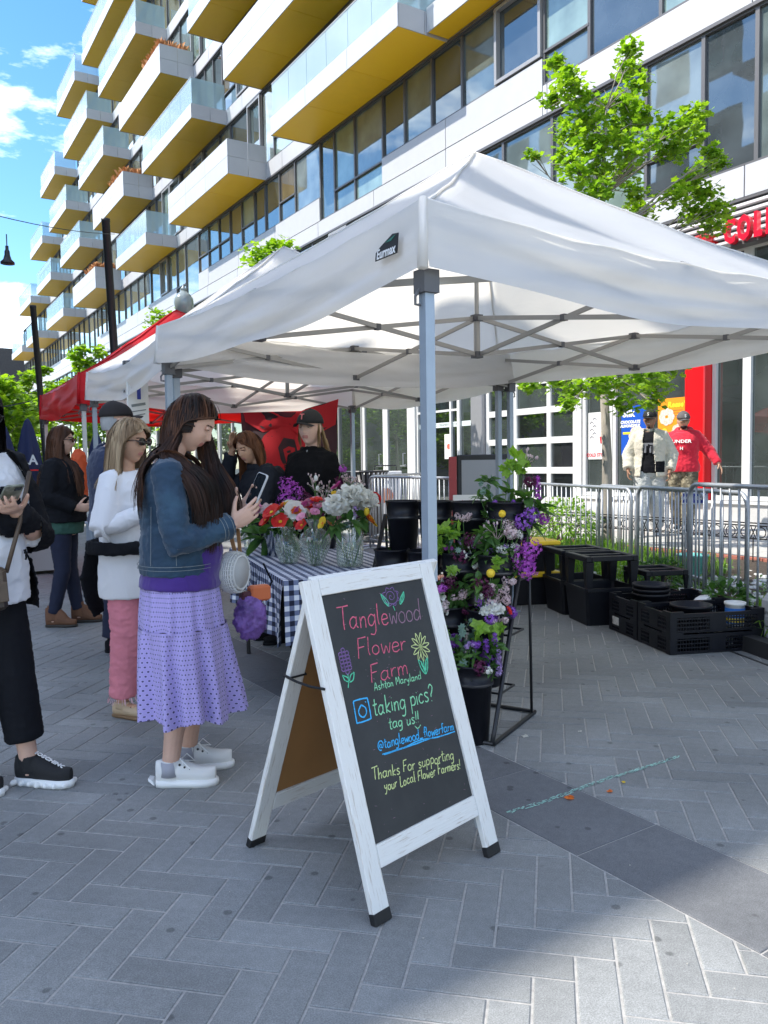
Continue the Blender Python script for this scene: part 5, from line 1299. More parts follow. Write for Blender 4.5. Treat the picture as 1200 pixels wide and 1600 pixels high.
# ------------------------------------------------------------------ crates and bins beside the planting
kd = Vector((.39, .92, 0)).normalized()           # direction of the kerb
def crate(name, label, loc, rz, sx, sy, sz, grp, rows=4, cat='crate'):
    """vented plastic crate: floor, four slatted walls, rim, raised corners"""
    t = thing(name, label, cat, loc, rz, grp); th_ = .012
    MB().bbox((0, 0, 0), (sx, sy, .012), .003).build('floor', black_plastic, t)
    for nm, a, b in (('x0', (0, 0), (0, sy)), ('x1', (sx-th_, 0), (sx-th_, sy)), ('y0', (0, 0), (sx, 0)), ('y1', (0, sy-th_), (sx, sy-th_))):
        m_ = MB(); alongy = a[0] == b[0]; Lg = sy if alongy else sx
        def bx(s0, s1, z0, z1, pr=0):
            if alongy: m_.box((a[0]-pr, s0, z0), (a[0]+th_+pr, s1, z1))
            else: m_.box((s0, a[1]-pr, z0), (s1, a[1]+th_+pr, z1))
        for k in range(rows):
            z = .012+(sz-.03)*k/rows; bx(.001+th_, Lg-.001-th_, z, z+.008)
        bx(0, Lg, sz-.03, sz-.004, .003)
        n = max(5, int(Lg/.022))
        for k in range(n+1):
            x = .014+(Lg-.034)*k/n; bx(x, x+.005, .012, sz-.03, -.002)
        bx(0, .05, .0, sz, .002); bx(Lg-.05, Lg, .0, sz, .002)
        bx(Lg*.5-.06, Lg*.5+.06, .02, sz-.03, .0015)
        for x in (0, Lg-.10): bx(x, x+.10, sz-.004, sz+.012, .003)
        m_.build('wall', black_plastic, t)
    return t
ca_ = atan2(kd.y, kd.x)-pi/2
c00 = Vector((4.63, 3.49, 0)); cu = Vector((cos(ca_), sin(ca_), 0)); cv = Vector((-sin(ca_), cos(ca_), 0))
for i, (du, dv, z, lb) in enumerate(((0, 0, 0, 'lower right black vented crate, under the one with the tub'), (0, 0, .145, 'upper right black vented crate with a pot and a tub in it'), (0, .47, 0, 'black vented crate with a paper label on its side, left lower one'), (0, .47, .145, 'black vented crate holding stacked buckets, upper left'))):
    p = c00+cu*du+cv*dv+Vector((0, 0, z+.002))
    if i < 1: ct = crate('vented_crate', lb, tuple(p), ca_, .72, .45, .14, 'black vented crates by the planting')
    else: copy_tree(ct, loc=tuple(p), label=lb)
p = c00+cv*.80+Vector((0, 0, .06)); lbm = thing('crate_label', 'creased paper label stuck on the left lower vented crate', 'label', tuple(p), ca_)
MB().box((-.008, -.05, .0), (-.004, .05, .06)).build('paper', mat('old_paper', (.55, .52, .48), .8, col2=(.25, .24, .22), nscale=20), lbm)
def tub(name, label, p, r0, r1, h, mm, cat='bucket', rings_=0, grp=None):
    t = thing(name, label, cat, tuple(p), 0, grp)
    pr = [(r0, 0), (r0+.004, .004), (r1, h-.02), (r1+.008, h-.018), (r1+.008, h), (r1-.004, h), (r0-.004, .01), (.001, .008)]
    MB().lathe(pr, seg=30, cap=False).build('tub_body', mm, t, smooth=True); return t
rimb = mat('bucket_rim', (.03, .03, .034), .25)
for k in range(3): tub('stacked_bucket', 'wide black bucket in the stack of three in the left crate, %s' % ('bottom one', 'middle one', 'top one')[k], c00+cu*.24+cv*.70+Vector((0, 0, .15+k*.035)), .10, .135, .17, black_plastic, grp='stack of wide black buckets')
tub('black_pot', 'wide round black pot sitting in the right crate', c00+cu*.30+cv*.24+Vector((0, 0, .14)), .10, .14, .165, black_plastic)
wt = tub('cleaner_tub', 'white tub with a blue and yellow wrapper standing in the right crate', c00+cu*.60+cv*.16+Vector((0, 0, .15)), .062, .066, .17, mat('tub_white', (.68, .68, .66), .45))
MB().lathe([(.0675, .02), (.0685, .13), (.0675, .13)], seg=24, cap=False).build('blue_wrapper', mat('wrapper_blue', (.03, .16, .5), .5), wt); MB().lathe([(.069, .03), (.0695, .06)], seg=24, cap=False).build('yellow_stripe', mat('wrapper_yellow', (.7, .55, .05), .5), wt)
bg_ = thing('plastic_bag', 'crumpled white plastic bag behind the black pot', 'bag', tuple(c00+cu*.62+cv*.56+Vector((0, 0, .17))))
m_ = MB(); rs_ = []
for i in range(9):
    a = pi*(i+.6)/10; rs_.append([Vector((.13*sin(a)*cos(b*pi/9)*(1+.18*noise.noise(Vector((i*.7, b*.6, 2)))), .10*sin(a)*sin(b*pi/9)*(1+.18*noise.noise(Vector((i*.6, b*.7, 5)))), .02-.12*cos(a)+.02*noise.noise(Vector((i, b, 1))))) for b in range(18)])
m_.rings(rs_); m_.build('crumpled_film', mat('bag_plastic', (.6, .6, .6), .4), bg_, smooth=True)
# big bins with frames stacked on them
def bigbin(label, p, rz, sx, sy, h):
    t = thing('flower_bin', label, 'bin', tuple(p), rz, 'large black flower bins')
    def rr_(i, z, b=.02): return [(i+b, i, z), (sx-i-b, i, z), (sx-i, i+b, z), (sx-i, sy-i-b, z), (sx-i-b, sy-i, z), (i+b, sy-i, z), (i, sy-i-b, z), (i, i+b, z)]
    MB().rings([rr_(.025, 0), rr_(.0, h-.03), rr_(-.008, h-.028), rr_(-.008, h), rr_(.008, h), rr_(.032, .012)]).build('bin_body', black_plastic, t); return t
def rack_frame(label, p, rz, sx, sy, h, leg=.07):
    t = thing('bucket_carrier', label, 'carrier', tuple(p), rz, 'black bucket carriers on the bins')
    m_ = MB(); m_.bbox((0, 0, h-.045), (.05, sy, h), .005); m_.bbox((sx-.05, 0, h-.045), (sx, sy, h), .005); m_.bbox((.05, 0, h-.043), (sx-.05, .05, h-.002), .005); m_.bbox((.05, sy-.05, h-.043), (sx-.05, sy, h-.002), .005); m_.bbox((.05, sy/2-.025, h-.04), (sx-.05, sy/2+.025, h-.006), .004)
    m_.build('top_frame', black_plastic, t)
    for x in (0, sx-leg):
        for y in (0, sy-leg):
            a = .012; MB().rings([[(x+a, y+a, 0), (x+leg-a, y+a, 0), (x+leg-a, y+leg-a, 0), (x+a, y+leg-a, 0)], [(x, y, h-.046), (x+leg, y, h-.046), (x+leg, y+leg, h-.046), (x, y+leg, h-.046)]]).build('leg', black_plastic, t)
    return t
q0 = Vector((4.90, 4.50, 0))
for i, (dv, sx, hh, fh, lb, lf) in enumerate(((.00, .46, .31, .26, 'tall black flower bin nearest the vented crates, second from the left', 'tall black carrier frame on the middle bin'), (.50, .46, .31, .26, 'tall black flower bin, leftmost by the flower stand', 'tall black carrier frame on the left bin'))):
    p = q0+cv*dv; bigbin(lb, p, ca_, .46, .44, hh); rack_frame(lf, p+Vector((0, 0, hh+.002)), ca_, .46, .44, fh)
p = q0+cu*.50+cv*(-.05); bigbin('lower black flower bin at the right, touching the barricade', p, ca_, .40, .44, .24); rack_frame('low black carrier frame with thin legs on the right bin', p+Vector((.0, .0, .242)), ca_, .38, .40, .20, .035)
yl = thing('yellow_tote', 'yellow topped black tote with cardboard tubes on it behind the flower stand', 'tote', (5.0, 5.62, 0), ca_)
yel = mat('yellow_plastic', (.78, .50, .02), .45, var=.1)
MB().bbox((0, 0, 0), (.55, .42, .26), .01).build('tote_body', black_plastic, yl); MB().bbox((-.02, -.02, .262), (.57, .44, .31), .008).build('lid', yel, yl)
MB().bbox((.02, .02, .312), (.53, .40, .56), .01).build('tote_body', black_plastic, yl); MB().bbox((-.02, -.02, .562), (.57, .44, .60), .008).build('lid', yel, yl)
card = mat('cardboard_tube', (.45, .32, .20), .8)
for k, (dx, lb) in enumerate(((.08, 'cardboard tube lying on the yellow tote lid, left one'), (.17, 'cardboard tube lying on the yellow tote lid, right one'))):
    t = thing('cardboard_tube', lb, 'tube', (0, 0, 0), ca_, 'cardboard tubes on the tote'); M_ = Matrix.Translation(Vector((5.0, 5.62, .645)))
    t.location = Vector((5.0, 5.62, .643))+cu*dx
    MB().lathe([(.038, 0), (.042, .0), (.042, .5), (.038, .5), (.038, 0)], seg=20, cap=False, M=Matrix.Translation((0, -.05, 0)) @ Matrix.Rotation(-pi/2, 4, 'X')).build('tube_wall', card, t, smooth=True)

# ------------------------------------------------------------------ planting bed
soil = mat('bed_mulch', (.055, .042, .032), .95, var=.4, nscale=18, bump=1, bscale=50)
kerbm = mat('bed_kerb', (.02, .02, .022), .6); kerbw = mat('kerb_white_block', (.55, .55, .52), .7, var=.1); brk = mat('red_brick_edge', (.36, .13, .09), .8, var=.2, obvar=.1)
kl = [(4.55, 1.75), (5.23, 3.36), (5.66, 4.38), (6.45, 6.25), (7.25, 8.10), (7.65, 9.1)]
def kx(y):
    for (x0, y0), (x1, y1) in zip(kl[:-1], kl[1:]):
        if y0 <= y <= y1: return x0+(x1-x0)*(y-y0)/(y1-y0)
    return kl[0][0] if y < kl[0][1] else kl[-1][0]
bed = MB(); ny, nx = 60, 28; vs = []; fs = []
for j in range(ny+1):
    y = 1.0+(9.1-1.0)*j/ny; x0 = kx(y)+.06
    for i in range(nx+1):
        f = i/nx; x = lerp(x0, 8.17, f); vs.append((x, y, .08+.15*f+.02*noise.noise(Vector((x*5, y*5, 0)))))
for j in range(ny):
    for i in range(nx): q = j*(nx+1)+i; fs.append((q, q+1, q+nx+2, q+nx+1))
bed.add(vs, fs).build('planting_bed', soil, kind='structure', smooth=True)
kb = thing('bed_kerb', 'low black kerb with white blocks along the planting bed', 'kerb', (4.55, 1.75, 0)); 
i_ = 0
for (x0, y0), (x1, y1) in zip(kl[:-1], kl[1:]):
    a = Vector((x0, y0, 0)); b = Vector((x1, y1, 0)); L_ = (b-a).length; n = max(1, int(L_/.42))
    for k in range(n):
        p = a.lerp(b, k/n); q = a.lerp(b, (k+1)/n); m_ = MB().bar(p+Vector((0, 0, .055)), q+Vector((0, 0, .055))-(q-p).normalized()*.01, .10, .11)
        m_.v = [(v[0]-4.55, v[1]-1.75, v[2]) for v in m_.v]
        m_.build('kerb_block', kerbw if (i_ % 2 == 0) else kerbm, kb); i_ += 1
MB().bar((3.9, .6, .002), (5.1, 3.4, .002), .02, .003).build('drain_strip', kerbm, kind='structure')
# terrace in front of the shops
sl = MB()
for i in range(10):
    for j in range(64):
        x = 8.28+i*.6; y = -3+j*.6
        if x > 12.3: continue
        sl.bbox((x+.003, y+.003, .20), (x+.597, y+.597, .25+R.uniform(-.001, .001)), .003)
for i in range(4):
    for j in range(34):
        x = 6.93+i*.345; y = 9.12+j*.6; z = .0+.0625*(i+1)-.02
        sl.bbox((x+.003, y+.003, z-.08), (x+.342, y+.597, z), .003)
tr = sl.build('terrace_paving', light_m); tr['kind'] = 'structure'
MB().box((8.27, -3.2, -.005), (12.1, 40, .197)).build('terrace_base', sand_m, kind='structure')
be = link('terrace_edge', None, kind='structure')
for k in range(34): MB().bbox((8.17, .9+k*.24+.004, .02), (8.268, .9+(k+1)*.24-.004, .262), .004).build('edge_brick', brk, be)
# low ornamental iron railing round the bed
orn = thing('iron_railing', 'low black iron railing with a row of rings along the planting bed', 'railing', (8.1, 2.0, .2))
y0, y1 = 0.0, 7.1
for z in (.28, .42): MB().bar((0, y0, z), (0, y1, z), .02, .014).build('rail', black_metal, orn)
MB().bar((0, y0, .45), (0, y1, .45), .03, .012).build('top_rail', black_metal, orn)
rg = MB(); 
k = 0; y = y0+.08
ringm = MB(); prof = [(.055+.006*cos(a), .006*sin(a)) for a in [2*pi*i/6 for i in range(7)]]; ringm.lathe(prof, seg=16, cap=False, M=Matrix.Rotation(pi/2, 4, 'Y')); rme = ringm.mesh('ring', black_metal)
balm = MB().tube([(0, 0, .0), (0, 0, .30)], .007, 6).mesh('baluster', black_metal); xm = MB().bar((0, -.028, .29), (0, .028, .41), .008).bar((0, .028, .29), (0, -.028, .41), .008).mesh('scroll', black_metal)
while y < y1:
    link('ring', rme, orn, loc=(0, y, .35)); link('scroll', xm, orn, loc=(0, y+.09, 0)); link('baluster', balm, orn, loc=(0, y+.09, -.0)); y += .18
orn2 = thing('iron_railing', 'short return of the low iron railing at the left end of the bed', 'railing', (8.1, 9.1, .2), rz=radians(-150))
for z in (.28, .42): MB().bar((0, 0, z), (1.0, 0, z), .02, .014).build('rail', black_metal, orn2)
for k in range(6):
    link('ring', rme, orn2, M=Matrix.Translation((.1+k*.17, 0, .35)) @ Matrix.Rotation(pi/2, 4, 'Z')); link('baluster', balm, orn2, loc=(.18+k*.17, 0, 0))
# plants
def grass_tuft(mb, x, y, z, n, h, rn):
    for k in range(n):
        a = rn.uniform(0, 6.28); l = h*rn.uniform(.3, .8); hh = h*rn.uniform(.5, 1.0); w_ = .006; p = Vector((x+rn.uniform(-.05, .05), y+rn.uniform(-.05, .05), z)); s = Vector((-sin(a), cos(a), 0))*w_
        m1 = p+Vector((cos(a)*l*.35, sin(a)*l*.35, hh*.75)); m2 = p+Vector((cos(a)*l, sin(a)*l, hh*rn.uniform(.55, .95)))
        mb.add([p-s, p+s, m1+s*.9, m1-s*.9, m2], [(0, 1, 2, 3), (3, 2, 4)])
rn = random.Random(31); gt = MB()
lg_m = leafmat('grass_blade', (.10, .22, .03), (.24, .38, .06), .5)
for k in range(170):
    y = rn.uniform(4.9, 7.2); x = kx(y)+rn.uniform(.12, 1.5); grass_tuft(gt, x, y, .1, 16, rn.uniform(.18, .42), rn)
for k in range(30):
    y = rn.uniform(2.6, 4.9); x = kx(y)+rn.uniform(.1, 1.0); grass_tuft(gt, x, y, .1, 12, rn.uniform(.12, .25), rn)
gt.build('ornamental_grass', lg_m, kind='stuff')
# low perennial cover and pale stones
gc = MB(); st_ = MB()
for k in range(1500):
    y = rn.uniform(1.5, 9.0); x = kx(y)+rn.uniform(.1, 1.6); leafq(gc, (x, y, .12+rn.uniform(0, .12)), (rn.uniform(-1, 1), rn.uniform(-1, 1), rn.uniform(.2, 1)), rn.uniform(.04, .09), .025, rn, n=2)
gc.build('ground_cover', leafmat('cover_leaf', (.07, .15, .04), (.20, .30, .10), .3), kind='stuff')
for k in range(420):
    y = rn.uniform(2.0, 6.0); x = kx(y)+rn.uniform(.15, 2.0); st_.ball((x, y, .13+.05*rn.random()), rn.uniform(.02, .055), 6, 5, jit=.2, sc=(1, 1.2, .7), rn=rn)
st_.build('pale_stones', mat('pale_stone', (.5, .49, .46), .8, var=.2), kind='stuff')
def shrub(label, c, r, h, lm, n=900, sz=.035, name='shrub', loose=.25):
    t = thing(name, label, 'shrub', c); m_ = MB(); rn = random.Random(int(c[0]*100)); tw = MB()
    for k in range(10):
        a = rn.uniform(0, 6.28); q = Vector((cos(a)*r*.6, sin(a)*r*.6, h*rn.uniform(.5, .9))); tw.tube([(0, 0, 0), q*.5+Vector((0, 0, .05)), q], [.008, .006, .003], 5)
    for k in range(n):
        d = rvec(rn); rad = rn.uniform(.45, 1)**.6*(1+loose*noise.noise(d*2.2+Vector(c))); p = Vector((d.x*r*rad, d.y*r*rad, h*.55+d.z*h*.5*rad))
        leafq(m_, p, d+rvec(rn)*.6, sz*rn.uniform(.7, 1.4), sz*.55, rn, n=2)
    tw.build('stems', mat('twig_bark', (.12, .09, .06), .8), t); m_.build('foliage', lm, t, kind='stuff'); return t
shrub('round bright green shrub behind the barricade, in front of the tree trunk', (7.55, 7.28, .12), .42, .72, lime_m, 1500, .06)
shrub('small loose pale shrub at the left end of the bed', (7.15, 7.65, .12), .26, .5, leafmat('pale_leaf', (.22, .30, .12), (.36, .42, .2), .4), 600, .05)
shrub('low dark green shrub against the post by the crates', (6.15, 4.75, .1), .2, .34, leaf_m, 500, .05)
shrub('spiky green plant beside the grey block', (5.62, 3.72, .1), .14, .26, leaf_m, 220, .10)
# teal pots and grey block at the right edge
teal = mat('teal_glaze', (.16, .50, .44), .3, var=.06, coat=.3)
tub('teal_planter', 'tall pale teal planter at the right edge behind the barricades', Vector((6.55, 3.45, .12)), .15, .17, .58, teal, 'planter'); tub('teal_pot', 'small teal pot with a trailing grass half hidden behind the barricade bars', Vector((7.05, 5.05, .15)), .11, .15, .24, teal, 'pot')
gbk = thing('grey_weight', 'pale grey plastic barrier weight at the right edge of the picture', 'barrier weight', (5.52, 3.02, 0), ca_)
gpl = mat('grey_plastic', (.33, .33, .34), .55, var=.08)
m_ = MB(); m_.rings([[(x*s_, y*s_, z) for x, y in ((-.24, -.16), (.24, -.16), (.28, -.12), (.28, .12), (.24, .16), (-.24, .16), (-.28, .12), (-.28, -.12))] for z, s_ in ((.02, .95), (.05, 1), (.14, 1), (.15, .95), (.165, .95), (.175, 1), (.24, 1), (.25, .95), (.265, .95), (.275, 1), (.35, 1), (.40, .88))])
m_.build('block_body', gpl, gbk); MB().lathe([(.07, 0), (.07, .02), (.05, .03), (.001, .03)], (0, 0, .402), 18).build('cap', gpl, gbk)

# ------------------------------------------------------------------ trees
bark = mat('pale_bark', (.27, .24, .20), .85, var=.25, nscale=12, bump=.6, bscale=30, stretch=(1, 1, .35))
mleaf = leafmat('maple_leaf', (.17, .29, .018), (.33, .46, .045), .5); dleaf = leafmat('maple_leaf_dark', (.10, .20, .02), (.22, .36, .035), .5)
def tree(label, base, trunkh, clumps, seed, lm=(mleaf, dleaf), leaf=.075, per=60, name='maple_tree', tr=.075, group='street maples'):
    """clumps: list of (offset xyz from base, radius)"""
    t = thing(name, label, 'tree', base, group=group); rn = random.Random(seed); tk = MB()
    top = Vector((rn.uniform(-.1, .1), rn.uniform(-.1, .1), trunkh))
    tk.tube([(0, 0, 0), (.01, .0, .15), (.02, .01, trunkh*.5), top], [tr*1.3, tr, tr*.85, tr*.72], 10); tk.build('trunk', bark, t, smooth=True)
    hi = max(c[0][2] for c in clumps); lead = [top]
    z = trunkh
    while z < hi-1.1: z += .55; lead.append(Vector((top.x+.10*sin(z*1.7+seed), top.y+.08*cos(z*1.3+seed), z)))
    lb = MB(); lb.tube(lead, [tr*.68*(1-.85*i/len(lead)) for i in range(len(lead))], 7)
    lf = [MB(), MB()]
    for ci, (c, r) in enumerate(clumps):
        c = Vector(c); src = min(lead, key=lambda q: abs((c.z-(c.xy-q.xy).length*.75)-q.z)); mid = src.lerp(c, .5)+Vector((rn.uniform(-.06, .06), rn.uniform(-.06, .06), .05)); d_ = (c-src).length
        lb.tube([src, mid, c], [.006+.007*d_, .005+.004*d_, .003], 5)
        for k in range(4):
            q = c+rvec(rn)*r*.8; lb.tube([mid.lerp(c, .5), q], [.005, .002], 4)
        for k in range(int(per*(r/.35)**1.6)):
            d = rvec(rn); p = c+Vector((d.x, d.y, d.z*.75))*r*rn.uniform(.25, 1.05); nrm = (Vector((rn.uniform(-.8, .8), rn.uniform(-.8, .8), 1))); lobed(lf[0 if rn.random() < .6 else 1], p, nrm, leaf*rn.uniform(.6, 1.1), rn, 5)
    lb.build('branches', bark, t, smooth=True)
    for q, mm in zip(lf, lm): q.build('crown', mm, t, kind='stuff')
    return t
bt = (8.2, 7.18, .25)
def un(px, py, d):
    a = (px-600)/FPX; b = (800-py)/FPX; r = fw+rtv*a+upv*b; return Vector((0, 0, CAMH))+r*d
rt_ = random.Random(8); cl_ = []
for px, py, r in ((985, 75, .17), (978, 105, .22), (1000, 130, .2), (870, 100, .16), (885, 125, .24), (905, 150, .24), (862, 155, .2), (915, 185, .28), (950, 160, .22), (980, 165, .25), (1000, 185, .25), (890, 205, .26), (930, 225, .3), (965, 205, .3), (990, 230, .3),
                  (1040, 210, .24), (1065, 195, .24), (1085, 180, .22), (1050, 235, .24), (1085, 215, .2), (885, 245, .26), (900, 268, .24), (935, 262, .28), (975, 268, .26), (1115, 240, .17), (1100, 262, .2), (1125, 255, .14), (1075, 285, .22), (1060, 305, .24), (1100, 300, .24), (1120, 325, .22), (1085, 335, .26), (1115, 350, .24), (990, 300, .2),
                  (832, 243, .12), (930, 300, .25), (1000, 330, .3), (960, 380, .35), (900, 420, .3), (1040, 420, .35), (980, 470, .4), (1080, 480, .3), (900, 520, .35),
                  (825, 600, .16), (865, 598, .2), (900, 610, .25), (935, 595, .3), (970, 600, .3), (1005, 590, .28), (1040, 575, .26), (1065, 560, .22), (945, 560, .3), (1000, 550, .3), (1030, 606, .2), (890, 632, .16), (975, 630, .22), (1020, 630, .16)):
    q = un(px, py, 10.25+rt_.uniform(-.55, .75))-Vector(bt); cl_.append((tuple(q), r))
tree('bright green young maple rising above the nearest canopy in front of the red column', bt, 2.25, cl_, 3, per=210, leaf=.055)
def gen_clumps(seed, z0, z1, rad, n):
    rn = random.Random(seed); o = []
    for k in range(n):
        z = rn.uniform(z0, z1); f = (z-z0)/(z1-z0); rr = rad*sin(pi*(.15+.8*f))**.7*rn.uniform(.2, 1); a = rn.uniform(0, 6.28); o.append(((rr*cos(a), rr*sin(a), z), rn.uniform(.28, .45)))
    return o
far = [((8.2, 16.2, .2), 6.1, 'green maple whose top shows behind the second canopy peak'), ((8.2, 24.0, .2), 5.9, 'green maple behind the globe street lamp'), ((7.9, 33.5, .1), 6.0, 'distant green maple between the dark posts'),
       ((7.6, 44, 0), 6.4, 'far green maple over the blue umbrellas, third down the street'), ((7.5, 56, 0), 7.2, 'farthest green maple before the dark building')]
for i, (b, h_, lb) in enumerate(far): tree(lb, b, 2.0, gen_clumps(i+3, 2.2, h_, 1.5 if i < 3 else 2.3, 40 if i < 3 else 60), i+5, per=42 if i < 2 else 30, leaf=.10 if i < 2 else .16)
for i, (b, lb) in enumerate((((1.2, 27, 0), 'leafy green street tree filling the gap under the red canopy, left one'), ((3.6, 30, 0), 'leafy green street tree behind the capped man'), ((-1.6, 33, 0), 'leafy green tree at the left edge beyond the umbrellas'), ((5.2, 36, 0), 'leafy green street tree seen between the two shoppers'), ((.5, 42, 0), 'tall leafy tree farther down the street on the left'))):
    tree(lb, b, 1.2, [((c[0][0], c[0][1], c[0][2]), c[1]*1.5) for c in gen_clumps(i+40, 1.0, (4.4, 4.4, 3.6, 4.6, 3.9)[i], 2.0, 46)], i+60, per=30, leaf=.17, group='street trees down the road')

# ------------------------------------------------------------------ posts, lamps, wires
def post(label, x, y, z, r=.07, lean=(0, 0)):
    t = thing('dark_post', label, 'post', (x, y, 0), group='dark posts holding the light strings')
    MB().lathe([(r*1.5, 0), (r*1.5, .1), (r, .14), (r, z-.06), (r*1.08, z-.055), (r*1.08, z-.005), (r*.9, z)], seg=18).build('pole', black_metal, t, smooth=True)
    MB().lathe([(r*1.12, 0), (r*1.12, .04), (r, .04)], (0, 0, z*.56), 18).build('clamp', black_metal, t)
    t.rotation_euler = (lean[1], lean[0], 0); return t
gm_ = mat('post_green_black', (.012, .018, .018), .4)
post('taller dark post rising behind the red canopy', 3.93, 14.35, 5.62, .068, (-.035, .015)); post('second dark post farther down the street on the left', 3.62, 19.35, 4.98, .066, (-.045, .02))
post('distant dark post at the far end of the light string', 3.3, 31, 4.9, .07)
lp = thing('globe_street_lamp', 'clear acorn globe street lamp above the red canopy', 'street lamp', (5.41, 15.22, 0))
MB().lathe([(.14, 0), (.14, .5), (.06, .7), (.045, 4.05), (.09, 4.10), (.09, 4.23), (.13, 4.27), (.13, 4.30)], seg=16).build('post', black_metal, lp, smooth=True)
acorn = mat('lamp_globe_glass', (.24, .28, .27), .18, spec=.7, coat=.5)
MB().lathe([(.11, 0), (.17, .10), (.19, .20), (.18, .30), (.13, .38), (.07, .42), (.05, .46)], (0, 0, 4.30), 20).build('globe', acorn, lp, smooth=True)
MB().lathe([(.055, 0), (.06, .03), (.03, .07), (.012, .12), (.001, .13)], (0, 0, 4.75), 12).build('finial', acorn, lp, smooth=True)
sl_ = thing('hanging_bell_lamp', 'small black bell lamp hanging from a wire at the left edge of the sky', 'lamp', (1.51, 9.96, 3.66))
MB().lathe([(.075, 0), (.075, .02), (.045, .05), (.03, .10), (.028, .14), (.018, .16), (.018, .2)], seg=16).build('shade', black_metal, sl_, smooth=True)
MB().tube([(0, 0, .2), (0, 0, .33)], .006, 6).build('cord', black_metal, sl_)
def wire(name, label, a, b, sag=.2, r=.006, n=14):
    a = Vector(a); b = Vector(b); m_ = MB(); m_.tube([a.lerp(b, i/n)-Vector((0, 0, sag*4*(i/n)*(1-i/n))) for i in range(n+1)], r, 4); o = m_.build(name, black_metal, label=label, cat='wire', group='overhead wires'); return o
wire('overhead_wire', 'thin black wire carrying the bell lamp across the sky at the left', (3.9, 14.35, 5.4), (-.5, 6.9, 3.6), .15, .007)
wire('overhead_wire', 'thin black wire from the taller post down to the red canopy', (3.95, 14.4, 3.25), (2.4, 11.0, 2.55), .12, .012); wire('overhead_wire', 'thin black wire looping between the two dark posts', (3.62, 19.3, 2.75), (3.93, 14.3, 3.25), .30, .012)
wire('overhead_wire', 'low cable from the red canopy corner out to the left edge', (2.05, 12.2, 2.3), (-1.2, 14, 1.95), .1, .01)
# closed umbrellas
navy = mat('navy_canvas', (.014, .022, .075), .75, var=.1)
def umbrella(label, x, y, h, txt):
    t = thing('closed_umbrella', label, 'umbrella', (x, y, 0), group='closed navy umbrellas'); MB().tube([(0, 0, 0), (0, 0, h)], .025, 8).build('pole', white_metal, t)
    m_ = MB(); rs_ = []
    for z, r in ((h-1.25, .10), (h-1.2, .24), (h-.9, .22), (h-.5, .17), (h-.2, .11), (h-.02, .05), (h+.03, .015)):
        rs_.append([(r*(1+.22*cos(k*pi/2+z*2))*cos(k*pi/12), r*(1+.22*cos(k*pi/2+z*2))*sin(k*pi/12), z) for k in range(24)])
    m_.rings(rs_).build('canopy', navy, t, smooth=True)
    text('lettering', txt, .26, pw, t, frame((-.10, -.27, h-.78), (.80, -.6, 0), (0, 0, 1)), extrude=.002, bold=.006)
    MB().box((-.18, -.275, h-.98), (.16, -.265, h-.955)).build('red_line', redc_m, t)
umbrella('closed navy umbrella with white letters RLA beside the red canopy leg', 2.78, 16.8, 2.3, 'RLA'); umbrella('closed navy umbrella with white letters RSC at its left', 2.55, 18.2, 2.25, 'RSC'); umbrella('closed navy umbrella with letters half hidden, seen right of the far shopper', 5.05, 20.9, 2.25, 'RL'); umbrella('closed navy umbrella behind the person at the left edge', 1.9, 17.5, 2.15, 'AR')
# small things down the aisle
bt2 = thing('back_table', 'white topped table with blue boxes beyond the far shopper', 'table', (1.6, 11.3, 0)); MB().bbox((-.6, -.4, .72), (.6, .4, .76), .01).build('table_top', white_metal, bt2)
MB().box((-.58, -.38, .05), (.58, .38, .715)).build('skirt', mat('grey_cloth', (.35, .35, .35), .9), bt2)
blu = mat('blue_plastic', (.02, .06, .45), .4)
for k, (x, y, s_, lb) in enumerate(((1.45, 11.2, .12, 'bright blue box on the back table, left one'), (1.75, 11.15, .10, 'small blue box on the back table, right one'))): 
    o = MB().bbox((-s_, -s_, 0), (s_, s_, s_*1.5), .02).bbox((-s_*.3, -s_*.3, s_*1.5), (s_*.3, s_*.3, s_*1.9), .01).build('blue_box', blu, loc=(x, y, .762), label=lb, cat='box')
o = MB().lathe([(.035, 0), (.035, .12), (.015, .16), (.015, .2)], seg=12).build('orange_bottle', mat('orange_bottle', (.6, .2, .03), .3), loc=(2.0, 11.1, .762), label='orange bottle on the back table', cat='bottle', smooth=True)
cr_ = thing('storage_boxes', 'stack of grey plastic storage boxes at the foot of the canopy leg', 'storage boxes', (2.22, 8.75, 0), radians(-5))
gst = mat('grey_box_plastic', (.26, .30, .35), .5, var=.06)
for k in range(3): MB().bbox((-.22, -.16, .01+k*.26), (.22, .16, .25+k*.26), .015).build('box', gst, cr_); MB().bbox((-.235, -.175, .235+k*.26), (.235, .175, .262+k*.26), .006).build('box_rim', gst, cr_)
wp_ = thing('white_panel', 'plain white panel leaning behind the far shopper', 'panel', (1.35, 10.6, 0), radians(-20)); MB().bbox((-.25, 0, .05), (.25, .02, .62), .01).build('panel', mat('panel_pale', (.55, .60, .68), .5), wp_)
hs_ = thing('hanging_price_sheet', 'white printed sheet hanging from the second canopy', 'notice', (2.0, 6.75, 1.72), radians(15)); MB().bbox((-.12, 0, 0), (.08, .012, .34), .004).build('sheet', mat('paper', (.75, .74, .71), .8), hs_)
MB().box((-.03, -.003, .2), (.005, -.001, .31)).build('print_block', mat('sign_blue', (.03, .05, .32), .4), hs_); ln = MB()
for k, (z_, w_) in enumerate(((.155, .13), (.105, .14), (.07, .12))): ln.bar((-.02-w_/2, -.0025, z_-.012), (-.02+w_/2, -.0025, z_+.012), .002, .022 if k == 0 else .008)
ln.build('print_lines', dkt, hs_, kind='stuff')
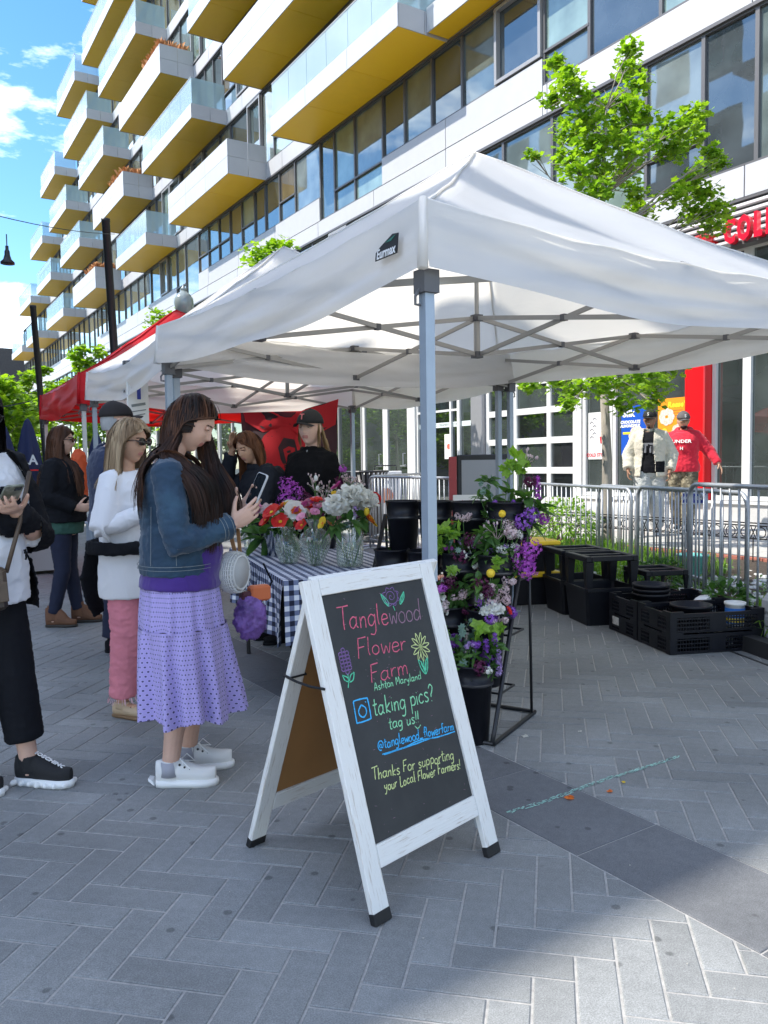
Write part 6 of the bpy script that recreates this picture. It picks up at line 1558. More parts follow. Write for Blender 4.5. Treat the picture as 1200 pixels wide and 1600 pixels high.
# things inside the middle tents
# chalk line and fallen petals
cm_ = MB(); rr = random.Random(2)
for k in range(90):
    x = 2.03+1.04*k/90; w_ = .012*(1-.4*abs(k/90-.3)); 
    for q in range(3):
        y = 2.262+rr.uniform(-w_, w_)-.006*sin(k*.1); l = rr.uniform(.008, .02); t_ = rr.uniform(.002, .005); cm_.add([(x, y, .0024), (x+l, y+rr.uniform(-.003, .003), .0024), (x+l, y+t_, .0024), (x, y+t_, .0024)], [(0, 1, 2, 3)])
cm_.build('chalk_line', mat('chalk_on_ground', (.42, .70, .60), .95, col2=(.20, .30, .28), c2pos=(.55, .75), nscale=120), label='thin pale green chalk line drawn across the dark paver band', cat='chalk mark')
for k, (x, y, s_, lb, c) in enumerate(((2.32, 2.22, .022, 'orange petal lying on the chalk line', 'orange'), (2.50, 2.17, .014, 'small orange petal on the pavers right of the chalk line', 'orange'), (2.62, 2.20, .010, 'tiny yellow petal farthest right of the chalk line', 'yellow'), (2.68, 2.86, .02, 'pale fallen petal right of the flower stand foot', 'white'), (2.95, 2.75, .012, 'white scrap on the pavers beyond the chalk line', 'white'), (2.75, 3.25, .014, 'pale petal under the flower stand', 'white'))):
    m_ = MB(); lobed(m_, (0, 0, .003), (0, 0, 1), s_, rr, 4); lobed(m_, (s_*.8, .004, .004), (.3, 0, 1), s_*.7, rr, 4); m_.build('fallen_petal', PET[c], loc=(x, y, .002), label=lb, cat='petal', group='fallen petals')
lit = MB()
for k in range(260):
    x, y = rr.uniform(.2, 5), rr.uniform(1, 5); s_ = rr.uniform(.002, .006); a = rr.uniform(0, 3); lit.add([(x, y, .004), (x+s_*cos(a), y+s_*sin(a), .005), (x+s_*1.2, y+s_, .004), (x-s_*.3, y+s_, .006)], [(0, 1, 2, 3)])
lit.build('tiny_litter', mat('litter_pale', (.4, .38, .33), .9), kind='stuff')
# ------------------------------------------------------------------ people
def skinmat(name, c, lips=(.45, .13, .12)):
    return mat(name, c, .5, var=.06, nscale=14, spec=.35, sss=.12, bump=.04, bscale=60)
skinA = skinmat('skin_light', (.58, .36, .27)); skinB = skinmat('skin_tan', (.50, .29, .19)); skinC = skinmat('skin_brown', (.30, .16, .10)); skinD = skinmat('skin_pale', (.62, .40, .31))
lip_m = mat('lips', (.44, .18, .15), .45); brow_m = mat('eyebrow', (.06, .035, .025), .8); eyew = mat('eye_white', (.38, .36, .34), .4); eyed = mat('eye_dark', (.02, .015, .012), .2); browl = mat('eyebrow_light', (.22, .13, .07), .8)
def hairmat(name, c1, c2):
    M = mat(name, c1, .55, col2=c2, c2pos=(.38, .68), nscale=14, spec=.22, stretch=(1, 1, .12)); return M
h_dark = hairmat('hair_dark', (.010, .007, .006), (.045, .018, .010)); h_blond = hairmat('hair_blond', (.17, .105, .058), (.46, .34, .21)); h_brown = hairmat('hair_brown', (.035, .016, .009), (.10, .040, .018)); h_gold = hairmat('hair_gold', (.30, .19, .09), (.48, .34, .18)); h_grey = hairmat('hair_grey', (.25, .25, .25), (.4, .4, .4)); h_black = hairmat('hair_black', (.006, .006, .007), (.02, .016, .015))
def remesh(mb, voxel, smooth_it=2):
    me = mb.mesh('tmp', []); ob = bpy.data.objects.new('tmp', me); col.objects.link(ob)
    md = ob.modifiers.new('r', 'REMESH'); md.mode = 'VOXEL'; md.voxel_size = voxel; md.use_smooth_shade = True
    if smooth_it:
        s_ = ob.modifiers.new('s', 'SMOOTH'); s_.factor = .5; s_.iterations = smooth_it
    dg = bpy.context.evaluated_depsgraph_get(); out_ = bpy.data.meshes.new_from_object(ob.evaluated_get(dg))
    bpy.data.objects.remove(ob); bpy.data.meshes.remove(me); return out_
def wrinkle(me, amp, scale, seed=0, stretch=(1, 1, 1), folds=0):
    """cloth folds: ridged noise pushed along the normals"""
    vs = me.vertices; no = [v.normal.copy() for v in vs]
    for v, n in zip(vs, no):
        p = v.co; q = Vector((p.x*scale*stretch[0]+seed, p.y*scale*stretch[1], p.z*scale*stretch[2]))
        a = noise.noise(q); b = noise.noise(q*2.3+Vector((7, 3, 1)))
        q2 = Vector((q.x*1.9+q.z*.9, q.y*1.9, q.z*2.6-q.x*.8)); c = noise.noise(q2+Vector((11, 2, 5))); r = (1-abs(a)*2.2)*.45+b*.25+((1-min(1, abs(c)*2.6))**2.5)*.75-.2
        v.co = p+n*amp*r
    me.update()
def headgrid(mb, C, Rm, s=1.0, jaw=1.0, nose=1.0, bald=False):
    """head with brow, eye sockets, nose, lips, chin and ears; Rm columns = right, forward, up"""
    nu, nv = 56, 44; rs_ = []
    for i in range(1, nv):
        a = pi*i/nv; z_ = -cos(a); row_ = []
        for j in range(nu):
            b = 2*pi*j/nu; x = sin(a)*sin(b)*.074; y = sin(a)*cos(b)*.094; z = z_*.116
            if z < 0:
                k = min(1, -z/.116); x *= 1-.30*jaw*k**1.3
                if y < 0: y *= 1-.42*k
                else: y *= 1-.06*k
            if y > 0: y *= 1-.06*(1-abs(z)/.116)
            if y > .015:
                f = sstep(.015, .06, y)
                ny = .0
                if -.036 < z < .026: 
                    t = (.026-z)/.062; ny = .024*nose*t**1.25*(1 if z > -.026 else max(0, (z+.036)/.010))
                y += ny*math.exp(-(x/(.0085+.006*max(0, (.0-z)/.03)))**2)*f
                y += .005*math.exp(-((z-.034)/.012)**2-(x/.05)**2)*f
                y -= .011*math.exp(-((abs(x)-.031)/.016)**2-((z-.012)/.013)**2)*f
                y += .0065*math.exp(-(x/.021)**2)*(math.exp(-((z+.049)/.0055)**2)+math.exp(-((z+.061)/.0065)**2))*f
                y -= .004*math.exp(-(x/.02)**2-((z+.073)/.006)**2)*f
                y += .012*math.exp(-(x/.024)**2-((z+.096)/.016)**2)*f
                y += .003*math.exp(-((abs(x)-.042)/.016)**2-((z+.02)/.02)**2)*f
            row_.append(C+Rm @ (Vector((x, y, z))*s))
        rs_.append(row_)
    mb.rings(rs_)
    for sx in (-1, 1):
        M_ = Matrix.Translation(C+Rm @ (Vector((sx*.073, -.008, -.002))*s)) @ Rm.to_4x4() @ Matrix.Rotation(sx*-.35, 4, 'Z')
        e = MB(); e.ball((0, 0, 0), .03*s, 10, 8, sc=(.28, .62, 1.05)); mb.add([M_ @ Vector(v) for v in e.v], e.f)
def hand(mb, wr, fd, pn, thumb, curl=(.3, .35, .4, .45), tcurl=.4, s=1.0, spread=.06):
    """palm + five bent fingers; fd = toward the fingers, pn = direction the palm faces, thumb = +1/-1 side along pn x fd"""
    fd = Vector(fd).normalized(); pn = Vector(pn); pn = (pn-fd*pn.dot(fd)).normalized(); sd_ = fd.cross(pn)*thumb
    W = Vector(wr)
    mb.tube([W-fd*.03*s, W, W+fd*.03*s, W+fd*.065*s, W+fd*.092*s], [(.024*s, .018*s), (.026*s, .017*s), (.037*s, .0155*s), (.041*s, .0145*s), (.038*s, .011*s)], 12, ref=sd_, round_=True)
    L_ = (.074, .082, .076, .060)
    for i in range(4):
        o = (.030-.0195*i)*s; b = W+fd*(.085-.004*abs(i-1))*s+sd_*o; d = (fd+sd_*spread*(1.4-i)).normalized(); P = [b-d*.012*s]; c = curl[i]; r0 = (.0088-.0006*(i == 3)-.0003*i)*s
        P.append(b+d*.005*s)
        for q, fr in enumerate((.45, .30, .25)):
            ax = sd_*thumb; d = (Matrix.Rotation(c*(1.0 if q else .8)*thumb, 3, sd_) @ d) if True else d
            # rotate toward palm
            P.append(P[-1]+d*L_[i]*fr*s)
        mb.tube(P, [r0*1.05, r0*1.05, r0, r0*.92, r0*.78], 8, ref=sd_, round_=True)
    b = W+fd*.022*s+sd_*.026*s; d = (fd*.62+sd_*.70+pn*.30).normalized(); P = [b-d*.01*s, b+d*.034*s]
    d2 = (d*(1-tcurl*.5)+pn*tcurl*.6+fd*tcurl*.3).normalized(); P.append(P[-1]+d2*.032*s); d3 = (d2+fd*.35+pn*tcurl*.2).normalized(); P.append(P[-1]+d3*.026*s)
    mb.tube(P, [.0135*s, .0115*s, .0098*s, .0078*s], 8, ref=pn, round_=True)
class Fig:
    def __init__(s, label, loc, face, H=1.66, w=1.0, d=1.0, group=None, skin=skinA, head_pitch=0, head_yaw=0, head_roll=0, lean=0.0, detail=.0055):
        s.f = Vector((face[0], face[1], 0)).normalized(); s.t = thing('person', label, 'person', loc, rz=atan2(-s.f.x, s.f.y), group=group)
        s.s = H/1.70; s.w = w; s.d = d; s.skin = skin; s.detail = detail; S_ = s.s
        s.J = {k: Vector(v)*S_ for k, v in dict(pelvis=(0, 0, .93), waist=(0, 0, 1.06), chest=(0, 0, 1.26), neck=(0, -.012, 1.43), head=(0, .018, 1.585)).items()}
        for sg_, n in ((1, 'R'), (-1, 'L')):
            for k, v in dict(sh=(.150, -.005, 1.368), el=(.20, -.02, 1.10), wr=(.20, .06, .86), hip=(.085, 0, .90), kn=(.09, .015, .49), an=(.09, -.02, .09), toe=(.10, .13, .03)).items():
                s.J[k+n] = Vector((v[0]*sg_*(w if k in ('sh', 'el', 'hip') else 1), v[1], v[2]))*S_
        if lean:
            for k in ('waist', 'chest', 'neck', 'head', 'shR', 'shL'):
                p = s.J[k]; h = p.z-s.J['pelvis'].z; s.J[k] = Vector((p.x, p.y+h*sin(lean), s.J['pelvis'].z+h*cos(lean)))
        s.Rh = (Matrix.Rotation(head_yaw, 3, 'Z') @ Matrix.Rotation(-head_pitch, 3, 'X') @ Matrix.Rotation(head_roll, 3, 'Y'))
        s.hp = head_pitch
        if head_pitch: s.J['head'] = s.J['head']+Vector((0, .045*sin(head_pitch), -.02*sin(abs(head_pitch))))
        s.hands = []; s.hs = S_*1.07
    def torso(s, mb, g=0.0, z0=None, z1=None, belly=0.0, seg=24, flare=0.0, gy=None):
        """torso rings grown by g between heights z0..z1 (fractions of the spine)"""
        J = s.J; S_ = s.s; gy = g if gy is None else gy
        prof = [(.78, .125, .095, 0), (.86, .165, .115, 0), (.93, .172, .122, 0), (1.02, .150, .110, .005), (1.10, .146, .108, .005), (1.20, .160, .118, .01), (1.29, .172, .118, .008), (1.36, .160, .092, -.005), (1.405, .105, .068, -.010), (1.43, .062, .056, -.012)]
        P = []; R_ = []
        for z, rx, ry, oy in prof:
            zz = z*S_
            if z0 is not None and z < z0-1e-6: continue
            if z1 is not None and z > z1+1e-6: continue
            if zz <= J['pelvis'].z: c = Vector((J['pelvis'].x, J['pelvis'].y, zz))
            else:
                t = (zz-.93*S_)/(1.43*S_-.93*S_); c = J['pelvis'].lerp(J['neck'], t)
            bl = belly*math.exp(-((z-1.02)/.12)**2); c = c+Vector((0, oy*S_+bl*.5, 0))
            P.append(c); R_.append(((rx*s.w*S_+g+flare*max(0, .98-z)), (ry*s.d*S_+gy+bl*.5+flare*max(0, .98-z))))
        mb.tube(P, R_, seg, ref=(1, 0, 0)); return P, R_
    def limb(s, mb, a, b, c, ra, rb, rc, seg=14, mid=None):
        A, B, C_ = s.J[a], s.J[b], s.J[c]; S_ = s.s
        P = [A, A.lerp(B, .35), A.lerp(B, .75), B, B.lerp(C_, .3), B.lerp(C_, .7), C_]
        R_ = [ra, lerp(ra, rb, .3), lerp(ra, rb, .8), rb, (mid or lerp(rb, rc, .2)), lerp(rb, rc, .75), rc]
        mb.tube(P, [r*S_ for r in R_], seg, round_=True)
    def body(s, legs=True, jaw=1.0, nose=1.0):
        mb = MB(); s.torso(mb); S_ = s.s; J = s.J
        mb.tube([J['neck']-Vector((0, 0, .06)), J['neck'], J['neck'].lerp(J['head'], .4)+Vector((0, -.008, 0)), J['head']+s.Rh @ Vector((0, -.02, -.03))], [.062*S_, .052*S_, .049*S_, .055*S_], 14, ref=(1, 0, 0))
        headgrid(mb, J['head'], s.Rh, s.hs, jaw, nose)
        for n in 'RL':
            s.limb(mb, 'sh'+n, 'el'+n, 'wr'+n, .050, .040, .027, mid=.041)
            s.limb(mb, 'hip'+n, 'kn'+n, 'an'+n, .088*s.w, .055, .037, mid=.057)
            an, to = J['an'+n], J['toe'+n]; dr = Vector((to.x-an.x, to.y-an.y, 0)).normalized()
            mb.tube([an-dr*.032+Vector((0, 0, -.045)), an+Vector((0, 0, -.03)), an.lerp(to, .55)+Vector((0, 0, -.0)), to-dr*.02, to+dr*.0], [.022*S_, .032*S_, .026*S_, .018*S_, .012*S_], 10, round_=True)
        for h in s.hands: hand(mb, J['wr'+h['n']], h['fd'], h['pn'], h['th'], h.get('curl', (.3, .35, .4, .45)), h.get('tc', .4), h.get('s', .98)*S_)
        me = remesh(mb, s.detail, 1)
        me.materials.append(s.skin); me.materials.append(lip_m); me.materials.append(brow_m if not getattr(s, 'lightbrow', False) else browl)
        Ri = s.Rh.transposed(); C = J['head']; hs = s.hs
        for p in me.polygons:
            q = (Ri @ (p.center-C))/hs
            if abs(q.x) < .06 and q.y > .05 and abs(q.z) < .12:
                if abs(q.x) < .023-.25*abs(q.z+.055) and -.064 < q.z < -.045: p.material_index = 1
                elif .012 < abs(q.x) < .044 and .026 < q.z-.10*(.03-abs(abs(q.x)-.03))+.003 < .0315: p.material_index = 2
        s.bodyo = link('body', me, s.t, autosmooth=None)
        e = MB(); 
        for sx in (-1, 1):
            c = C+s.Rh @ (Vector((sx*.0305, .0745, .012))*hs); M_ = Matrix.Translation(c) @ s.Rh.to_4x4()
            b = MB().ball((0, 0, 0), .0108*hs, 12, 8, sc=(1.1, .7, .45 if s.hp < .25 else .2), M=M_); b.build('eye', eyew, s.t, smooth=True)
            b = MB().ball((0, .0058*hs, -.001), .0050*hs, 10, 8, sc=(1, .5, .8 if s.hp < .25 else .3), M=M_); b.build('iris', eyed, s.t, smooth=True)
            b = MB().ball((0, .0008, .0040*hs), .0128*hs, 12, 6, sc=(1.15, .78, .42 if s.hp < .25 else .75), M=M_); b.build('eyelid', s.skin if s.hp < .25 else s.skin, s.t, smooth=True)
            l = MB().tube([M_ @ (Vector((x_, .0105-abs(x_)**2*22, -.0005-.3*abs(x_)**1.4*8*0))*hs) for x_ in (-.014, -.007, 0, .007, .014)], .0011*hs, 4); l.build('eyelash', eyed, s.t)
        return s.bodyo
    def garment(s, name, mb, m_, voxel=.009, amp=.006, scale=9, seed=0, stretch=(1, 1, 1), cut=None, thick=.005, sm=2, mats=None, paint=None):
        me = remesh(mb, voxel, sm); wrinkle(me, amp, scale, seed, stretch)
        if cut:
            bm = bmesh.new(); bm.from_mesh(me); dl = [f for f in bm.faces if cut(f.calc_center_median())]; bmesh.ops.delete(bm, geom=dl, context='FACES')
            bm.to_mesh(me); bm.free(); 
            ob = bpy.data.objects.new('tmp', me); col.objects.link(ob); md = ob.modifiers.new('s', 'SOLIDIFY'); md.thickness = thick; md.offset = -1
            dg = bpy.context.evaluated_depsgraph_get(); me2 = bpy.data.meshes.new_from_object(ob.evaluated_get(dg)); bpy.data.objects.remove(ob); me = me2
        me.materials.clear()
        for q in (mats or [m_]): me.materials.append(q)
        if paint:
            for p in me.polygons: p.material_index = paint(p.center)
        else:
            for p in me.polygons: p.material_index = 0
        me.polygons.foreach_set('use_smooth', [True]*len(me.polygons)); return link(name, me, s.t)
    def sleeve(s, mb, n, ra, rb, rc, end=1.0, seg=14, puff=0):
        A, B, C_ = s.J['sh'+n], s.J['el'+n], s.J['wr'+n]; E_ = B.lerp(C_, end); S_ = s.s
        inn = A+Vector((-.05 if n == 'R' else .05, 0, .005))*S_
        mb.tube([inn, A, A.lerp(B, .4), A.lerp(B, .85), B, B.lerp(E_, .25), B.lerp(E_, .7), E_], [ra*.95*S_, ra*S_, lerp(ra, rb, .4)*S_, rb*S_, rb*1.02*S_, lerp(rb, rc, .3)*S_, lerp(rb, rc, .8)*S_, rc*S_], seg)
    def pants(s, m_, top=.98, end=1.0, rt=.105, rk=.072, rb=.06, name='trousers', amp=.005, seed=3, waist=.172, voxel=.009, knee=None):
        mb = MB(); S_ = s.s; J = s.J
        P = [Vector((0, J['pelvis'].y, z*S_)) for z in (.80, .86, .93, top)]; mb.tube(P, [(.135*s.w*S_, .105*s.d*S_), (.172*s.w*S_, .125*s.d*S_), (.178*s.w*S_, .13*s.d*S_), (.160*s.w*S_, .12*s.d*S_)], 20, ref=(1, 0, 0))
        for n in 'RL':
            A, B, C_ = J['hip'+n], J['kn'+n], J['an'+n]; E_ = B.lerp(C_, end)
            mb.tube([A+Vector((0, 0, .03)), A.lerp(B, .3), A.lerp(B, .8), B, B.lerp(E_, .4), E_], [rt*s.w*S_, rt*.93*s.w*S_, rk*1.05*S_, rk*S_, lerp(rk, rb, .4)*S_, rb*S_], 16)
        return s.garment(name, mb, m_, voxel, amp, 11, seed, (1, 1, 1.6))
    def haircap(s, m_, fr=.02, grow=1.07, low=-.55, name='hair', back=1.0):
        """shell over the skull, open at the face"""
        C, Rm, hs = s.J['head'], s.Rh, s.hs; mb = MB(); nu, nv = 40, 30; vs = []; fs = []
        for i in range(nv+1):
            a = pi*i/nv*.80
            for j in range(nu):
                b = 2*pi*j/nu; d = Vector((sin(a)*sin(b), sin(a)*cos(b), cos(a))); q = Vector((d.x*.076, d.y*.096, d.z*.118+.0))*grow
                if q.y < 0: q.y *= 1.03*back
                q *= 1+.02*noise.noise(d*9)
                vs.append(C+Rm @ (q*hs))
        for i in range(nv):
            for j in range(nu):
                a = pi*(i+.5)/nv*.80; b = 2*pi*(j+.5)/nu; y = sin(a)*cos(b); z = cos(a); x = abs(sin(a)*sin(b))
                if y > .05+fr and z < .62-x*.25 : continue
                if z < low+.25*max(0, y): continue
                if y > -.38 and z < .50 and x > .3: continue
                fs.append((i*nu+j, i*nu+(j+1) % nu, (i+1)*nu+(j+1) % nu, (i+1)*nu+j))
        mb.add(vs, fs); me = mb.mesh('hair', m_, True); return link(name, me, s.t)
    def hairstrands(s, m_, length, n=900, vol=.02, width=.006, part=.0, colliders=(), front=.4, seed=1, name='hair_strands', curl=.0, sweep=0.0, step=.022, taper=.7, facegap=.42, fwd=0.0, flare=0.0):
        C, Rm, hs = s.J['head'], s.Rh, s.hs; rn = random.Random(seed); mb = MB(); E_ = Vector((.078, .098, .118))*hs; Ri = Rm.transposed(); cols_ = [(Vector(c), r) for c, r in colliders]
        k = 0
        while k < n:
            d = rvec(rn)
            if d.z < -.25: continue
            # keep face free
            if d.y > .35 and d.z < .62-.1*abs(d.x): continue
            if abs(d.x) < .96 and d.y > front and d.z < .3: continue
            k += 1; lay = rn.random(); off = .004+vol*lay
            q = Vector((d.x*E_.x, d.y*E_.y, d.z*E_.z)); p = C+Rm @ (q*(1+off*2)); side_ = 1 if d.x > part else -1
            v = Rm @ Vector((side_*.9, -.25 if d.y < .5 else -.35, -.35)); v.normalize(); pts = [p.copy()]; L_ = length*rn.uniform(taper, 1.0); trav = 0; ph = rn.uniform(0, 6.28); nn = []
            while trav < L_:
                t = trav/L_; g = Vector((0, 0, -1)); v = (v*.62+g*.42+Vector((0, sweep, 0))*.1+(p-C).normalized()*flare*t).normalized()
                if curl: v = (v+Vector((sin(ph+trav*28), cos(ph+trav*25), 0))*curl*t).normalized()
                p = p+v*step; trav += step
                ql = Ri @ (p-C); qn = Vector((ql.x/E_.x, ql.y/E_.y, ql.z/E_.z)); r = qn.length; lim = 1+off*7*(.4+.6*min(1, trav/.12))
                gy_ = facegap+(1.05-facegap)*sstep(-.01, .095, ql.z/hs)
                if ql.z > -.115*hs and qn.y > gy_ and abs(qn.x) < 1.7:
                    ql.y = gy_*E_.y; p = C+Rm @ ql; qn.y = gy_; v.y *= .5; r = qn.length
                if r < lim and ql.z > -.14*hs:
                    if r > 1e-4: qn *= lim/r
                    if qn.y > gy_ and qn.z < .5 and abs(qn.x) < 1.0: qn.y = gy_; l2 = sqrt(max(0.01, lim*lim-qn.y**2-qn.z**2)) if lim*lim > qn.y**2+qn.z**2 else .3; qn.x = (1 if qn.x >= 0 else -1)*l2
                    ql = Vector((qn.x*E_.x, qn.y*E_.y, qn.z*E_.z)); p = C+Rm @ ql
                for c, rr_ in cols_:
                    dd = p-c; e = Vector((dd.x/rr_[0], dd.y/rr_[1], dd.z/rr_[2])); l = e.length; lm_ = 1+off*2.2
                    if l < lm_: e *= lm_/max(l, .01); p = c+Vector((e.x*rr_[0], e.y*rr_[1], e.z*rr_[2]))
                pts.append(p.copy())
            m0 = len(pts); L2 = []; R2 = []; tw = rn.uniform(-.5, .5)
            for i, q in enumerate(pts):
                tg = (pts[min(i+1, m0-1)]-pts[max(i-1, 0)]).normalized(); nr = (q-C); nr.z *= .2; sd2 = tg.cross(nr); 
                if sd2.length < 1e-5: sd2 = Vector((1, 0, 0))
                sd2.normalize(); sd2 = (sd2+nr.normalized()*tw).normalized(); ww = width*(1-.75*(i/(m0-1))**3)*.5; L2.append(q-sd2*ww); R2.append(q+sd2*ww)
            mb.add(L2+R2, [(i, i+1, m0+i+1, m0+i) for i in range(m0-1)])
        return mb.build(name, m_, s.t, smooth=True, kind='stuff')
    def cap(s, m_, visor=None, logo=None, tilt=.0, logocol=None):
        C, Rm, hs = s.J['head'], s.Rh, s.hs; M_ = Matrix.Translation(C) @ (Rm @ Matrix.Rotation(tilt, 3, 'X')).to_4x4() @ Matrix.Scale(hs, 4)
        mb = MB(); rs_ = []
        for i in range(9):
            a = pi/2*i/8.4; rs_.append([Vector((.088*cos(a)*sin(b*pi/14), .108*cos(a)*cos(b*pi/14)-.002, .036+.098*sin(a)*(1-.05*cos(b*pi/14)))) for b in range(28)])
        rs_ = [[Vector((v.x*.98, v.y*.98, v.z)) for v in rs_[0]]]+rs_; mb.rings(rs_, M=M_); mb.build('cap_crown', m_, s.t, smooth=True)
        mb = MB(); vs = []; fs = []
        for i in range(9):
            t = -1+2*i/8
            for j in range(5):
                f = j/4; x = t*.074*(1-.10*f*f); y = .098*sqrt(max(0, 1-(x/.095)**2))+f*.078*sqrt(max(0, 1-.75*t*t)); vs.append(M_ @ Vector((x, y, .040+.008*f-.022*t*t-.012*f*f)))
        for i in range(8):
            for j in range(4): q = i*5+j; fs.append((q, q+5, q+6, q+1))
        off = len(vs); vs2 = vs+[v-(Rm @ Vector((0, 0, .004))) for v in vs]; fs2 = fs+[tuple(off+k for k in reversed(f)) for f in fs]
        mb.add(vs2, fs2).build('cap_visor', visor or m_, s.t, smooth=True)
        MB().ball((0, 0, .133), .007, 8, 6, sc=(1, 1, .5), M=M_).build('cap_button', m_, s.t)
        if logo:
            F_ = M_ @ Matrix.Translation((0, .1095, .078)) @ Matrix.Rotation(pi/2, 4, 'X') @ Matrix.Rotation(pi, 4, 'Y') @ Matrix.Rotation(-.30, 4, 'X') @ Matrix.Translation((0, 0, .002))
            text('cap_lettering', logo, .055, logocol or white_metal, s.t, F_, extrude=.0015, bold=.001)
    def glasses(s, fr_, lens, sz=1.0, round_=False):
        C, Rm, hs = s.J['head'], s.Rh, s.hs; M_ = Matrix.Translation(C) @ Rm.to_4x4() @ Matrix.Scale(hs, 4)
        o = MB()
        for sx in (-1, 1):
            c = Vector((sx*.032, .101, .010)); n = 16; pr = [(c.x+.0255*sz*cos(a)*(1.05), c.y-.006*abs(cos(a)) if False else c.y-.35*(abs(c.x+.0255*cos(a))-.02)**1*.3, c.z+.0195*sz*sin(a)) for a in [2*pi*k/n for k in range(n)]]
            o.tube([M_ @ Vector(p) for p in pr]+[M_ @ Vector(pr[0])], .0024*hs, 5)
            MB().add([M_ @ (Vector(p)-Vector((0, .001, 0))) for p in pr]+[M_ @ (c+Vector((0, .002, 0)))], [(k, (k+1) % n, n) for k in range(n)]).build('lens', lens, s.t, smooth=True)
            o.tube([M_ @ Vector((sx*.058, .094, .014)), M_ @ Vector((sx*.074, .070, .014)), M_ @ Vector((sx*.079, .0, .006)), M_ @ Vector((sx*.077, -.02, -.012))], .0026*hs, 5)
        o.tube([M_ @ Vector((-.008, .103, .014)), M_ @ Vector((0, .106, .016)), M_ @ Vector((.008, .103, .014))], .0022*hs, 5)
        o.build('glasses_frame', fr_, s.t, smooth=True)
    def shoe(s, n, up, sole=None, st=.012, high=.05, toe_=1.0, name='shoe', pointy=0, width=1.0):
        """shoe round the foot of side n, sole on the ground"""
        J = s.J; S_ = s.s; an, to = J['an'+n], J['toe'+n]; dr = Vector((to.x-an.x, to.y-an.y, 0)).normalized(); sx = Vector((dr.y, -dr.x, 0)); c = Vector((an.x, an.y, 0)); fl = (to-an).to_2d().length
        def o_(u, v, z): return c+dr*u*S_+sx*v*S_*width+Vector((0, 0, z))
        out_ = [(-.065, .0), (-.060, .022), (-.03, .033), (.02, .033), (.07, .040), (.12, .046), (.165, .040), (.195, .022), (.205, 0), (.195, -.02), (.165, -.036), (.12, -.042), (.07, -.036), (.02, -.033), (-.03, -.033), (-.060, -.022)]
        K = 1.0
        t_ = link(name, None, s.t)
        sl_h = st*2.2
        m_ = MB(); m_.rings([[o_(u*1.0, v*.96, .001) for u, v in out_], [o_(u*1.02, v*1.06, sl_h*.5) for u, v in out_], [o_(u*1.01+(-.012 if u < 0 else 0)*0, v*1.02, sl_h) for u, v in out_]]); m_.build('sole', sole or up, t_, smooth=True)
        prof = []
        def topz(u): 
            if u < .02: return high+.045
            return lerp(high+.045, .038+sl_h*.5, sstep(.02, .15, u)) if u < .17 else lerp(.038+sl_h*.5, .02+sl_h, (u-.17)/.035)
        m_ = MB(); P = []; R_ = []
        for u in (-.062, -.045, -.015, .02, .05, .08, .11, .145, .175, .196):
            tz = topz(u)+sl_h*.4; P.append(o_(u, 0, sl_h*.6+tz*.5*.92)); wv = .031 if u < .03 else (.038 if u < .15 else .030)
            if u > .19: wv = .017
            if u < -.06: wv = .02
            R_.append((wv*S_*width, tz*.5))
        m_.tube(P, R_, 14, ref=sx, round_=False)
        # cut below sole hidden by sole; ankle collar
        m_.tube([an+Vector((0, 0, -.03)), an+Vector((0, 0, high-.045+.03))], [(.040*S_, .046*S_), (.040*S_, .046*S_)], 12, ref=sx)
        me = remesh(m_, .005, 2); me.materials.append(up); me.polygons.foreach_set('use_smooth', [True]*len(me.polygons)); link('upper', me, t_); return t_, o_
RIGHT = Vector((rt0.x, rt0.y, 0)); AWAY = Vector((fw.x, fw.y, 0)).normalized()
def dirn(deg):      # 0 = to the right of the photo, + = away from the camera, - = toward it
    return RIGHT*cos(radians(deg))+AWAY*sin(radians(deg))
cotton_w = mat('white_cotton', (.66, .66, .68), .85, bump=.08, bscale=300, sheen=.2); print_p = mat('purple_print', (.12, .05, .20), .8)
denim_m = mat('blue_denim', (.010, .034, .068), .8, col2=(.030, .078, .125), c2pos=(.45, .75), nscale=7, bump=.3, bscale=420, bdist=.002, sheen=.2)
stitch_m = mat('denim_stitch', (.20, .22, .22), .8)
purple_m = mat('purple_knit', (.045, .012, .17), .8, bump=.1, bscale=200, sheen=.3)
black_c = mat('black_cloth', (.007, .0075, .010), .85, bump=.1, bscale=250, var=.1, nscale=6, spec=.2); navy_c = mat('navy_cloth', (.012, .020, .055), .85, bump=.1, bscale=200, sheen=.2); dkjean = mat('dark_jeans', (.010, .014, .035), .85, bump=.15, bscale=350)
pink_m = mat('pink_denim', (.60, .20, .25), .85, bump=.2, bscale=350, bdist=.002, var=.08, nscale=8); green_c = mat('green_cloth', (.03, .085, .065), .85, bump=.1); phone_m = mat('phone_glass', (.012, .016, .02), .08, coat=.6); phone_c = mat('phone_case', (.45, .45, .45), .4)
silver = mat('silver_ring', (.7, .7, .7), .2, metal=1)
white_k = mat('white_knit_shoe', (.66, .65, .63), .75, bump=.2, bscale=300); rubw = mat('white_rubber', (.74, .74, .73), .5)

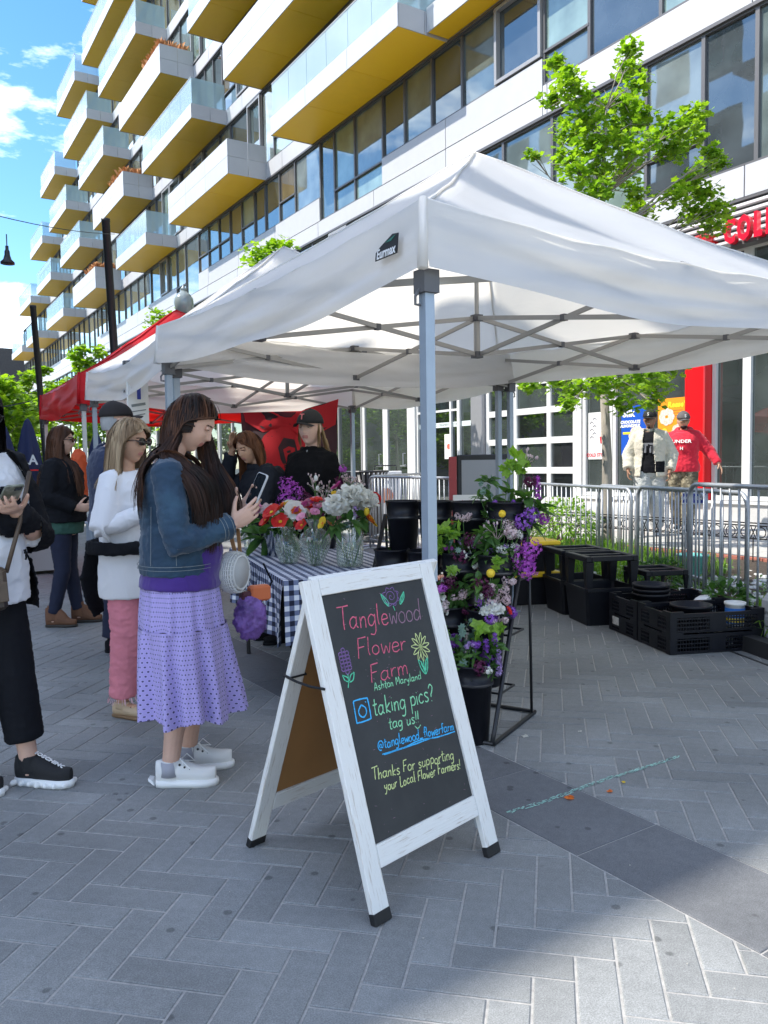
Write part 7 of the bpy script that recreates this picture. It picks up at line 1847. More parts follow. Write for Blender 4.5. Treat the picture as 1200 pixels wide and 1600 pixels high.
# ---- 1. shopper in the denim jacket
p = Fig('dark haired woman in denim jacket and lilac skirt photographing the flowers', (1.125, 3.345, 0), dirn(6), 1.655, 1.0, 1.06, skin=skinA, head_pitch=.50, head_yaw=-.06, detail=.004)
J = p.J
J['shR'] = Vector((.175, .0, 1.335)); J['shL'] = Vector((-.175, .01, 1.335))
J['elR'] = Vector((.235, .035, 1.045)); J['wrR'] = Vector((.085, .245, 1.105)); J['elL'] = Vector((-.22, .06, 1.06)); J['wrL'] = Vector((-.045, .27, 1.14))
J['head'] = J['head']+Vector((0, .035, -.0))
for n, dy, dx in (('R', .0, 0), ('L', .05, -.0)):
    J['an'+n].y += dy-.02; J['toe'+n].y += dy; J['kn'+n].y += dy
p.hands = [dict(n='R', fd=(-.20, .80, .50), pn=(-.85, -.10, .25), th=1, curl=(.20, .30, .38, .42), tc=.15), dict(n='L', fd=(.12, .62, .70), pn=(.85, -.30, -.1), th=-1, curl=(.35, .4, .45, .5), tc=.2)]
p.body(nose=1.05)
mb = MB(); mb.tube([Vector((0, .012, .842)), Vector((0, .014, .90)), Vector((0, .014, .99))], [(.200, .172), (.190, .162), (.165, .135)], 40, ref=(1, 0, 0)); p.torso(mb, .012, .86, 1.29, belly=.065, gy=.016); mb.tube([J['chest'], J['neck']+Vector((0, 0, -.02))], [(.12, .10), (.07, .06)], 16, ref=(1, 0, 0))
p.garment('purple_top', mb, purple_m, .008, .004, 10, 1)
mb = MB(); pp, rr_ = p.torso(mb, .030, 1.02, 1.405, belly=.045, gy=.032)
mb.tube([Vector((0, .005, .90)), Vector((0, .008, 1.0)), Vector((0, .01, 1.10))], [(.196, .160), (.194, .158), (.19, .152)], 28, ref=(1, 0, 0))
p.sleeve(mb, 'R', .067, .060, .048, .90); p.sleeve(mb, 'L', .067, .060, .048, .90)
mb.tube([J['elR'].lerp(J['wrR'], .70), J['elR'].lerp(J['wrR'], .95)], [.054, .053], 16); mb.tube([J['elL'].lerp(J['wrL'], .70), J['elL'].lerp(J['wrL'], .95)], [.056, .055], 16)
def jcut(c):
    if c.z < .905: return True if c.z < .885 else False
    if c.y > .02 and abs(c.x+.02) < .105+.05*max(0, 1.15-c.z) and c.z < 1.42 and c.y > .06 and (c-J['wrR']).length > .14 and (c-J['wrL']).length > .14 and (c-J['elR']).length > .12 and not (abs(c.x) > .09 and c.y > .20): return True
    return False
p.garment('denim_jacket', mb, denim_m, .008, .0065, 10, 5, (1, 1, 1.5), cut=jcut, thick=.006)
# jacket seams and waistband
sm = MB()
def ell(z, a, b, yo=0, t0=0, t1=2*pi, n=40): return [Vector((a*sin(t0+(t1-t0)*k/n), yo+b*cos(t0+(t1-t0)*k/n), z)) for k in range(n+1)]
sm.tube(ell(.93, .2055, .170, .008, .55, 2*pi-.55), .0012, 4); sm.tube(ell(.945, .206, .1705, .008, .55, 2*pi-.55), .0014, 4)
for t in (1.45, 2.1): sm.tube([Vector(((.206-.002*k)*sin(t), .008+(.171-.004*k)*cos(t), .95+.06*k)) for k in range(5)], .0011, 4)
for f in (.74, .80, .90):
    c = J['elR'].lerp(J['wrR'], f); d = (J['wrR']-J['elR']).normalized(); x = d.orthogonal().normalized(); y = d.cross(x); sm.tube([c+(x*cos(a)+y*sin(a))*.0565 for a in [2*pi*k/20 for k in range(21)]], .0014, 4)
sm.build('jacket_stitching', stitch_m, p.t)
# skirt: gathered tiers with an eyelet pattern
def eyelet():
    M = bpy.data.materials.new('lilac_eyelet'); M.use_nodes = True; nt = M.node_tree; N = nt.nodes; L = nt.links; b = N['Principled BSDF']; b.inputs['Roughness'].default_value = .8; b.inputs['Sheen Weight'].default_value = .2
    u = N.new('ShaderNodeUVMap'); sp = N.new('ShaderNodeSeparateXYZ'); L.new(u.outputs[0], sp.inputs[0])
    def math_(op, a, bb=None, c=None):
        n = N.new('ShaderNodeMath'); n.operation = op
        for i, q in enumerate((a, bb, c)):
            if q is None: continue
            if isinstance(q, (int, float)): n.inputs[i].default_value = q
            else: L.new(q, n.inputs[i])
        return n.outputs[0]
    gu = math_('MULTIPLY', sp.outputs[0], 96.0); gv = math_('MULTIPLY', sp.outputs[1], 52.0)
    rowi = math_('FLOOR', gv); off = math_('MULTIPLY', math_('MODULO', rowi, 2.0), .5); fu = math_('SUBTRACT', math_('FRACT', math_('ADD', gu, off)), .5); fv = math_('SUBTRACT', math_('FRACT', gv), .5)
    d2 = math_('SQRT', math_('ADD', math_('MULTIPLY', fu, fu), math_('MULTIPLY', fv, fv))); hole = math_('LESS_THAN', d2, .20); rim = math_('LESS_THAN', d2, .30)
    m1 = N.new('ShaderNodeMixRGB'); m1.inputs[1].default_value = (.36, .30, .60, 1); m1.inputs[2].default_value = (.44, .38, .68, 1); L.new(rim, m1.inputs[0])
    m2 = N.new('ShaderNodeMixRGB'); m2.inputs[2].default_value = (.05, .035, .12, 1); L.new(m1.outputs[0], m2.inputs[1]); L.new(hole, m2.inputs[0]); L.new(m2.outputs[0], b.inputs['Base Color'])
    bp = N.new('ShaderNodeBump'); bp.inputs['Strength'].default_value = .4; bp.inputs['Distance'].default_value = .002; L.new(rim, bp.inputs['Height']); L.new(bp.outputs[0], b.inputs['Normal'])
    return M
ey = eyelet(); MATS['lilac_eyelet'] = ey
def skirt(mb, prof, nf, seed, a0, segs=150):
    rs_ = []
    for i, (z, rx, ry, am, yo) in enumerate(prof):
        ring = []
        for k in range(segs):
            t = 2*pi*k/segs; w_ = am*(sin(nf*t+seed+.6*sin(2*t))*.6+sin((nf*1.63)*t+seed*2+z*3)*.4+.6*noise.noise(Vector((cos(t)*3, sin(t)*3, seed+z*2))))
            ring.append((( rx+w_)*sin(t), yo+(ry+w_)*cos(t), z+.012*sin(nf*.5*t)*(1 if i > len(prof)-2 else 0)))
        rs_.append(ring)
    n = segs; vs = [v for r in rs_ for v in r]; fs = []; uu = []
    for i in range(len(rs_)-1):
        for j in range(n):
            k = (j+1) % n; fs.append((i*n+j, (i+1)*n+j, (i+1)*n+k, i*n+k)); v0 = (1-prof[i][0]); v1 = (1-prof[i+1][0]); uu.append(((j/n, v0), (j/n, v1), ((j+1)/n, v1), ((j+1)/n, v0)))
    mb.add(vs, fs, uvs=uu)
sk = MB(); skirt(sk, [(.95, .165, .130, .000, .01), (.90, .180, .148, .001, .01), (.84, .190, .160, .004, .012), (.78, .195, .166, .007, .015), (.72, .200, .171, .008, .015), (.665, .204, .175, .009, .018)], 15, 1.0, 0)
skirt(sk, [(.676, .212, .184, .0, .018), (.65, .211, .183, .011, .018), (.56, .218, .191, .016, .024), (.46, .222, .196, .026, .032), (.36, .228, .203, .032, .040), (.295, .231, .208, .035, .044)], 12, 4.0, 0)
so = sk.build('eyelet_skirt', ey, p.t, smooth=True)
# hair: long, over the back and in front of the shoulder
cols_ = [((0, -.0, 1.20), (.225, .165, .24)), ((.175, .0, 1.31), (.095, .095, .10)), ((-.175, .0, 1.31), (.095, .095, .10)), ((.22, .02, 1.17), (.085, .085, .16))]
p.haircap(h_dark, fr=.03, grow=1.10)
p.hairstrands(h_dark, .60, 2600, .026, .0055, .01, cols_, seed=2, curl=.10, facegap=-.04, taper=.8, flare=.02)
p.hairstrands(h_brown, .56, 420, .045, .004, .0, cols_, seed=7, curl=.22, facegap=-.06, name='hair_lights', taper=.8, flare=.05)
def front_lock(p, pts, n, m_, spread, seed, width=.0055, name='front_hair'):
    mb = MB(); rn = random.Random(seed)
    for k in range(int(n*1.5)):
        o = rvec(rn)*spread*rn.uniform(.2, 1); o.z *= .3; P = [Vector(q)+o*(.45+.7*min(1, i/2.5)) for i, q in enumerate(pts)]; L2 = []; R2 = []; F = []
        for i in range(len(P)-1):
            p0, p1, p2, p3 = P[max(i-1, 0)], P[i], P[i+1], P[min(i+2, len(P)-1)]
            for q in range(4):
                t = q/4; F.append(.5*((2*p1)+(p2-p0)*t+(2*p0-5*p1+4*p2-p3)*t*t+(3*p1-p0-3*p2+p3)*t**3)+Vector((sin(i*2+k), cos(i*2+k), 0))*.006)
        F.append(P[-1]); tw = rn.uniform(-1, 1); e = int(len(F)*rn.uniform(.75, 1)); F = F[:max(6, e)]
        for i, q in enumerate(F):
            tg = (F[min(i+1, len(F)-1)]-F[max(i-1, 0)]).normalized(); sd2 = tg.cross(Vector((1, .3*tw, 0))).normalized(); ww = width*(1-.8*(i/(len(F)-1))**3)*.5; L2.append(q-sd2*ww); R2.append(q+sd2*ww)
        m0 = len(F); mb.add(L2+R2, [(i, i+1, m0+i+1, m0+i) for i in range(m0-1)])
    return mb.build(name, m_, p.t, smooth=True, kind='stuff')
hC = p.J['head']
front_lock(p, [hC+Vector((.070, -.045, .05)), hC+Vector((.088, -.055, -.06)), (.120, .00, 1.40), (.15, .135, 1.30), (.14, .165, 1.18), (.13, .16, 1.07), (.12, .15, .98)], 260, h_dark, .040, 3)
front_lock(p, [hC+Vector((.075, -.06, .02)), hC+Vector((.09, -.065, -.08)), (.14, -.01, 1.39), (.195, .10, 1.28), (.19, .13, 1.15), (.18, .12, 1.05)], 160, h_dark, .034, 5)
front_lock(p, [hC+Vector((-.078, .03, .02)), hC+Vector((-.075, .05, -.10)), (-.06, .15, 1.36), (-.04, .22, 1.24), (-.02, .235, 1.14), (-.03, .21, 1.05)], 240, h_brown, .042, 9)
front_lock(p, [hC+Vector((-.07, .05, .0)), hC+Vector((-.06, .07, -.10)), (-.02, .17, 1.34), (.02, .225, 1.22), (.05, .215, 1.12)], 120, h_dark, .036, 11)
# ear cuffs, phone, ring, shoes
e_ = MB(); ec = hC+p.Rh @ Vector((.080, -.006, -.03)); e_.ball(ec, .006, 8, 6); e_.ball(ec+p.Rh @ Vector((0, .002, .03)), .004, 8, 6); e_.build('earrings', silver, p.t, smooth=True)
def phone_at(p, c, up_, nrm, cs=phone_c, gl=phone_m, name='phone', w_=.074, h_=.152, label=None):
    """phone held in the hand: a thing of its own"""
    Mw = p.t.matrix_basis if False else (Matrix.Translation(p.t.location) @ Matrix.Rotation(p.t.rotation_euler.z, 4, 'Z'))
    up_ = Vector(up_).normalized(); nrm = Vector(nrm); nrm = (nrm-up_*nrm.dot(up_)).normalized(); x = up_.cross(nrm)
    t = thing('phone', label, 'phone', (0, 0, 0)); F = Mw @ frame(c, x, up_); t.matrix_world = F
    b = .012
    def rr2(i, z): 
        o = []
        for cx, cy, a0 in ((w_/2-b-i, h_/2-b-i, 0), (-w_/2+b+i, h_/2-b-i, pi/2), (-w_/2+b+i, -h_/2+b+i, pi), (w_/2-b-i, -h_/2+b+i, 3*pi/2)):
            for k in range(5): a = a0+k*pi/8; o.append((cx+b*cos(a), cy+b*sin(a), z))
        return o
    MB().rings([rr2(.0015, -.0048), rr2(0, -.003), rr2(0, .003), rr2(.0015, .0048)]).build('case', cs, t, smooth=False)
    MB().rings([rr2(.004, .0049), rr2(.004, .0056)]).build('screen', gl, t)
    MB().bbox((-w_*.38, h_*.30, -.0075), (-w_*.02, h_*.44, -.0049), .002).build('camera_bump', gl, t); return t
pc = (J['wrR']+J['wrL'])*.5+Vector((-.005, .090, .125))
ph1 = phone_at(p, pc, (-.05, .40, .90), (.62, -.72, .30), label='phone in a pale case held up by the woman in the denim jacket')
def laced(p, n):
    t_, o_ = p.shoe(n, white_k, rubw, .014, .042)
    h = MB().rings([[o_(-.065, -.03, .012), o_(-.065, .03, .012), o_(-.075, .026, .034), o_(-.075, -.026, .034)], [o_(-.092, -.022, .03), o_(-.092, .022, .03), o_(-.094, .02, .040), o_(-.094, -.02, .040)]]).build('heel_flare', rubw, t_)
    for k in range(4):
        for sy in (-1, 1): MB().ball(o_(.045+k*.021, sy*.027, .098-k*.011), .0055, 8, 6).build('eyelet', mat('eyelet_black', (.02, .02, .02), .3), t_)
    l = MB()
    for k in range(4): l.tube([o_(.045+k*.021, -.027, .100-k*.011), o_(.055+k*.021, 0, .112-k*.012), o_(.060+k*.021, .027, .098-k*.011)], .003, 5)
    l.tube([o_(.04, 0, .108), o_(.065, -.035, .125), o_(.10, -.03, .095), o_(.05, 0, .108)], .0028, 5); l.tube([o_(.04, 0, .108), o_(.05, .04, .13), o_(.09, .045, .09), o_(.05, 0, .108)], .0028, 5); l.tube([o_(.03, 0, .10), o_(.02, -.01, .14), o_(.025, -.012, .155)], .004, 5)
    l.build('laces', rubw, t_)
    J_ = p.J['an'+n]; MB().tube([J_+Vector((0, 0, -.04)), J_+Vector((0, 0, .022))], [(.043, .045), (.040, .042)], 14).build('sock', mat('grey_sock', (.33, .33, .37), .9), p.t, smooth=True)
laced(p, 'R'); laced(p, 'L')
Pd = p
# round white woven bag and hanging bags at her far hip
Mw = Matrix.Translation(p.t.location) @ Matrix.Rotation(p.t.rotation_euler.z, 4, 'Z')
wbg = thing('woven_round_bag', 'round white woven handbag on a tan leather strap beside the purple shirt', 'handbag', (0, 0, 0)); wbg.matrix_world = Mw @ Matrix.Translation((-.06, .235, .885)) @ Matrix.Rotation(1.15, 4, 'Z') @ Matrix.Scale(.86, 4)
wv = mat('white_wicker', (.62, .62, .60), .7); tanl = mat('tan_leather', (.36, .20, .09), .6)
m_ = MB()
for k in range(9):
    x = -.045+k*.011; r = .105*sqrt(max(.05, 1-(abs(x)/.062)**3)); m_.tube([(x, r*cos(a), r*sin(a)) for a in [2*pi*i/28 for i in range(29)]], .0052, 5)
m_.build('woven_rings', wv, wbg, smooth=True)
m_ = MB(); m_.lathe([(.001, -.046), (.09, -.044), (.097, 0), (.09, .044), (.001, .046)], seg=28, M=Matrix.Rotation(pi/2, 4, 'Y')); m_.build('bag_body', mat('wicker_shade', (.42, .42, .41), .8), wbg, smooth=True)
m_ = MB()
for k in range(30):
    a = 2*pi*k/30; m_.tube([(-.046, .100*cos(a), .100*sin(a)), (0, .1085*cos(a), .1085*sin(a)), (.046, .100*cos(a), .100*sin(a))], .0028, 4)
m_.build('woven_ribs', wv, wbg)
MB().bar((0, .02, .09), (.0, -.05, .26), .022, .004, up=(0, 1, 0)).bar((.012, .05, .085), (.012, .03, .22), .02, .004, up=(0, 1, 0)).build('strap', tanl, wbg)
hb = thing('shopping_bags', 'purple bag and orange and black pouch hanging below the white woven bag', 'bags', (0, 0, 0)); hb.matrix_world = Mw @ Matrix.Translation((-.12, .31, .70)) @ Matrix.Rotation(.5, 4, 'Z') @ Matrix.Scale(.70, 4)
bpur = mat('purple_bag', (.20, .10, .34), .5, col2=(.06, .03, .12), nscale=7); bor = mat('orange_pouch', (.55, .13, .04), .5)
m_ = MB(); m_.ball((0, -.02, -.04), .13, 16, 12, sc=(.55, .8, 1.1), jit=.05); me = remesh(m_, .01, 2); wrinkle(me, .022, 13); me.materials.append(bpur); me.polygons.foreach_set('use_smooth', [True]*len(me.polygons)); link('purple_bag_body', me, hb)
m_ = MB(); m_.bbox((-.05, -.02, .06), (.03, .12, .16), .012).build('orange_pouch', bor, hb); MB().tube([(0, .08, .30), (.02, .13, .18), (0, .10, .10), (.02, .02, .02), (0, -.05, -.02)], .007, 6).build('black_strap', black_c, hb, smooth=True)
MB().bbox((-.045, -.08, .03), (.02, .02, .13), .01).build('dark_pouch', mat('maroon_pouch', (.06, .01, .02), .5), hb); MB().ball((.03, -.02, -.09), .018, 10, 8).build('pompom', cotton_w, hb, smooth=True)

# ---- 2. shopper in the white shirt
p = Fig('blonde woman in sunglasses, loose white shirt and pink trousers', (1.22, 4.40, 0), dirn(-18), 1.60, .94, .98, skin=skinB, head_pitch=.12, head_yaw=.0, detail=.0055)
J = p.J; J['elR'] = Vector((.225, .0, 1.03)); J['wrR'] = Vector((.09, .20, 1.13)); J['elL'] = Vector((-.22, 0, 1.03)); J['wrL'] = Vector((-.10, .23, 1.08)); J['anL'].y += .12; J['toeL'].y += .12; J['knL'].y += .07
p.hands = [dict(n='R', fd=(-.7, .6, .35), pn=(0, -.6, .6), th=1, curl=(.5, .55, .6, .6)), dict(n='L', fd=(.5, .7, .3), pn=(0, -.5, .6), th=-1, curl=(.5, .5, .5, .5))]
p.body()
p.pants(pink_m, .95, .92, .100, .080, .074, amp=.007)
mb = MB(); p.torso(mb, .026, .93, 1.405, gy=.03); mb.tube([Vector((0, 0, .655)), Vector((0, 0, .75)), Vector((0, 0, .88)), Vector((0, 0, 1.0))], [(.182, .156), (.186, .158), (.182, .150), (.172, .142)], 28, ref=(1, 0, 0))
for n in 'RL': p.sleeve(mb, n, .068, .074, .080, .04)
p.garment('loose_white_shirt', mb, cotton_w, .009, .0055, 6, 3, (1, 1, .7), sm=6)
mb = MB()
for n in 'RL': mb.tube([J['sh'+n].lerp(J['el'+n], .6), J['el'+n], J['el'+n].lerp(J['wr'+n], .35), J['el'+n].lerp(J['wr'+n], .80)], [.056, .056, .052, .045], 14, round_=False)
p.garment('white_sleeves', mb, cotton_w, .007, .004, 11, 8)
ty = MB(); ty.tube(ell(.93, .232, .200, .0, 0, 2*pi, 30), [(.038, .012)]*31, 10, ref=(0, 0, 1)); 
ty.tube([Vector((-.06, .20, .93)), Vector((-.08, .22, .82)), Vector((-.10, .215, .66)), Vector((-.08, .21, .58))], [(.05, .02), (.055, .02), (.05, .018), (.04, .015)], 10, ref=(1, 0, 0)); ty.tube([Vector((0, -.20, .92)), Vector((.03, -.235, .75)), Vector((.02, -.228, .62)), Vector((.0, -.215, .54))], [(.10, .02), (.09, .022), (.07, .02), (.045, .015)], 14, ref=(1, 0, 0))
p.garment('tied_black_jacket', ty, black_c, .009, .008, 10, 6)
# walking figure print: head, body, legs
def walker(p, c, s_, m_, rx=0, fl=.35):
    m2 = MB(); P = lambda a, b, o=0: Vector(c)+Vector((a*s_, o, b*s_)); M0 = Vector((0, .01, 0))
    m2.ball(P(.0, .60), .13*s_, 10, 8, sc=(1, .5, 1)); m2.tube([P(0, .42), P(-.02, .05)], [(.13*s_, .006), (.10*s_, .006)], 8, ref=(1, 0, 0), round_=True)
    for pts in ([(0, .38), (.25, .22), (.42, .36)], [(0, .38), (-.25, .25), (-.32, .02)], [(0, .05), (.22, -.20), (.16, -.5), (.32, -.52)], [(-.02, .05), (-.2, -.22), (-.46, -.36)]): m2.tube([P(*q) for q in pts], [(.075*s_, .006)]*len(pts), 7, ref=(0, 0, 1), round_=True)
    return m2.build('shirt_print', m_, p.t, smooth=True)
walker(p, (.03, .215, 1.02), .11, print_p)
c2 = [((0, 0, 1.16), (.20, .16, .20))]
p.haircap(h_blond, fr=.06, grow=1.10); p.hairstrands(h_blond, .285, 2400, .045, .005, .012, c2, seed=4, facegap=.30, taper=.9, flare=.10)
p.glasses(mat('tortoise_frame', (.03, .015, .008), .25, coat=.4), mat('dark_lens', (.012, .008, .008), .08, coat=.5), 1.0)
beige = mat('beige_leather', (.46, .34, .22), .5)
for n in 'RL':
    t_, o_ = p.shoe(n, beige, mat('tan_sole', (.20, .12, .06), .6), .008, .018); MB().tube([o_(.075, -.025, .062), o_(.08, 0, .072), o_(.075, .025, .062)], .0035, 6).build('buckle', silver, t_)
fr_ = MB(); rn = random.Random(6)
for n in 'RL':
    c = J['kn'+n].lerp(J['an'+n], .92)
    for k in range(60): a = rn.uniform(0, 6.28); q = c+Vector((cos(a)*.072, sin(a)*.072, 0)); fr_.tube([q, q+Vector((cos(a)*.01, sin(a)*.01, -rn.uniform(.01, .035)))], .0014, 3)
fr_.build('frayed_hem', mat('pink_thread', (.6, .38, .42), .9), p.t, kind='stuff')

# ---- 3. person at the left edge with phone and crossbody bag
lp_ = Vector((.40, 3.72, 0))
p = Fig('person at the left edge in black jacket and white printed shirt holding a phone', tuple(lp_), dirn(-38), 1.70, .95, 1.05, skin=skinA, head_pitch=.30, detail=.0055)
J = p.J; J['elR'] = Vector((.22, .06, 1.05)); J['wrR'] = Vector((.075, .215, 1.20)); J['elL'] = Vector((-.22, .08, 1.06)); J['wrL'] = Vector((-.05, .23, 1.185)); 
for n, dy in (('R', -.02), ('L', .13)): J['an'+n].y += dy; J['an'+n] += Vector((-.3*dy, 0, 0)); J['toe'+n] = J['an'+n]+Vector((-.07, .135, -.06)); J['kn'+n].y += dy*.5
p.hands = [dict(n='R', fd=(-.75, .62, .12), pn=(-.1, -.3, .95), th=1, curl=(.35, .38, .4, .42), tc=.3), dict(n='L', fd=(.62, .72, .1), pn=(.1, -.3, .95), th=-1, curl=(.35, .4, .42, .45), tc=.3)]
p.body()
p.pants(black_c, .95, .72, .105, .085, .078, amp=.004)
mb = MB(); p.torso(mb, .03, .86, 1.405, belly=.06, gy=.035); mb.tube([Vector((0, .01, .80)), Vector((0, .01, .95))], [(.20, .175), (.195, .175)], 24, ref=(1, 0, 0)); p.sleeve(mb, 'R', .07, .06, .05, .1); p.sleeve(mb, 'L', .07, .06, .05, .1)
p.garment('white_shirt', mb, cotton_w, .009, .006, 9, 2)
mb = MB(); p.torso(mb, .052, .86, 1.405, belly=.06, gy=.055); mb.tube([Vector((0, 0, .74)), Vector((0, 0, .9))], [(.235, .205), (.23, .20)], 26, ref=(1, 0, 0)); p.sleeve(mb, 'R', .085, .072, .055, .93); p.sleeve(mb, 'L', .085, .072, .055, .93)
def j3(c): return c.z < .75 or (c.y > .02 and abs(c.x) < .175+.12*max(0, 1.2-c.z)-.25*max(0, c.z-1.30) and (c-J['wrR']).length > .11 and (c-J['wrL']).length > .11 and abs(c.x) < .21 and not (c.y > .2 and c.z > .98 and abs(c.x) > .10))
p.garment('black_jacket', mb, black_c, .009, .007, 9, 9, (1, 1, 1.4), cut=j3, thick=.006)
walker(p, (.03, .182, 1.245), .055, mat('lilac_print', (.24, .16, .40), .8)); walker(p, (.06, .205, 1.0), .06, print_p)
p.haircap(h_black, fr=.0, grow=1.10); p.hairstrands(h_black, .42, 900, .03, .009, .0, [((0, 0, 1.22), (.235, .18, .22)), ((.17, 0, 1.33), (.10, .10, .10)), ((-.17, 0, 1.33), (.10, .10, .10))], seed=12, facegap=.3)
p.glasses(mat('black_frame', (.01, .01, .01), .3), mat('dark_lens', (.012, .008, .008), .08, coat=.5))
phone_at(p, (J['wrR']+J['wrL'])*.5+Vector((-.0, .095, .055)), (.12, .80, .55), (0, -.55, .80), cs=mat('marbled_case', (.13, .14, .11), .4, col2=(.30, .31, .26), nscale=20), label='phone in a dark marbled case held by the person at the left edge')
Mw = Matrix.Translation(p.t.location) @ Matrix.Rotation(p.t.rotation_euler.z, 4, 'Z')
cbg = thing('crossbody_bag', 'brown leather flap bag worn at the hip by the person at the left edge', 'handbag', (0, 0, 0)); cbg.matrix_world = Mw @ Matrix.Translation((.13, .215, .875)) @ Matrix.Rotation(-.45, 4, 'Z') @ Matrix.Rotation(.06, 4, 'Y')
brl = mat('brown_leather', (.075, .050, .032), .5, var=.2, nscale=14, bump=.15)
MB().bbox((-.125, -.03, -.085), (.125, .035, .075), .015).build('bag_body', mat('dark_leather', (.03, .02, .015), .5, bump=.15), cbg); MB().bbox((-.13, -.034, .0), (.13, .043, .085), .014).bbox((-.13, .036, -.05), (.13, .046, .03), .008).build('flap', brl, cbg)
MB().tube([(-.13, 0, .06), (-.2, -.05, .25), (-.26, -.16, .45)], .009, 6).tube([(.13, 0, .06), (.16, -.08, .25)], .009, 6).build('strap', brl, cbg, smooth=True)
blk_k = mat('black_knit_shoe', (.012, .012, .013), .8, bump=.2, bscale=250)
for n in 'RL':
    t_, o_ = p.shoe(n, blk_k, rubw, .015, .055)
    A_ = o_(.03, 0, .128); B_ = o_(.155, 0, .071); d = (B_-A_).normalized(); sx_ = (o_(0, 1, 0)-o_(0, 0, 0)).normalized()
    me = textmesh('MOSCHINO', .031, .0012, bold=.001); me.materials.clear(); me.materials.append(rubw); 
    F = frame((A_+B_)/2+Vector((0, 0, .013)), d, -sx_ if False else (Vector((0, 0, 1)).cross(d))); link('shoe_lettering', me, t_, M=F)
    for k in range(7):
        for sy in (-1, 1): MB().ball(o_(-.055+k*.04, sy*(.034 if k < 3 else .042 if k < 6 else .03), .016), .019, 8, 6, sc=(1, .45, .72)).build('sole_bubble', rubw, t_, smooth=True)

# ---- 4. far shopper in black jacket
p = Fig('woman in black jacket and brown ankle boots standing farther down the aisle', (1.45, 7.27, 0), dirn(4), 1.70, 1.02, 1.08, skin=skinA, detail=.008)
J = p.J; J['elR'] = Vector((.23, -.05, 1.12)); J['wrR'] = Vector((.17, .17, 1.02)); J['elL'] = Vector((-.22, 0, 1.1)); J['wrL'] = Vector((-.1, .2, 1.05)); J['anL'].y += .10; J['toeL'].y += .10; J['anR'].y -= .06; J['toeR'].y -= .06
p.hands = [dict(n='R', fd=(-.3, .9, 0), pn=(-.8, 0, .2), th=1), dict(n='L', fd=(.3, .9, 0), pn=(.8, 0, .2), th=-1)]
p.body(nose=1.15); p.pants(dkjean, .95, .93, .10, .068, .05, voxel=.012)
mb = MB(); mb.tube([Vector((0, 0, .80)), Vector((0, 0, .9)), Vector((0, 0, 1.05))], [(.195, .165), (.205, .175), (.19, .16)], 22, ref=(1, 0, 0)); p.garment('green_shirt', mb, green_c, .012, .008, 8, 2)
mb = MB(); p.torso(mb, .05, .93, 1.405, gy=.055); mb.tube([Vector((0, .0, .90)), Vector((0, 0, 1.0))], [(.225, .20), (.22, .19)], 24, ref=(1, 0, 0)); p.sleeve(mb, 'R', .085, .072, .052, .98); p.sleeve(mb, 'L', .085, .072, .052, .98); mb.tube(ell(1.40, .085, .075, -.012, 0, 2*pi, 16), .022, 8)
p.garment('black_jacket', mb, black_c, .011, .008, 8, 4)
p.haircap(h_brown, fr=.02, grow=1.09); p.hairstrands(h_brown, .46, 800, .035, .010, .0, [((0, 0, 1.22), (.235, .17, .22)), ((.17, 0, 1.33), (.10, .10, .10)), ((-.17, 0, 1.33), (.10, .10, .10))], seed=15, curl=.15, facegap=.3)
front_lock(p, [p.J['head']+Vector((.07, .03, .0)), p.J['head']+Vector((.075, .03, -.12)), (.10, .15, 1.36), (.11, .19, 1.2), (.10, .19, 1.1)], 90, h_brown, .03, 4)
p.glasses(mat('tortoise_frame', (.03, .015, .008), .25), mat('brown_lens', (.05, .02, .012), .1), 1.0)
boot = mat('brown_suede', (.14, .065, .035), .85, bump=.2)
for n in 'RL': p.shoe(n, boot, mat('boot_sole', (.03, .025, .02), .7), .010, .11)

# ---- 5. man in navy jacket and dark cap, mostly hidden
cpos = un(180, 700, 5.75)
p = Fig('man in navy jacket and dark cap half hidden behind the blonde woman', (cpos.x, cpos.y, 0), dirn(40), 1.80, 1.12, 1.1, skin=skinA, detail=.01)
J = p.J; p.hands = [dict(n='R', fd=(0, .1, -1), pn=(-1, 0, 0), th=1), dict(n='L', fd=(0, .1, -1), pn=(1, 0, 0), th=-1)]
p.body(); p.pants(dkjean, .95, .97, .11, .085, .08, voxel=.013); mb = MB(); p.torso(mb, .05, .86, 1.405, gy=.055); p.sleeve(mb, 'R', .09, .078, .055, .98); p.sleeve(mb, 'L', .09, .078, .055, .98); mb.tube(ell(1.40*p.s, .09, .08, -.012, 0, 2*pi, 16), .024, 8)
p.garment('navy_jacket', mb, navy_c, .012, .008, 8, 4); p.haircap(h_grey, fr=.1, grow=1.05, low=-.45); p.cap(mat('dark_cap', (.018, .014, .014), .85), tilt=.05)
for n in 'RL': p.shoe(n, black_c, black_c, .01, .03)
oj = thing('orange_jacket', 'orange jacket hanging on a rail beyond the tent leg, left of the navy jacket', 'jacket', tuple(un(124, 745, 7.9)-Vector((0, 0, .35))))
m_ = MB(); m_.tube([(0, 0, 0), (0, 0, .3), (0, 0, .55), (0, 0, .62)], [(.07, .05), (.08, .06), (.07, .05), (.03, .03)], 16, ref=(1, 0, 0)); me = remesh(m_, .012); wrinkle(me, .012, 9); me.materials.append(mat('orange_cloth', (.55, .08, .02), .7)); me.polygons.foreach_set('use_smooth', [True]*len(me.polygons)); link('jacket_body', me, oj); MB().tube([(0, 0, .6), (0, 0, .75)], .004, 5).build('hanger', galv, oj)

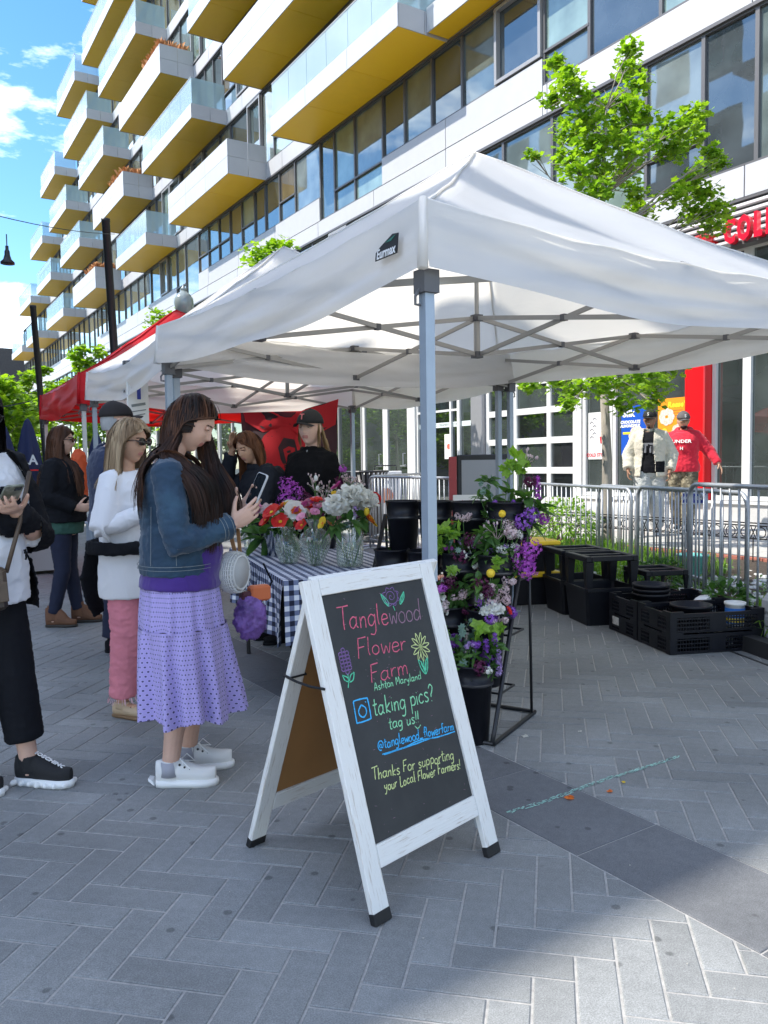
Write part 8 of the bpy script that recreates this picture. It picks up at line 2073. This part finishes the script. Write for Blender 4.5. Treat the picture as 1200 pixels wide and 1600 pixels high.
# ---- 6. seller leaning with a hand to her head
q = un(412, 700, 6.05)
p = Fig('brown haired woman in dark coat leaning forward with a hand at her forehead', (q.x+.10, q.y, 0), dirn(-150), 1.63, 1.04, 1.12, skin=skinB, head_pitch=.35, head_yaw=.35, lean=.30, detail=.006)
J = p.J; J['elR'] = Vector((.30, .33, 1.12)); J['wrR'] = J['head']+Vector((.115, .085, -.01)); J['elL'] = Vector((-.22, .22, 1.02)); J['wrL'] = Vector((-.12, .42, .98))
p.hands = [dict(n='R', fd=(-.25, .05, .95), pn=(-.9, -.3, 0), th=-1, curl=(.3, .3, .35, .4)), dict(n='L', fd=(.3, .9, -.1), pn=(0, 0, -1), th=-1)]
p.body(); p.pants(black_c, .95, .97, .10, .08, .07, voxel=.013)
mb = MB(); p.torso(mb, .05, .86, 1.405, gy=.055); p.sleeve(mb, 'R', .082, .068, .052, .90); p.sleeve(mb, 'L', .082, .068, .052, .95); mb.tube([v+J['neck']*0 for v in [J['neck']+Vector((.085*sin(a), .075*cos(a), -.01)) for a in [2*pi*k/16 for k in range(17)]]], .026, 8)
p.garment('dark_coat', mb, mat('charcoal_cloth', (.013, .015, .021), .85, bump=.1, bscale=200, spec=.2), .010, .008, 8, 4)
p.haircap(h_brown, fr=.03, grow=1.09); p.hairstrands(hairmat('hair_auburn', (.06, .024, .012), (.17, .065, .028)), .27, 800, .035, .009, .0, [((0, .02, 1.2), (.22, .17, .22))], seed=25, facegap=.3, taper=.8)
for n in 'RL': p.shoe(n, black_c, black_c, .01, .03)

# ---- 7. seller in the cap
q = un(487, 700, 5.95)
p = Fig('young woman in black fleece and black cap standing behind the flower table', (q.x, q.y, 0), dirn(-108), 1.735, .84, .92, skin=skinD, head_pitch=.02, head_yaw=-.10, detail=.006); p.lightbrow = True
J = p.J; p.hands = [dict(n='R', fd=(-.1, .3, -.9), pn=(-1, 0, 0), th=1), dict(n='L', fd=(.1, .3, -.9), pn=(1, 0, 0), th=-1)]
J['elR'] = Vector((.195, -.03, 1.12)); J['elL'] = Vector((-.195, -.03, 1.12)); J['wrR'] = Vector((.17, .16, .95)); J['wrL'] = Vector((-.17, .16, .95))
p.body(); p.pants(black_c, .95, .97, .10, .08, .07, voxel=.013)
mb = MB(); p.torso(mb, .052, .86, 1.405, gy=.055); p.sleeve(mb, 'R', .070, .066, .055, .96); p.sleeve(mb, 'L', .070, .066, .055, .96); mb.tube([Vector((.075*sin(a), -.012+.070*cos(a), 1.435*p.s)) for a in [2*pi*k/16 for k in range(17)]], .022, 8)
p.garment('black_fleece', mb, mat('black_fleece', (.006, .006, .007), .95, bump=.5, bscale=120, spec=.15), .010, .008, 8, 4)
MB().tube([Vector((0, .128, 1.12)), Vector((0, .140, 1.25)), Vector((0, .122, 1.38)), Vector((0, .085, 1.46))], .004, 5).build('zip', galv, p.t)
p.haircap(h_gold, fr=.25, grow=1.04, low=-.35)
front_lock(p, [J['head']+Vector((-.06, -.06, .02)), J['head']+Vector((-.085, -.07, -.08)), (-.11, -.03, 1.46), (-.13, .02, 1.38)], 80, h_gold, .02, 2); front_lock(p, [J['head']+Vector((-.073, .02, .03)), J['head']+Vector((-.080, .03, -.06)), (-.075, .05, 1.46)], 30, h_gold, .01, 3); front_lock(p, [J['head']+Vector((.073, .02, .03)), J['head']+Vector((.080, .02, -.06)), (.08, .0, 1.45)], 30, h_gold, .01, 4)
p.cap(mat('black_cap', (.014, .014, .015), .85), logo='T', logocol=mat('cap_red_white', (.62, .16, .16), .7))
for n in 'RL': p.shoe(n, black_c, black_c, .01, .03)

# ---- 8. man in cream fleece, walking
fleece = mat('cream_fleece', (.56, .52, .43), .95, bump=.8, bscale=90, sheen=.4)
p = Fig('smiling man in cream fleece jacket and black cap walking past the shops', (9.62, 7.62, .255), dirn(-112), 1.80, 1.06, 1.08, skin=skinC, head_pitch=.06, head_yaw=-.12, detail=.008)
J = p.J; J['elR'] = Vector((.30, -.02, 1.17)); J['wrR'] = Vector((.29, .12, .95)); J['elL'] = Vector((-.30, -.05, 1.17)); J['wrL'] = Vector((-.28, .08, .93)); J['knR'] = Vector((.10, .12, .52)); J['anR'] = Vector((.09, .22, .10)); J['toeR'] = Vector((.10, .37, .04)); J['anL'] += Vector((0, -.18, .02)); J['toeL'] += Vector((0, -.18, 0)); J['knL'] += Vector((0, -.03, 0))
p.hands = [dict(n='R', fd=(0, .25, -.9), pn=(-1, 0, 0), th=1, curl=(.45, .5, .55, .6)), dict(n='L', fd=(0, .25, -.9), pn=(1, 0, 0), th=-1, curl=(.45, .5, .55, .6))]
p.body(); p.pants(mat('pale_grey_cloth', (.40, .41, .40), .85, var=.15, nscale=9), .95, .97, .12, .10, .09, voxel=.012, amp=.01)
mb = MB(); p.torso(mb, .035, .84, 1.405, gy=.03); p.garment('black_shirt', mb, black_c, .012, .006, 8, 3)
m_ = MB(); m_.box((-.075, .158, 1.30), (.075, .166, 1.34)); m_.box((-.075, .160, 1.18), (-.05, .168, 1.299)); m_.box((-.03, .160, 1.2), (-.005, .168, 1.299)); m_.box((.04, .160, 1.2), (.07, .168, 1.299)); m_.build('shirt_print', mat('print_grey', (.2, .2, .22), .7), p.t)
mb = MB(); p.torso(mb, .045, .90, 1.405, gy=.055); mb.tube([Vector((0, 0, .86)), Vector((0, 0, 1.0))], [(.25, .21), (.24, .20)], 24, ref=(1, 0, 0)); p.sleeve(mb, 'R', .085, .085, .07, .90); p.sleeve(mb, 'L', .085, .085, .07, .90); mb.tube([Vector((.10*sin(a), -.012+.085*cos(a), 1.44*p.s)) for a in [2*pi*k/16 for k in range(17)]], .028, 8)
def j8(c): return (c.y > .05 and abs(c.x-.01) < .075+.10*max(0, 1.25-c.z)) 
p.garment('cream_jacket', mb, fleece, .012, .008, 8, 4, cut=j8, thick=.012, mats=[fleece, black_c], paint=lambda c: 1 if (c.z < 1.08 and c.z > .92 and c.y > .05 and -.21 < c.x < -.09) else 0)
p.haircap(h_black, fr=.2, grow=1.03, low=-.2); p.cap(mat('black_cap', (.014, .014, .015), .85), logo='S', tilt=-.05); MB().ball(J['head']+p.Rh @ Vector((0, .088, -.108)), .020, 10, 8, sc=(1.1, .6, .9)).build('goatee', h_black, p.t, smooth=True)
MB().tube([J['head']+p.Rh @ (Vector((x_, .101-abs(x_)*.25, -.050-.0*abs(x_)))*p.hs) for x_ in (-.018, -.009, 0, .009, .018)], .0035, 6).build('teeth', rubw, p.t)
for n in 'RL': p.shoe(n, mat('grey_trainer', (.3, .3, .3), .7), rubw, .012, .04)

# ---- 9. man in the red hoodie
red_h = mat('red_cotton', (.58, .012, .035), .85, bump=.1, bscale=200, sheen=.2)
p = Fig('man in red hooded top and grey cap walking by the red column', (10.50, 7.70, .255), dirn(-118), 1.80, 1.06, 1.05, skin=skinB, head_pitch=.10, head_yaw=.35, detail=.008)
J = p.J; J['elR'] = Vector((.22, -.08, 1.17)); J['wrR'] = Vector((.20, .05, .95)); J['shL'] += Vector((0, -.02, 0)); J['elL'] = Vector((-.37, -.06, 1.20)); J['wrL'] = Vector((-.50, .02, 1.02)); J['knL'] = Vector((-.10, .12, .52)); J['anL'] = Vector((-.09, .2, .10)); J['toeL'] = Vector((-.10, .35, .04)); J['anR'] += Vector((0, -.18, .02)); J['toeR'] += Vector((0, -.18, 0))
p.hands = [dict(n='R', fd=(0, .25, -.9), pn=(-1, 0, 0), th=1), dict(n='L', fd=(-.5, .25, -.8), pn=(.6, 0, -.3), th=-1, curl=(.3, .35, .4, .4))]
p.body(); p.pants(mat('camouflage', (.10, .085, .055), .85, col2=(.25, .22, .15), nscale=9, c2pos=(.48, .52)), .95, .97, .12, .10, .085, voxel=.012, amp=.01)
mb = MB(); p.torso(mb, .05, .86, 1.405, gy=.06); p.sleeve(mb, 'R', .092, .080, .055, .92); p.sleeve(mb, 'L', .092, .080, .055, .92); mb.tube([Vector((.105*sin(a), -.035+.09*cos(a), (1.455-.03*cos(a))*p.s)) for a in [2*pi*k/16 for k in range(17)]], .034, 8); mb.ball((0, -.11, 1.44), .10, 12, 9, sc=(1.1, .6, .9))
p.garment('red_hoodie', mb, red_h, .012, .009, 8, 7)
text('hoodie_lettering', 'UNDER', .07, print_m if False else pw, p.t, frame((.0, .200, 1.365), (-1, 0, 0), (0, -.25, 1)), extrude=.004, bold=.001, sx=1.2); text('hoodie_emblem', 'H', .065, pw, p.t, frame((0, .208, 1.26), (-1, 0, 0), (0, 0, 1)), extrude=.004, bold=.002)
p.haircap(h_black, fr=.2, grow=1.03, low=-.2); p.cap(mat('grey_cap', (.10, .09, .09), .85), logo='S', tilt=-.05); MB().ball(J['head']+p.Rh @ Vector((0, .050, -.088)), .05, 12, 9, sc=(1.0, .95, .62)).build('beard', h_black, p.t, smooth=True)
for n in 'RL': p.shoe(n, black_c, rubw, .012, .04)
